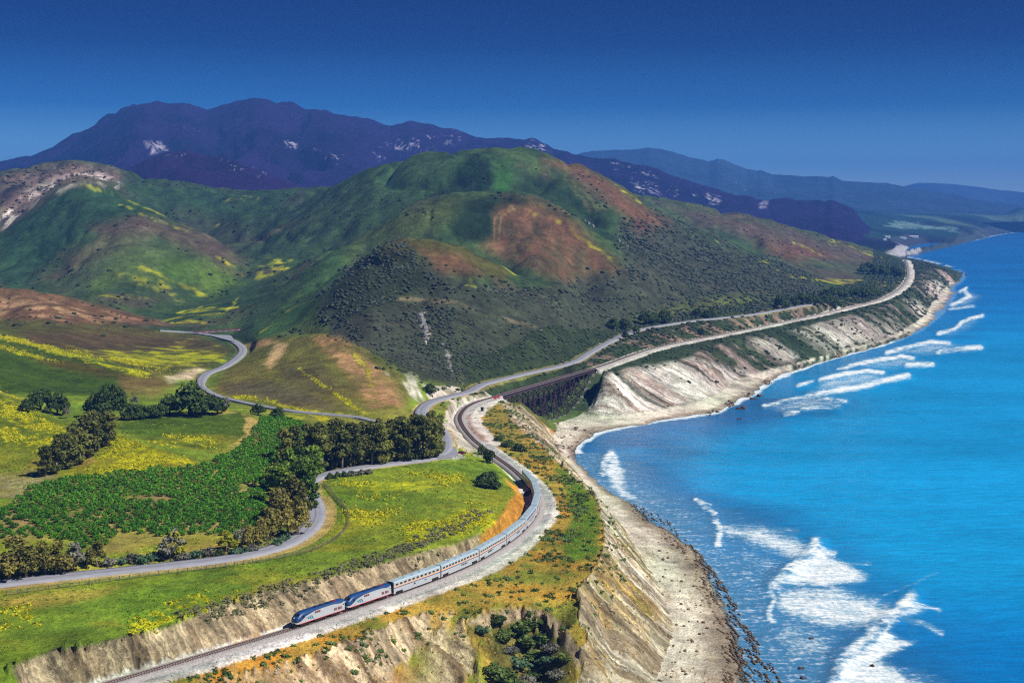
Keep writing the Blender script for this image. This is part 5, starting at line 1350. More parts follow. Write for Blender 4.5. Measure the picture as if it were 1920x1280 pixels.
def make_locomotive():
    t = empty("locomotive")
    Lh = 10.4
    # section: half width, sill, split height of the two colours, roof height along the length (x forward)
    xs = [10.40, 10.15, 9.6, 8.9, 8.0, 7.2, 6.2, 4.5, 2.8, 0.0, -3.0, -6.0, -8.2, -9.4, -10.4]
    hw = [0.95, 1.30, 1.47, 1.52, 1.53, 1.53, 1.53, 1.53, 1.53, 1.53, 1.53, 1.53, 1.53, 1.53, 1.50]
    sp = [1.62, 1.62, 1.66, 1.80, 2.15, 2.65, 3.10, 3.45, 3.70, 3.80, 3.84, 3.78, 3.50, 3.60, 3.85]
    tp_ = [2.55, 2.95, 3.35, 3.80, 4.18, 4.32, 4.36, 4.36, 4.36, 4.36, 4.36, 4.36, 4.36, 4.34, 4.25]
    lo = []; up = []
    for x, w, s_, z in zip(xs, hw, sp, tp_):
        def side(zz):
            f = (zz - 1.15) / (z - 1.15)
            return w * (1.0 if f < 0.72 else 1.0 - 0.42 * ((f - 0.72) / 0.28) ** 1.6)
        s_ = min(s_, z - 0.15)
        lo.append([(x, -w, 1.12), (x, -w, 1.3), (x, -side(s_), s_), (x, side(s_), s_), (x, w, 1.3), (x, w, 1.12)])
        zz = [s_ + (z - s_) * k for k in (0.0, 0.4, 0.75, 1.0)]
        r = [(x, -side(q), q) for q in zz] + [(x, side(q), q) for q in zz[::-1]]
        up.append(r)
    MB().loft(lo).build("body", M_SILV, t, False)
    MB().loft([[(a, b, c + 0.004) for a, b, c in r] for r in up]).build("roof", M_BLUE, t, True)
    for sgn in (-1, 1):
        MB().box(-10.3, 9.4, sgn * 1.53 - 0.025, sgn * 1.53 + 0.025, 1.0, 1.16).build("sill_stripe", M_RED, t)
        emblem(t, 4.9, 2.15, 3.0, 1.535, sgn)
        for k in range(3):
            MB().box(2.2 - k * 0.85, 2.85 - k * 0.85, sgn * 1.53 - 0.04, sgn * 1.53 + 0.04, 2.95, 3.48).build("intake_grille", M_LOUV, t)
        for k in range(5):
            x = -6.1 - k * 0.62 - (0.35 if k > 1 else 0)
            MB().box(x, x + 0.46, sgn * 1.53 - 0.03, sgn * 1.53 + 0.03, 1.75, 2.55).build("rear_louvre", M_LOUV, t)
        MB().loft([[(7.35, sgn * y, 2.75), (8.15, sgn * y, 2.75), (7.95, sgn * (y - 0.02), 3.35), (7.35, sgn * (y - 0.02), 3.4)] for y in (1.50, 1.56)]).build("cab_window", M_GLASS, t)
        MB().box(6.7, 6.95, sgn * 1.535 - 0.03, sgn * 1.535 + 0.03, 1.3, 3.0).build("door_post", M_SILV, t)
        MB().box(-9.9, -9.5, sgn * 1.50 - 0.05, sgn * 1.50 + 0.05, 2.75, 3.1).build("vent", M_GLASS, t)
    # windscreen on the raked front, lamps, pilot
    for sgn in (-1, 1):
        MB().loft([[(9.55, sgn * 0.12, 3.33), (9.5, sgn * 1.1, 3.22), (8.75, sgn * 1.0, 3.80), (8.75, sgn * 0.12, 3.86)], [(9.63, sgn * 0.12, 3.42), (9.58, sgn * 1.1, 3.31), (8.83, sgn * 1.0, 3.89), (8.83, sgn * 0.12, 3.95)]]).build("windscreen", M_GLASS, t)
        MB().cyl((10.42, sgn * 0.62, 1.5), (1, 0, 0), 0.17, 0.1, 12).build("ditch_light", M_LAMP, t)
    MB().cyl((10.22, 0, 2.86), (0.8, 0, 0.6), 0.2, 0.16, 12).build("headlight", M_LAMP, t)
    MB().loft([[(10.2, -1.2, 0.35), (10.2, 1.2, 0.35), (10.35, 1.25, 1.12), (10.35, -1.25, 1.12)], [(10.9, -0.7, 0.25), (10.9, 0.7, 0.25), (10.55, 0.9, 1.12), (10.55, -0.9, 1.12)]]).build("pilot", M_DARK, t)
    MB().box(10.6, 11.2, -0.18, 0.18, 0.75, 1.05).build("coupler", M_DARK, t)
    for x in (-1.2, -4.2, -6.8):
        MB().cyl((x, 0, 4.40), (0, 0, 1), 0.72 if x > -2 else 0.85, 0.16, 20).build("roof_fan", M_DARK if x != -6.8 else M_LOUV, t)
    MB().box(0.9, 2.0, -0.55, 0.55, 4.34, 4.52).build("exhaust_hood", M_DARK, t)
    MB().box(-2.6, 2.6, -1.25, 1.25, 0.35, 1.1).build("fuel_tank", M_DARK, t)
    MB().box(-10.35, 10.2, -1.3, 1.3, 0.85, 1.118).build("underframe", M_DARK, t)
    set_bogies(t, (6.6, -6.6), 2.75, BOG)
    return t

def make_coach(kind):
    t = empty("passenger_car")
    Lh = 12.6
    def ring(x, k=1.0):
        w = 1.54 * k
        return [(x, -w, 1.18), (x, -w, 3.95), (x, -w * 0.965, 4.28), (x, -w * 0.84, 4.52), (x, w * 0.84, 4.52), (x, w * 0.965, 4.28), (x, w, 3.95), (x, w, 1.18)]
    MB().loft([ring(x)[:2] + ring(x)[-2:] for x in (-Lh, Lh)]).build("body", M_SILV, t)
    MB().loft([ring(x)[1:7] for x in (-Lh, -Lh * 0.5, 0, Lh * 0.5, Lh)]).build("roof", M_SROOF, t)
    MB().box(-7.9, 7.9, -1.5, 1.5, 0.42, 1.178).build("lower_skirt", M_SILV, t)
    for s in (-1, 1):
        MB().box(min(s * 11.6, s * Lh), max(s * 11.6, s * Lh), -1.5, 1.5, 0.55, 1.178).build("end_skirt", M_SILV, t)
        x0, x1 = sorted((s * Lh, s * (Lh + 0.22)))
        MB().loft([[(x, -1.2, 0.9), (x, -1.2, 3.9), (x, -0.95, 4.5), (x, 0.95, 4.5), (x, 1.2, 3.9), (x, 1.2, 0.9)] for x in (x0, x1)]).build("diaphragm", M_DARK, t)
        y = s * 1.545
        MB().box(-Lh + 0.05, Lh - 0.05, y - 0.02, y + 0.02, 2.62, 2.92).build("amber_stripe", M_STRO, t)
        MB().box(-Lh + 0.05, Lh - 0.05, y - 0.022, y + 0.022, 2.34, 2.60).build("blue_stripe", M_STRB, t)
    if kind == "lounge":
        gl = MB().loft([[(-9.9, 0, 3.1), (-9.9, 0.03, 3.1), (-9.9, 0.0, 3.97), (-9.9, -0.13, 4.30), (-9.9, -0.30, 4.50), (-9.9, -0.36, 4.49), (-9.9, -0.2, 4.26), (-9.9, -0.06, 3.95)], [(9.9, 0, 3.1), (9.9, 0.03, 3.1), (9.9, 0.0, 3.97), (9.9, -0.13, 4.30), (9.9, -0.30, 4.50), (9.9, -0.36, 4.49), (9.9, -0.2, 4.26), (9.9, -0.06, 3.95)]])
        for s in (-1, 1):
            g = MB(); g.add([(x, s * (1.56 + y), z) for x, y, z in gl.v], gl.f)
            g.build("panorama_glazing", M_BGLASS, t)
            for k in range(9):
                MB().box(-8.6 + k * 2.1, -8.5 + k * 2.1, s * 1.60 - 0.02, s * 1.60 + 0.02, 3.1, 4.0).build("mullion", M_SROOF, t)
    else:
        n = {"crew": 11, "coach": 12, "sleeper": 13}[kind]
        wm = MB().box(-0.62, 0.62, -0.03, 0.03, -0.29, 0.29).mesh("window", M_GLASS)
        for s in (-1, 1):
            for k in range(n):
                x = -11.0 + 22.0 * k / (n - 1)
                w = mesh_obj("window", wm, None, t); w.location = (x, s * 1.54, 3.46)
    lw = MB().box(-0.45, 0.45, -0.03, 0.03, -0.27, 0.27).mesh("lower_window", M_GLASS)
    lowx = {"crew": (-1.6,), "coach": (1.0, 2.2, 3.4), "sleeper": (-4.6, -3.6, -2.6, -1.6), "lounge": (-2.5, -1.3, 1.4, 2.6)}[kind]
    for s in (-1, 1):
        for x in lowx:
            w = mesh_obj("lower_window", lw, None, t); w.location = (x * -s if s > 0 else x, s * 1.54, 1.75)
        emblem(t, -4.2 if kind != "sleeper" else 0.4, 1.75, 1.5, 1.545, s)
        MB().box(-0.4, 0.4, s * 1.54 - 0.02, s * 1.54 + 0.02, 0.65, 2.2).build("door", M_SROOF, t)
    MB().box(-Lh + 0.3, Lh - 0.3, -1.2, 1.2, 0.95, 1.17).build("underframe", M_DARK, t)
    for x in (-4, 0, 4.5):
        MB().box(x - 1.4, x + 1.4, -0.5, 0.5, 4.51, 4.66).build("roof_unit", M_SROOF, t)
    set_bogies(t, (9.3, -9.3), 2.6, BOG)
    return t

def copy_tree(o, parent=None):
    c = o.copy(); C.objects.link(c); c.parent = parent
    for ch in o.children: copy_tree(ch, c)
    return c
def place(t, sc_, half):
    a, b = tpos(sc_ - half), tpos(sc_ + half)              # a is nearer the front (smaller arc length)
    d = a - b
    t.location = ((a[0] + b[0]) / 2, (a[1] + b[1]) / 2, RAILZ)
    t.rotation_euler = (0, 0, math.atan2(d[1], d[0]))
nose = s_at_Y(W(548, 1180, ZT)[1])
s_ = nose
loco = make_locomotive()
place(loco, s_ + 10.9, 6.6)
tag(loco, "leading blue and silver diesel locomotive at the head of the train", "locomotive", "locomotives of the train")
s_ += 22.3
loco2 = copy_tree(loco)
place(loco2, s_ + 10.9, 6.6)
tag(loco2, "second blue and silver locomotive coupled between the leading engine and the cars", "locomotive", "locomotives of the train")
s_ += 22.3
proto = {}
kinds = ["crew", "coach", "sleeper", "coach", "lounge", "sleeper", "coach", "crew"]
words = ["silver double-deck passenger car directly behind the two locomotives", "second silver double-deck car behind the locomotives",
         "third silver double-deck car behind the locomotives", "fourth silver car, just ahead of the car with blue panorama glass",
         "silver lounge car with a long blue panorama window band on the curve", "silver car just behind the blue glazed lounge car",
         "silver car next to last in the train on the bend", "last silver car at the tail of the train"]
for k, w in zip(kinds, words):
    if k in proto: t = copy_tree(proto[k])
    else: t = proto[k] = make_coach(k)
    place(t, s_ + 12.85, 9.3)
    tag(t, w, "passenger car", "passenger cars of the train")
    s_ += 25.7
# ------------------------------------------------------------------ vegetation
ORDW = ["first", "second", "third", "fourth", "fifth", "sixth", "seventh", "eighth", "ninth", "tenth", "eleventh", "twelfth", "thirteenth", "fourteenth", "fifteenth", "sixteenth",
        "seventeenth", "eighteenth", "nineteenth", "twentieth"]
def leaf_quads(pts, nrm, size, r, drop=0.0):
    """one irregular quad per point, facing roughly along nrm"""
    n = len(pts)
    a = r.normal(size=(n, 3)); d = nrm + 0.75 * a; d /= np.linalg.norm(d, axis=1)[:, None] + 1e-9
    b = np.cross(d, r.normal(size=(n, 3))); b /= np.linalg.norm(b, axis=1)[:, None] + 1e-9
    c = np.cross(d, b)
    s = size * r.uniform(0.55, 1.25, n)[:, None]; asp = r.uniform(0.55, 1.0, n)[:, None]
    q = np.stack([pts - b * s - c * s * asp * 0.5, pts + b * s * 0.3 - c * s * asp, pts + b * s + c * s * asp * 0.4, pts - b * s * 0.2 + c * s * asp], 1)
    return q
def lobed_crown(lobes, n, size, seed, flat=0.85):
    r = np.random.default_rng(seed)
    lobes = np.array(lobes); wgt = lobes[:, 3] ** 2; wgt /= wgt.sum()
    k = r.choice(len(lobes), n, p=wgt)
    v = r.normal(size=(n, 3)); v /= np.linalg.norm(v, axis=1)[:, None]
    rad = lobes[k, 3] * r.uniform(0.45, 1.08, n) ** 0.6
    lob_h = r.uniform(-0.16, 0.16, len(lobes))
    pts = lobes[k, :3] + v * rad[:, None] * np.array([1, 1, flat])
    q = leaf_quads(pts, v + np.array([0, 0, 0.35]), size, r)
    shade = np.clip(0.45 + lob_h[k] + r.normal(0, 0.16, n), 0, 1)
    col_ = np.repeat(shade, 4)[:, None] * np.ones((1, 3))
    return q.reshape(-1, 3), np.arange(4 * n).reshape(-1, 4), col_
def crown_mesh(name, lobes, n, size, seed, mat, flat=0.85):
    co, fa, cc = lobed_crown(lobes, n, size, seed, flat)
    return fast_mesh(name, co, fa, 4, False, cc, [mat])
def trunk_mesh(name, lobes, h0, r0, seed, mat, forks=4):
    r = np.random.default_rng(seed); mb = MB()
    top = np.array([0, 0, h0]); bend = r.normal(0, 0.25, 2)
    mb.tube([(0, 0, -0.8), (bend[0] * 0.3, bend[1] * 0.3, h0 * 0.5), (bend[0], bend[1], h0)], [r0 * 1.25, r0, r0 * 0.72], 7)
    order = np.argsort(-np.array([l[3] for l in lobes]))[:forks]
    for k in order:
        l = lobes[k]; e = np.array(l[:3]); s = np.array([bend[0], bend[1], h0 * 0.9]); m = (s + e) / 2 + np.array([0, 0, -0.08 * np.linalg.norm(e - s)])
        mb.tube([tuple(s), tuple(m), tuple(e)], [r0 * 0.6, r0 * 0.4, r0 * 0.15], 5)
    return mb.mesh(name, mat, True)
M_EUC = [leaf_mat("eucalyptus_leaves", (50, 60, 24), (142, 146, 64), 0.6), leaf_mat("bright_eucalyptus_leaves", (50, 80, 22), (136, 164, 52), 0.55), leaf_mat("olive_leaves", (70, 76, 32), (172, 160, 76), 0.6)]
M_ORCH = leaf_mat("citrus_leaves", (28, 78, 8), (102, 164, 30), 0.5)
M_OAK = leaf_mat("dark_evergreen_leaves", (36, 54, 24), (96, 120, 52))
M_SHR = leaf_mat("scrub_leaves", (60, 84, 34), (132, 152, 76), 0.5)
M_GREY = leaf_mat("grey_scrub_leaves", (84, 84, 78), (150, 150, 132), 0.4)
M_BLUEG = leaf_mat("blue_green_scrub_leaves", (50, 84, 60), (112, 142, 104), 0.4)
M_YEL = leaf_mat("mustard_bloom", (132, 146, 22), (216, 208, 16), 0.4)
M_BARK = simple("pale_bark", (128, 112, 96), 0.9, 0, 0.3, 0.6); M_BARKD = simple("dark_bark", (66, 52, 42), 0.9, 0, 0.3, 0.6)

def euc_lobes(seed, h=20.0, w=4.2):
    r = np.random.default_rng(seed); L = []
    for k in range(19):
        z = h * (0.10 + 0.82 * r.random() ** 0.9); f = (z / h - 0.1) / 0.9
        rr = w * (0.35 + 0.75 * math.sin(math.pi * min(0.94, 0.18 + 0.75 * f)))
        a = r.uniform(0, 2 * math.pi); d = rr * r.uniform(0.15, 0.75)
        L.append((d * math.cos(a), d * math.sin(a), z, r.uniform(1.4, 2.5)))
    L.append((0, 0, h * 0.93, 1.6)); L.append((0, 0, h * 0.5, 2.4))
    return L
def dome_lobes(seed, h, w, n=14):
    r = np.random.default_rng(seed); L = []
    for k in range(n):
        a = r.uniform(0, 2 * math.pi); f = r.random() ** 0.5
        d = w * 0.36 * f; z = h * (0.24 + 0.58 * (1 - f * f) * r.uniform(0.45, 1) + 0.08 * r.random())
        L.append((d * math.cos(a), d * math.sin(a), z, w * r.uniform(0.13, 0.2)))
    return L
PROTO = {}
def proto_tree(kind, var, lobes, h0, r0, n, size, mat, bark, flat=0.85, forks=4):
    PROTO.setdefault(kind, []).append((trunk_mesh(kind + "_trunk", lobes, h0, r0, var * 7 + 1, bark, forks), crown_mesh(kind + "_crown", lobes, n, size, var * 13 + 5, mat, flat)))
for k in range(5): proto_tree("eucalyptus", k, euc_lobes(k + 1), 9.0, 0.42, 1500, 0.62, M_EUC[0], M_BARK)
for k in range(3): proto_tree("bright_eucalyptus", k, euc_lobes(k + 21, 20, 4.8), 9.0, 0.42, 1600, 0.62, M_EUC[1], M_BARK)
for k in range(3): proto_tree("olive_eucalyptus", k, dome_lobes(k + 31, 14, 11, 16), 4.5, 0.4, 1300, 0.5, M_EUC[2], M_BARK, 1.0)
for k in range(3): proto_tree("broad_tree", k, dome_lobes(k + 41, 15, 17, 20), 5.0, 0.6, 1700, 0.7, M_OAK, M_BARKD)
for k in range(3): proto_tree("orchard_tree", k, dome_lobes(k + 51, 3.2, 4.2, 9) + [(0, 0, 1.2, 1.1)], 1.0, 0.14, 280, 0.27, M_ORCH, M_BARKD, 0.9, 3)
for k in range(2): proto_tree("sparse_tree", k, dome_lobes(k + 61, 12, 8, 12), 5.5, 0.3, 420, 0.5, M_GREY, M_BARK, 1.0, 9)
for k in range(2): proto_tree("yellow_tree", k, dome_lobes(k + 65, 7, 6, 9), 2.5, 0.2, 420, 0.45, leaf_mat("yellow_green_leaves", (110, 118, 20), (190, 186, 40)) if k == 0 else bpy.data.materials["yellow_green_leaves"], M_BARK, 0.9, 5)
for k in range(3): proto_tree("shrub", k, dome_lobes(k + 71, 3.0, 5.0, 10) + [(0, 0, 0.7, 1.4)], 0.7, 0.12, 420, 0.34, M_SHR, M_BARKD, 0.8, 4)
for k in range(2): proto_tree("grey_shrub", k, dome_lobes(k + 81, 2.6, 4.5, 9) + [(0, 0, 0.6, 1.2)], 0.6, 0.1, 320, 0.32, M_GREY, M_BARKD, 0.8, 4)
for k in range(2): proto_tree("blue_green_shrub", k, dome_lobes(k + 85, 2.4, 4.5, 9) + [(0, 0, 0.6, 1.2)], 0.6, 0.1, 360, 0.3, M_BLUEG, M_BARKD, 0.8, 4)
for k in range(2): proto_tree("dark_shrub", k, dome_lobes(k + 91, 3.4, 5.2, 11) + [(0, 0, 0.9, 1.6)], 0.8, 0.12, 480, 0.36, M_OAK, M_BARKD, 0.85, 4)
BASE_H = {"eucalyptus": 21.5, "bright_eucalyptus": 21.5, "olive_eucalyptus": 14.5, "broad_tree": 15.0, "orchard_tree": 3.2, "sparse_tree": 12.0, "yellow_tree": 7.0, "shrub": 3.0, "grey_shrub": 2.6, "blue_green_shrub": 2.4, "dark_shrub": 3.4}
NAME = {"eucalyptus": "eucalyptus_tree", "bright_eucalyptus": "eucalyptus_tree", "olive_eucalyptus": "eucalyptus_tree", "broad_tree": "broadleaf_tree", "orchard_tree": "orchard_tree", "sparse_tree": "sparse_tree", "yellow_tree": "flowering_tree",
        "shrub": "shrub", "grey_shrub": "shrub", "blue_green_shrub": "shrub", "dark_shrub": "shrub"}
vr = np.random.default_rng(99)
def plant(kind, p, h, label, cat, group=None, wide=1.0):
    tr_, cr_ = PROTO[kind][int(vr.integers(len(PROTO[kind])))]
    e = empty(NAME[kind], tuple(p), float(vr.uniform(0, 6.28)))
    s = h / BASE_H[kind]; e.scale = (s * wide, s * wide, s)
    mesh_obj("trunk" if "shrub" not in kind else "stem", tr_, None, e); mesh_obj("crown" if "shrub" not in kind else "foliage", cr_, None, e)
    tag(e, label, cat, group)
    return e
def plant_px(kind, x, y, h, label, cat="tree", group=None, wide=1.0, ymin=0.0):
    p = hit(x, y, ymin)
    if p is not None: plant(kind, p, h, label, cat, group, wide)

# windbreak along the road behind the big field: two lines of eucalyptus
xs = np.linspace(604, 822, 13)
for k, x in enumerate(xs):
    plant_px("eucalyptus", x + vr.uniform(-4, 4), 884 - (x - 600) * 0.115 + vr.uniform(-2, 2), vr.uniform(19.5, 23.5) - (2 if k > 10 else 0), f"dark eucalyptus, {ORDW[k]} from the orchard end of the roadside windbreak", group="eucalyptus windbreak, roadside line", wide=1.15)
xs = np.linspace(532, 812, 15)
for k, x in enumerate(xs):
    plant_px("eucalyptus", x + vr.uniform(-5, 5), 866 - (x - 530) * 0.06 + vr.uniform(-3, 3), vr.uniform(17, 21), f"dark eucalyptus, {ORDW[k]} from the orchard end of the windbreak's rear line", group="eucalyptus windbreak, rear line", wide=1.15)
for k, (x, y, h) in enumerate(((826, 838, 16), (834, 822, 14), (818, 826, 17))):
    plant_px("eucalyptus", x - 8, y, h, f"{['smaller', 'slender', 'tall'][k]} eucalyptus at the junction end of the windbreak", group="windbreak end trees")
# grove between orchard and road bend
for k, (x, y, h) in enumerate(((590, 905, 18), (566, 912, 19), (540, 916, 19), (518, 922, 17), (583, 930, 19), (556, 940, 20), (528, 948, 18), (572, 955, 20), (545, 972, 19), (566, 985, 18), (522, 985, 16), (540, 1004, 16), (508, 1008, 14), (560, 1005, 14))):
    plant_px("bright_eucalyptus" if k < 8 else "olive_eucalyptus", x, y, h, f"{'bright green' if k < 8 else 'olive'} eucalyptus, {ORDW[k]} from the back of the grove inside the road bend", group="eucalyptus grove at the road bend", wide=1.2 if k < 8 else 1.0)
for k, (x, y, h) in enumerate(((485, 1022, 11), (468, 1026, 9))):
    plant_px("olive_eucalyptus", x, y, h, ["low olive tree at the front of the road bend grove", "lowest olive tree at the orchard corner of the grove"][k], group="eucalyptus grove at the road bend")
# grove on the left above the creek
for k, (x, y, h) in enumerate(((84, 893, 15), (105, 888, 17), (128, 878, 18), (150, 870, 18), (168, 858, 19), (184, 846, 19), (200, 836, 18), (112, 872, 16), (140, 855, 18), (175, 838, 19), (155, 845, 18), (205, 822, 15))):
    plant_px("eucalyptus", x, y, h, f"brownish eucalyptus, {ORDW[k]} in the diagonal grove between the flowered hills", group="diagonal eucalyptus grove", wide=1.25)
for k, (x, y, h, w, lab) in enumerate(((76, 770, 14, 1.0, "dark upright tree at the left behind the flowered hill"), (108, 778, 13, 1.0, "lighter round tree beside the dark upright one"), (50, 772, 8, 1.0, "small round tree left of the dark upright one"),
                                       (205, 785, 19, 1.05, "large grey green round tree behind the diagonal grove"), (180, 782, 14, 1.0, "tree leaning on the large round tree's left side"), (250, 786, 9, 1.3, "low wide tree right of the large round tree"),
                                       (275, 784, 8, 1.5, "low dark spreading tree above the round field"), (296, 782, 8, 1.4, "low dark tree left of the big spreading tree"), (356, 778, 19, 1.25, "big spreading tree standing above the round field"),
                                       (318, 778, 12, 1.1, "bushy tree at the left foot of the big spreading tree"), (385, 778, 13, 1.1, "bushy tree at the right foot of the big spreading tree"), (408, 776, 10, 1.0, "smaller tree right of the big spreading tree, by the valley road"),
                                       (484, 778, 7, 1.2, "dark conical bush-like tree at the orchard's top corner"), (520, 784, 7, 1.2, "second dark bush-like tree at the orchard's top edge"))):
    plant_px("broad_tree", x, y, h, lab, group="trees along the creek", wide=w)
for x, y, h, lab in ((422, 772, 10, "thin bare grey tree beside the valley road"), (250, 760, 9, "pale leafless tree behind the creek trees"), (125, 785, 8, "pale leafless tree by the flowered hill")):
    plant_px("sparse_tree", x, y, h, lab)
# roadside trees at the lower left
for k, (kd, x, y, h, lab) in enumerate((("olive_eucalyptus", 18, 1088, 17, "tallest olive tree at the left edge by the road"), ("olive_eucalyptus", 48, 1085, 14, "olive tree second from the left edge by the road"), ("olive_eucalyptus", 85, 1078, 13.5, "wide olive tree third from the left by the road"),
                                        ("olive_eucalyptus", 112, 1076, 13, "olive tree with brown tips fourth along the road"), ("sparse_tree", 138, 1070, 12, "thin greyish tree fifth along the road"), ("olive_eucalyptus", 182, 1062, 10, "round olive tree at the end of the roadside clump"),
                                        ("sparse_tree", 322, 1046, 13, "half bare silver tree standing alone at the orchard's lower edge"), ("yellow_tree", 327, 1043, 9, "yellow topped tree behind the half bare silver tree"), ("yellow_tree", 424, 1034, 8, "yellow green tree beside the road below the orchard"),
                                        ("sparse_tree", 452, 1028, 9, "bare twiggy tree left of the road bend grove"))):
    plant_px(kd, x, y, h, lab, group="roadside trees below the orchard", wide=1.15)
# trackside
for kd, x, y, h, w, lab in (("dark_shrub", 917, 868, 7.5, 0.6, "upright dark bush at the railway's inner edge"), ("dark_shrub", 902, 852, 5.5, 0.6, "smaller upright bush further along the railway's edge"), ("dark_shrub", 916, 908, 6.5, 1.2, "large dark shrub clump on the field beside the curve"),
                            ("dark_shrub", 922, 915, 4.5, 1.3, "low shrub at the front of the dark clump beside the curve"), ("dark_shrub", 905, 912, 4.5, 1.2, "low shrub at the left of the dark clump beside the curve"),
                            ("dark_shrub", 955, 838, 4.5, 1.4, "dark green shrub seaward of the railway near the white gravel"), ("dark_shrub", 975, 846, 4.5, 1.5, "wide dark shrub on the slope above the cove"), ("dark_shrub", 938, 826, 3.5, 1.4, "shrub at the edge of the white gravel"),
                            ("dark_shrub", 805, 735, 6, 1.6, "green thicket in the pale road cutting")):
    plant_px(kd, x, y, h, lab, "shrub", wide=w)
for k, x in enumerate((618, 632, 646, 660, 676, 690)):
    plant_px("dark_shrub" if k < 3 else "grey_shrub", x, 897 - k * 1.8, 2.6, f"{ORDW[k]} low bush from the left in the hedge at the top of the field", "shrub", "hedge at the top of the field", 1.2)
for k, (x, y, kd) in enumerate(((232, 1056, "blue_green_shrub"), (248, 1052, "grey_shrub"), (268, 1055, "blue_green_shrub"), (285, 1050, "blue_green_shrub"), (300, 1048, "grey_shrub"), (345, 1050, "grey_shrub"), (362, 1047, "blue_green_shrub"), (390, 1040, "grey_shrub"), (410, 1042, "dark_shrub"),
                                (440, 1040, "blue_green_shrub"), (455, 1038, "blue_green_shrub"), (475, 1034, "grey_shrub"), (520, 1022, "blue_green_shrub"), (535, 1014, "blue_green_shrub"), (205, 1060, "grey_shrub"))):
    plant_px(kd, x, y, vr.uniform(2.4, 3.4), f"{'grey' if 'grey' in kd else 'green'} roadside bush, {ORDW[k]} from the left below the orchard", "shrub", "bushes between orchard and road", 1.15)
# ravine thicket
rv = [(930, 1165, 5, "dark_shrub"), (975, 1180, 6, "shrub"), (1000, 1172, 5.5, "shrub"), (945, 1195, 5, "shrub"), (985, 1205, 6, "dark_shrub"), (1015, 1200, 5, "shrub"), (1035, 1215, 4, "grey_shrub"), (955, 1220, 4, "grey_shrub"), (1000, 1230, 5, "shrub"), (1030, 1240, 4.5, "blue_green_shrub"),
      (1055, 1235, 4, "shrub"), (975, 1245, 5, "blue_green_shrub"), (1010, 1262, 5, "shrub"), (1045, 1265, 4, "grey_shrub"), (940, 1270, 6, "shrub"), (955, 1285, 6, "shrub"), (985, 1280, 5, "grey_shrub"), (1020, 1290, 5, "shrub"), (925, 1255, 4, "shrub"), (905, 1180, 3.5, "blue_green_shrub")]
for k, (x, y, h, kd) in enumerate(rv):
    plant_px('shrub' if (kd == 'dark_shrub' and k > 0) else kd, x, y + 4, h * 0.68, f"{'dark green' if k == 0 else 'grey' if 'grey' in kd else 'blue green' if 'blue' in kd else 'green'} shrub, {ORDW[k]} down the ravine thicket from its rim", "shrub", "thicket in the ravine", 1.6)
# trees on the coastal terrace beyond the trestle
ct = [(1150, 617, 13), (1172, 618, 13), (1209, 607, 15), (1218, 607, 12), (1228, 606, 12), (1246, 606, 16), (1307, 593, 11), (1325, 595, 10), (1335, 596, 12), (1173, 636, 9), (1193, 625, 8), (1315, 628, 8), (1467, 580, 20), (1490, 572, 13), (1505, 570, 16), (1520, 572, 15), (1533, 574, 13), (1545, 572, 14), (1556, 571, 16), (1566, 578, 17)]
for k, (x, y, h) in enumerate(ct):
    plant_px("broad_tree", x, y, h, f"dark round tree, {ORDW[k]} along the coastal road past the trestle", group="trees along the coastal road", wide=0.95)
cf = [(1548, 556, 12), (1560, 556, 14), (1572, 556, 13), (1583, 558, 12), (1603, 556, 14), (1613, 557, 17), (1624, 557, 16), (1635, 557, 17), (1645, 556, 13), (1618, 514, 20), (1628, 514, 24), (1638, 515, 22), (1648, 516, 22), (1658, 517, 20), (1670, 516, 22), (1680, 517, 22), (1688, 520, 18)]
for k, (x, y, h) in enumerate(cf):
    plant_px("broad_tree", x, y, h, f"dark tree, {ORDW[k]} in the groves near the far headland", group="groves near the headland", wide=1.1)

# orchard: trees in rows
ang = math.radians(37); ca, sa_ = math.cos(ang), math.sin(ang)
cen = W(280, 950, 42)
cand = []
for i in range(-78, 79):
    for j in range(-78, 79):
        a, b = i * 4.0, j * 3.5
        x = cen[0] + a * ca - b * sa_ + vr.normal(0, 0.5); y = cen[1] + a * sa_ + b * ca + vr.normal(0, 0.5)
        if 470 < y < 800 and abs(x / y) < 0.44: cand.append((x, y))
cand = np.array(cand); cz = ground_z(cand[:, 0], cand[:, 1])
cpx = CX + F * cand[:, 0] / cand[:, 1]; cpy = HY + F * (H - cz) / cand[:, 1]
ins = sd_poly(cpx, cpy, ORCH) < -2
gap = vnoise(cand[:, 0] / 14, cand[:, 1] / 14, 9); frontness = sstep(985, 1035, cpy)
ins &= ~((gap > 0.90 - 0.26 * frontness)) 
dra = d_line(cand[:, 0], cand[:, 1], ROAD_A)[0]
ins &= dra > 7
ox_ = np.column_stack([cand, cz])[ins]
order = np.argsort(ox_[:, 1])
ox_ = ox_[order]
for p in ox_[:300]:
    plant("orchard_tree", p, float(vr.uniform(2.0, 3.3)), "round dark green fruit tree in the dense orchard below the flowered hill", "tree", "fruit trees of the orchard", float(vr.uniform(0.98, 1.22)))
rest = ox_[300:]
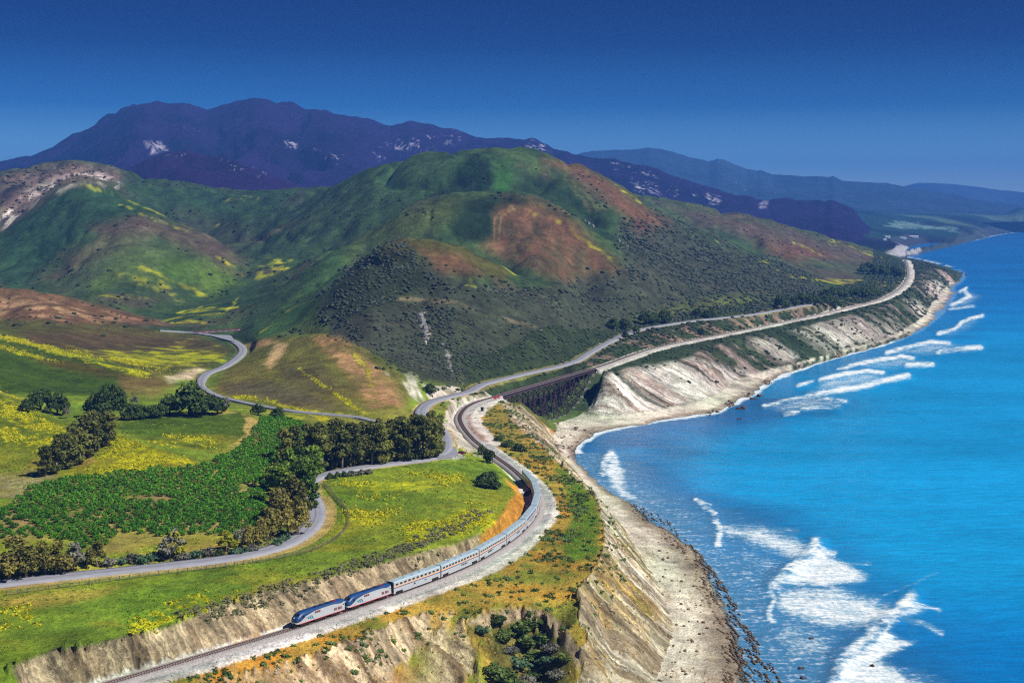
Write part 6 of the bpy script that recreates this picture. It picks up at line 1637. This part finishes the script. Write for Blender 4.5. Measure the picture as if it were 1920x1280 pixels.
def scatter_stuff(name, pts, scales, tmpl, mat, label, cat, rot=True, squash=None, shade=None, parent=None):
    """many copies of a small template in one mesh; tmpl = (co, faces, shade)"""
    co, fa, cc = tmpl; n = len(pts); m = len(co)
    th = vr.uniform(0, 6.28, n) if rot else np.zeros(n); c_, s__ = np.cos(th), np.sin(th)
    sx = scales if squash is None else scales * squash
    X = (co[None, :, 0] * c_[:, None] - co[None, :, 1] * s__[:, None]) * sx[:, None] + pts[:, :1]
    Y = (co[None, :, 0] * s__[:, None] + co[None, :, 1] * c_[:, None]) * sx[:, None] + pts[:, 1:2]
    Z = co[None, :, 2] * scales[:, None] + pts[:, 2:3]
    colr = np.clip(np.asarray(cc)[None, :, 0] + (vr.normal(0, 0.14, n) if shade is None else shade)[:, None], 0, 1)
    f = (np.arange(n)[:, None, None] * m + fa[None]).reshape(-1, fa.shape[1])
    me = fast_mesh(name, np.stack([X, Y, Z], -1).reshape(-1, 3), f, fa.shape[1], fa.shape[1] == 3, colr.reshape(-1, 1) * np.ones((1, 3)), [mat])
    o = mesh_obj(name, me, None, parent); tag(o, label, cat, kind="stuff")
    return o
print("orchard", len(ox_))
tm_o = lobed_crown(dome_lobes(52, 3.2, 4.2, 9) + [(0, 0, 1.2, 1.1)], 125, 0.37, 77, 0.9)
scatter_stuff("orchard_foliage", rest, vr.uniform(0.78, 1.08, len(rest)), tm_o, M_ORCH, "farther rows of dark green fruit trees in the orchard", "orchard")

# scrub: uncountable low bushes
def sample_ground(weight, n):
    area = np.gradient(GY, axis=0) * np.gradient(GX, axis=1)
    w = (np.clip(weight, 0, 1) * area).ravel(); cs = np.cumsum(w)
    k = np.searchsorted(cs, vr.random(n) * cs[-1]); k = np.clip(k, 0, len(cs) - 1)
    i, j = k // NC, k % NC
    fi = np.clip(i + vr.uniform(-0.5, 0.5, n), 0, NR - 1.01); fj = np.clip(j + vr.uniform(-0.5, 0.5, n), 0, NC - 1.01)
    y = np.interp(fi, np.arange(NR), YS); x = (US[0] + fj * (US[1] - US[0])) * y
    return np.column_stack([x, y, ground_z(x, y)])
t_ = (1 + 5 ** 0.5) / 2
ico_v = np.array([(-1, t_, 0), (1, t_, 0), (-1, -t_, 0), (1, -t_, 0), (0, -1, t_), (0, 1, t_), (0, -1, -t_), (0, 1, -t_), (t_, 0, -1), (t_, 0, 1), (-t_, 0, -1), (-t_, 0, 1)]) / 1.9
ico_f = np.array([(0, 11, 5), (0, 5, 1), (0, 1, 7), (0, 7, 10), (0, 10, 11), (1, 5, 9), (5, 11, 4), (11, 10, 2), (10, 7, 6), (7, 1, 8), (3, 9, 4), (3, 4, 2), (3, 2, 6), (3, 6, 8), (3, 8, 9), (4, 9, 5), (2, 4, 11), (6, 2, 10), (8, 6, 7), (9, 8, 1)])
def blob(seed):
    r = np.random.default_rng(seed)
    v = ico_v * r.uniform(0.7, 1.25, (12, 1)); v[:, 2] = v[:, 2] * 0.62 + 0.3
    return v, ico_f, np.clip(0.4 + r.normal(0, 0.12, (12, 1)), 0, 1)
vis = np.minimum.accumulate(PY, axis=0) >= PY - 3           # seen from the viewpoint side (front faces of the hills)
chap = np.clip(poly([(590, 570), (680, 480), (740, 462), (850, 515), (1000, 545), (1180, 500), (1330, 470), (1500, 520), (1560, 560), (1300, 612), (1100, 665), (900, 720), (850, 728), (740, 690), (640, 640)], 12, (900, 2400)) * 1.0
               + 0.8 * poly([(1160, 420), (1250, 400), (1340, 450), (1500, 515), (1550, 545), (1400, 560), (1250, 560), (1180, 500)], 10, (1400, 2400)), 0, 1)
chap *= 0.35 + 0.65 * sstep(-0.2, 0.2, n_l + 0.4 * n_m)
chap *= (d_ra > 7) * (d_rb > 7) * (d_tr > 8)
thick = poly([(600, 600), (650, 520), (690, 480), (770, 468), (800, 520), (760, 560), (690, 570), (640, 600)], 8, (1000, 1450)) + poly([(770, 580), (860, 600), (920, 660), (860, 710), (780, 660)], 10, (900, 1300))
chap = np.clip(chap * 0.5 + thick * 1.2, 0, 1) * (0.15 + 0.85 * sstep(-0.25, 0.2, n_f + 0.6 * n_m))
p = sample_ground(chap * vis, 14000)
scatter_stuff("chaparral_scrub", p, (0.45 + 1.8 * vr.random(len(p)) ** 2.4) * np.clip(p[:, 1] / 1250, 0.8, 1.5), blob(3), leaf_mat("chaparral_leaves", (42, 54, 42), (98, 110, 84), 0.0), "dark low chaparral bushes dotting the hillsides", "scrub", squash=vr.uniform(0.9, 1.5, len(p)))
cs_w = ((GY > 900) & (GY < 3200) & (d_tr < 70) & (d_tr > 7) & (d_ra > 6) & (side_tr < 0) & (PX > 850)) * 0.8 + ((GY > 940) & (GY < 3200) & (side_tr > 0) & (d_tr > 14) & (GZ > 4)) * (0.75 * (1 - pale) + 0.08) * sstep(0.35, -0.1, sk) \
       + 0.35 * poly([(900, 738), (1100, 700), (1130, 705), (1110, 760), (1060, 792), (1000, 775), (940, 748)], 6, (880, 1250)) + 0.7 * poly([(815, 742), (870, 732), (900, 738), (850, 760), (830, 780)], 4, (780, 960)) * (d_ra > 6) * (d_tr > 8)
p = sample_ground(cs_w * vis, 6500)
scatter_stuff("coastal_scrub", p, (0.45 + 1.6 * vr.random(len(p)) ** 2.0) * np.clip(p[:, 1] / 1300, 0.8, 1.6), blob(4), leaf_mat("coastal_scrub_leaves", (30, 48, 26), (84, 104, 60), 0.0), "green scrub covering the bluffs along the railway", "scrub", squash=vr.uniform(0.9, 1.4, len(p)))
hw_ = hillw * (1 - far) * vis * (GZ > 45) * 0.35 * sstep(0.0, 0.5, n_l) + 0.8 * poly([(0, 330), (60, 312), (130, 306), (240, 325), (150, 335), (60, 380), (0, 420)], 6, (1950, 2700)) * vis + poly([(440, 505), (470, 490), (465, 510), (420, 550), (390, 560)], 4, (1500, 1900)) * 2 \
      + poly([(880, 292), (915, 292), (930, 330), (900, 370), (840, 392), (770, 388), (850, 345)], 6, (1700, 2400)) * 0.6
p = sample_ground(np.clip(hw_, 0, 1) * (0.05 + sstep(0.0, 0.35, n_m + 0.5 * n_f)), 2200)
scatter_stuff("hillside_brush", p, 0.7 + 1.9 * vr.random(len(p)) ** 2, blob(5), leaf_mat("hillside_brush_leaves", (26, 42, 20), (72, 92, 44), 0.0), "scattered brush on the grassy hills", "scrub", squash=vr.uniform(0.9, 1.4, len(p)))
# near terrace, bank and cliff tufts, leafy
def tuft(seed, n=14, h=0.9, w=0.9):
    r = np.random.default_rng(seed)
    v = r.normal(size=(n, 3)); v /= np.linalg.norm(v, axis=1)[:, None]; v[:, 2] = np.abs(v[:, 2])
    q = leaf_quads(v * np.array([w, w, h]) * r.uniform(0.4, 1, (n, 1)), v + np.array([0, 0, 0.5]), 0.42, r)
    return q.reshape(-1, 3), np.arange(4 * n).reshape(-1, 4), np.repeat(np.clip(0.45 + r.normal(0, 0.2, n), 0, 1), 4)[:, None]
cl_n = sstep(0.05, 0.5, n_m)
tw = (tm > 0) * (grav < 0.3) * (GZ > 20) * (0.10 + 0.9 * cl_n) * (d_tr > 6)
p = sample_ground(tw, 1700)
scatter_stuff("terrace_bushes", p, vr.uniform(0.5, 1.5, len(p)), tuft(1), leaf_mat("terrace_bush_leaves", (44, 76, 34), (116, 138, 64), 0.0), "low green bushes dotted over the dry grass of the seaward terrace", "scrub")
p = sample_ground((tm > 0) * (grav < 0.3) * (GZ > 8) * (d_tr > 6), 3000)
scatter_stuff("terrace_grass", p, vr.uniform(0.3, 0.7, len(p)), tuft(2, 12, 0.6, 0.8), leaf_mat("dry_grass_blades", (164, 138, 58), (206, 176, 88), 0.0), "dry golden grass tufts on the seaward terrace", "grass")
bank_top = (side_tr < 0) * (GY < 560) * (GY > 380) * sstep(12, 15, d_tr) * sstep(24, 17, d_tr) * (PX > 330)
bank_top = bank_top + 0.35 * bank * sstep(0.0, 0.4, n_m) * sstep(6, 10, d_tr) + 0.6 * (d_ra < 9) * (d_ra > 6) * (side_ra < 0) * (PY > 1000) * (PX > 190)
p = sample_ground(bank_top, 520)
scatter_stuff("bank_scrub", p, vr.uniform(0.5, 1.5, len(p)), tuft(3), leaf_mat("bank_scrub_leaves", (84, 90, 56), (150, 148, 108), 0.0), "grey green scrub along the top of the railway cutting", "scrub")
# mustard in bloom and rank grass on the near fields
flw = np.zeros_like(GX)
for m in FL[:22]: flw = np.maximum(flw, m * (GY < 1000))
flw *= sstep(-0.2, 0.4, n_m + 0.6 * n_f)
p = sample_ground(flw * (d_ra > 5) * (d_rb > 5), 5200)
scatter_stuff("mustard_flowers", p, vr.uniform(0.45, 1.0, len(p)), tuft(4, 9, 0.8, 0.9), M_YEL, "yellow mustard in bloom across the near fields and hills", "flowers")
fw = (side_tr < 0) * (d_tr > 13) * (GY < 720) * (GY > 360) * (d_ra > 8) * (1 - poly(ORCH, 3, (480, 790))) * (0.2 + sstep(-0.1, 0.5, n_m)) * (slope < 0.3)
p = sample_ground(fw, 5000)
scatter_stuff("field_grass", p, vr.uniform(0.35, 0.8, len(p)), tuft(5, 8, 0.5, 0.9), leaf_mat("field_grass_blades", (88, 124, 24), (152, 170, 50), 0.0), "rank green grass tufts on the near fields", "grass")

# ------------------------------------------------------------------ small things
M_REDP = simple("faded_red_paint", (214, 70, 52), 0.6, 0, 0.12); M_WHT = simple("white_paint", (226, 226, 222), 0.6, 0, 0.06); M_POST = simple("grey_timber_post", (110, 100, 92), 0.9, 0, 0.25, 2.0)
M_PBL = simple("pale_blue_panel", (150, 190, 214), 0.6, 0, 0.12)
# field fence
def fence(name, px_pts, spacing, h, label, rails=(0.45, 0.9), z_hint=None, rw=0.05):
    w = np.array([hit(x, y) for x, y in px_pts]); line = smooth_line(w, 2.0)
    s = np.concatenate([[0], np.cumsum(np.linalg.norm(np.diff(line[:, :2], axis=0), axis=1))])
    ss = np.arange(0, s[-1], spacing)
    pts = np.column_stack([np.interp(ss, s, line[:, 0]), np.interp(ss, s, line[:, 1])]); gz = ground_z(pts[:, 0], pts[:, 1])
    o = empty(name, (pts[0][0], pts[0][1], gz[0])); tag(o, label, "fence")
    pm = MB().box(-0.11, 0.11, -0.11, 0.11, -0.4, h).mesh("post", M_POST)
    for (x, y), z in zip(pts, gz):
        q = mesh_obj("post", pm, None, o); q.location = (x - pts[0][0], y - pts[0][1], z - gz[0])
    for r in rails:
        mb = MB()
        for k in range(len(pts) - 1):
            mb.bar((*(pts[k] - pts[0]), gz[k] - gz[0] + h * r), (*(pts[k + 1] - pts[0]), gz[k + 1] - gz[0] + h * r), rw)
        mb.build("wire", M_POST, o)
    return o
fence("field_fence", [(606, 907), (625, 930), (645, 952), (654, 972), (650, 990), (636, 1006), (612, 1021), (574, 1036), (480, 1055), (350, 1072), (200, 1091), (100, 1104), (0, 1118)], 3.2, 1.5, "dark post and wire fence curving round the big green field beside the road", (0.3, 0.6, 0.9), rw=0.09)
# red and white barrier at the valley turn-out
b0, b1 = hit(362, 624), hit(452, 623.5)
b0 = np.array([(362 - CX) / F * 1285, 1285, 0]); b1 = np.array([(450 - CX) / F * 1275, 1275, 0])
g0, g1 = float(ground_z(b0[0], b0[1])[0]), float(ground_z(b1[0], b1[1])[0])
bar_ = empty("boarded_fence", (b0[0], b0[1], g0)); tag(bar_, "long pale boarded fence with red rails at the bend of the valley road", "fence")
n = 22
for k in range(n):
    p = (b1 - b0) * (k / n); q = (b1 - b0) * ((k + 0.94) / n); z = (g1 - g0) * (k / n)
    MB().bar((p[0], p[1], z + 1.1), (q[0], q[1], z + 1.1), 0.08, 1.5).build("board", M_PBL if k % 3 else M_WHT, bar_)
for zz in (0.3, 2.0):
    MB().bar((0, -0.1, zz), (b1[0] - b0[0], b1[1] - b0[1] - 0.1, g1 - g0 + zz), 0.16, 0.4).build("rail", M_REDP, bar_)
for k in range(0, n + 1, 2):
    p = (b1 - b0) * (k / n); MB().box(p[0] - 0.1, p[0] + 0.1, p[1] + 0.1, p[1] + 0.3, -0.5 + (g1 - g0) * k / n, 2.3 + (g1 - g0) * k / n).build("post", M_REDP, bar_)
# red boards and the signal cabinet at the near end of the trestle
for k, (x, y, lab) in enumerate(((928, 750, "red board on two posts beside the near end of the trestle, farther from it"), (934, 748, "red board on two posts right at the trestle's near abutment"))):
    p = hit(x, y); o = empty("track_marker_board", tuple(p), math.radians(-12)); tag(o, lab, "marker board", "red boards at the trestle")
    MB().box(-1.0, 1.0, -0.05, 0.05, 0.7, 2.3).build("board", M_REDP, o)
    for s in (-0.8, 0.8): MB().box(s - 0.07, s + 0.07, 0.06, 0.18, -0.3, 2.2).build("post", M_POST, o)
p = hit(904, 771); o = empty("signal_cabinet", tuple(p)); tag(o, "dark railway signal cabinet standing on the white gravel inside the curve", "cabinet")
MB().box(-0.9, 0.9, -0.6, 0.6, 0.25, 2.6).build("housing", M_DARK, o); MB().box(-1.05, 1.05, -0.75, 0.75, 2.6, 2.8).build("lid", M_POST, o); MB().box(-1.0, 1.0, -0.7, 0.7, -0.3, 0.25).build("plinth", M_CONC, o)
MB().cyl((1.25, 0, 2.2), (0, 0, 1), 0.09, 4.6, 8).build("mast", M_POST, o)
# line-side marker posts
for k, (x, y) in enumerate(((322, 1277), (406, 1251), (562, 1199), (631, 1180), (695, 1159), (757, 1139))):
    p = hit(x, y); o = empty("lineside_post", tuple(p)); tag(o, f"pale lineside post, {ORDW[k]} from the bottom left along the gravel edge", "post", "lineside posts")
    MB().box(-0.12, 0.12, -0.12, 0.12, -0.4, 1.5).build("shaft", M_WHT, o); MB().box(-0.17, 0.17, -0.17, 0.17, 1.5, 1.72).build("cap", M_POST, o)
# parked car on the apron
p = hit(866, 851)
car = empty("parked_car", tuple(p), math.radians(8)); tag(car, "small dark red car with a bluish roof parked on the dirt apron by the junction", "car")
M_CAR = simple("dark_red_car_paint", (120, 22, 22), 0.25, 0.1, 0.05, 1.0, 0.6); M_CROOF = simple("blue_grey_roof_paint", (88, 104, 140), 0.25, 0.1, 0.05, 1.0, 0.6); M_TYRE = simple("black_rubber", (24, 24, 24), 0.9)
prof = [(-2.15, 0.35), (-2.2, 0.75), (-2.05, 0.95), (-1.0, 1.0), (1.2, 1.0), (2.1, 0.85), (2.2, 0.6), (2.15, 0.35)]
MB().loft([[(x, y, z) for x, z in prof] for y in (-0.86, -0.8, 0.8, 0.86)]).build("body", M_CAR, car)
cab = [(-1.9, 0.99), (-1.55, 1.45), (0.35, 1.48), (1.15, 0.99)]
MB().loft([[(x, y * (1 if z < 1.2 else 0.88), z) for x, z in cab] for y in (-0.78, 0.78)]).build("windows", M_GLASS, car)
MB().loft([[(-1.6, y, 1.44), (-1.5, y, 1.53), (0.3, y, 1.54), (0.45, y, 1.46)] for y in (-0.7, 0.7)]).build("roof", M_CROOF, car)
wmesh = MB().cyl((0, 0, 0), (0, 1, 0), 0.33, 0.22, 16).mesh("tyre", M_TYRE); rmesh = MB().cyl((0, 0, 0), (0, 1, 0), 0.19, 0.24, 12).mesh("rim", M_SILV)
for x in (-1.35, 1.35):
    for y in (-0.78, 0.78):
        w = mesh_obj("wheel", wmesh, None, car); w.location = (x, y, 0.33); mesh_obj("rim", rmesh, None, w)
for y in (-0.6, 0.6):
    MB().box(2.1, 2.22, y - 0.18, y + 0.18, 0.62, 0.8).build("headlight", M_LAMP, car); MB().box(-2.22, -2.1, y - 0.16, y + 0.16, 0.7, 0.88).build("tail_light", M_REDP, car)
# concrete culvert beside the curve
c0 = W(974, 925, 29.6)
cul = empty("concrete_culvert", tuple(c0), math.radians(75)); tag(cul, "pale concrete culvert with a black block painted as shadow beside the train on the curve", "culvert")
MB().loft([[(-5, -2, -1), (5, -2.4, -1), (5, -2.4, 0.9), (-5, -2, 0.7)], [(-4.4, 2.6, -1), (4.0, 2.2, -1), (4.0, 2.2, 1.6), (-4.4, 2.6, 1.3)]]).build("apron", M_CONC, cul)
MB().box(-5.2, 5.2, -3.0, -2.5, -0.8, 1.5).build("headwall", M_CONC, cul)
MB().box(-4.6, 4.6, -5.2, -3.02, -0.6, 0.72).build("shadow_block", simple("black_shadow_paint", (30, 30, 34), 0.6), cul)  # black box standing in for the train's cast shadow
# far buildings
M_SHED = simple("white_shed_wall", (190, 194, 204), 0.7, 0, 0.05); M_SHR2 = simple("pale_metal_roof", (178, 188, 204), 0.5, 0.1, 0.05)
for x, y, L, Wd, h, lab in ((1664, 446, 26, 12, 7, "small pale shed in the dark trees above the far white bluff"), (1659, 451, 14, 10, 5, "lowest tiny shed left of the far white bluff's trees"), (1693, 447.5, 34, 12, 6, "long low pale building second from the sea among the far trees"),
                            (1713, 445, 52, 14, 8, "longest white building nearest the sea among the far trees")):
    p = hit(x, y, 4400); L *= 0.75; h *= 0.6; Wd *= 0.8
    if p is None: continue
    o = empty("farm_building", tuple(p), math.radians(4)); tag(o, lab, "building", "buildings above the far bluff")
    MB().box(-L / 2, L / 2, -Wd / 2, Wd / 2, -2, h).build("wall", M_SHED, o)
    MB().loft([[(x_, -Wd / 2 - 0.6, h + 0.01), (x_, 0, h + 3.2), (x_, Wd / 2 + 0.6, h + 0.01)] for x_ in (-L / 2 - 0.6, L / 2 + 0.6)]).build("roof", M_SHR2, o)
    MB().box(-1.6, 1.6, -Wd / 2 - 0.06, -Wd / 2 - 0.004, 0, 3.4).build("door", M_DARK, o)
    for dx in (-L * 0.3, L * 0.3): MB().box(dx - 1.2, dx + 1.2, -Wd / 2 - 0.06, -Wd / 2 - 0.004, 2, 3.6).build("window", M_GLASS, o)
# reef ledges and sea rocks
M_REEF = leaf_mat("wet_reef_rock", (70, 58, 46), (160, 138, 108), 0.0)
reef_poly = [(1150, 932), (1190, 945), (1245, 968), (1320, 1045), (1368, 1108), (1400, 1170), (1440, 1230), (1470, 1290), (1360, 1300), (1350, 1200), (1318, 1130), (1285, 1060), (1215, 985)]
rp = []
dirs = []
for k in range(30):
    a = np.array([1140.0, 925.0]) + np.array([1.0, 0.28]) * (k * 4.2); b = np.array([1345.0, 1300.0]) + np.array([1.0, 0.02]) * (k * 6.2)
    for q in range(230):
        t = (q + vr.random()) / 230
        if vnoise(np.array([t * 16 + k * 7.7]), np.array([k * 3.1]), 5)[0] < 0.48: continue
        x, y = a + (b - a) * t; x += 10 * math.sin(t * 3.1) * -1 + vr.normal(0, 2.6)
        rp.append((x, y))
rp = np.array(rp); rp = rp[sd_poly(rp[:, 0], rp[:, 1], reef_poly) < 0]
RW = np.array([W(x, y, 0.1) for x, y in rp]); RW[:, 2] = np.maximum(ground_z(RW[:, 0], RW[:, 1]) * 0.5, 0.0) + 0.12
v, f_, s0 = blob(8); v = v * np.array([0.9, 1.7, 0.7])
aa = math.atan2(-0.9, 0.45)
th = aa - math.pi / 2; v2 = v.copy(); v2[:, 0] = v[:, 0] * math.cos(th) - v[:, 1] * math.sin(th); v2[:, 1] = v[:, 0] * math.sin(th) + v[:, 1] * math.cos(th)
scatter_stuff("reef_ledges", RW, (0.18 + 0.62 * vr.random(len(RW)) ** 2), (v2, f_, s0), M_REEF, "dark parallel reef ledges between the near beach and the surf", "reef", rot=False)
bz2 = np.array([W(x, y, 1.5) for x, y in zip(vr.uniform(1190, 1330, 260), vr.uniform(985, 1290, 260))]); ok_ = (ground_z(bz2[:, 0], bz2[:, 1]) > 0.4) & (ground_z(bz2[:, 0], bz2[:, 1]) < 4.5); bz2 = bz2[ok_]; bz2[:, 2] = ground_z(bz2[:, 0], bz2[:, 1])
far_r = np.vstack([[W(x, y, 1.2) for x, y in zip(vr.uniform(1040, 1110, 110), vr.uniform(798, 860, 110))], [W(x + vr.normal(0, 4), y + vr.normal(0, 3), 1.0) for x, y in SHORE_PX[14:22] for _ in range(60)]])
gzr = ground_z(far_r[:, 0], far_r[:, 1]); far_r = far_r[(gzr > -0.6) & (gzr < 5)]; far_r[:, 2] = ground_z(far_r[:, 0], far_r[:, 1])
allr = np.vstack([bz2, far_r])
scatter_stuff("beach_boulders", allr, 0.2 + 0.8 * vr.random(len(allr)) ** 3 * np.clip(allr[:, 1] / 600, 0.8, 2.0), blob(9), M_REEF, "scattered small boulders on the beaches", "boulders")
rk_l = [(1390, 766, 6, "largest dark rock standing in the sea off the pale bluffs"), (1372, 757, 4, "dark rock just left of the largest one off the pale bluffs"), (1345, 772, 3, "small dark rock farther left off the pale bluffs"), (1425, 743, 5, "dark rock at the tip of the rocky point"), (1412, 748, 4, "second dark rock at the rocky point"), (1386, 785, 2.5, "tiny rock alone in the blue water of the cove"),
        (1792, 514, 9, "dark rock at the foot of the far headland"), (1803, 513, 8, "rock second out from the far headland"), (1812, 516, 7, "outermost rock off the far headland"), (1505, 1270, 1.6, "low rock in the near surf at the bottom"), (1502, 1252, 1.5, "rock just above the lowest one in the near surf"), (1521, 1196, 1.2, "small rock awash in the near foam"), (1614, 1189, 1.2, "rock between the two near breakers"), (1635, 1247, 1.4, "flat rock inside the largest near breaker")]
M_ROCKS = simple("wet_dark_rock", (62, 50, 44), 0.7, 0, 0.35, 0.6)
for k, (x, y, r_, lab) in enumerate(rk_l):
    p = W(x, y, 0.2); bm = bmesh.new(); bmesh.ops.create_icosphere(bm, subdivisions=2, radius=1.0)
    rr = np.random.default_rng(k)
    for vv in bm.verts:
        q = 1 + 0.3 * math.sin(vv.co.x * 4 + k) + rr.uniform(-0.2, 0.2); vv.co = Vector((vv.co.x * q * 1.2, vv.co.y * q, vv.co.z * q * 0.6))
    me_ = bpy.data.meshes.new("sea_rock"); bm.to_mesh(me_); bm.free(); me_.materials.append(M_ROCKS)
    o = mesh_obj("sea_rock", me_); o.location = tuple(p); o.scale = (r_ * 0.55,) * 3; tag(o, lab, "rock", "rocks in the sea")

# pale rock outcrops in the chaparral
M_OUT = simple("pale_outcrop_rock", (128, 126, 128), 0.9, 0, 0.4, 0.35)
for k, (px_pts, lab, sz) in enumerate((([(788, 594), (792, 602), (794, 610), (798, 618), (797, 628), (801, 638), (790, 612)], "tall pale rock outcrop on the dark slope above the coastal road", 3.0),
                                       ([(830, 648), (836, 660), (840, 672), (843, 684), (846, 696)], "lower broken line of pale rocks beneath the tall outcrop", 1.7),
                                       ([(1097, 414), (1104, 420), (1112, 425)], "small pale rocks on the upper right flank of the middle hill", 2.6),
                                       ([(1160, 452), (1168, 458), (1176, 464)], "small pale rocks below the ones on the middle hill's flank", 2.6))):
    p0 = hit(*px_pts[0]); o = empty("rock_outcrop", tuple(p0)); tag(o, lab, "rock outcrop")
    for q, (x, y) in enumerate(px_pts):
        p = hit(x, y)
        if p is None: continue
        rr = np.random.default_rng(k * 20 + q); bm = bmesh.new(); bmesh.ops.create_icosphere(bm, subdivisions=2, radius=1.0)
        for vv in bm.verts:
            t = 1 + rr.uniform(-0.28, 0.28); vv.co = Vector((vv.co.x * t * 0.8, vv.co.y * t, vv.co.z * t * 1.25))
        me_ = bpy.data.meshes.new("boulder"); bm.to_mesh(me_); bm.free(); me_.materials.append(M_OUT)
        bo = mesh_obj("boulder", me_, None, o); bo.location = tuple(p - p0); s = sz * rr.uniform(0.55, 1.0); bo.scale = (s, s, s); bo.rotation_euler = (0, 0, rr.uniform(0, 6))

# loose blocks lying on the near eroded faces
lw_ = np.clip(seac + lowc * cliff + bank * 0.5, 0, 1) * (GY < 950) * sstep(-0.1, 0.4, n_m)
p = sample_ground(lw_, 1300)
scatter_stuff("cliff_rubble", p, 0.15 + 0.75 * vr.random(len(p)) ** 3, blob(12), leaf_mat("pale_cliff_blocks", (150, 132, 104), (236, 222, 192), 0.0), "pale loose blocks scattered over the near cliff faces", "rubble")
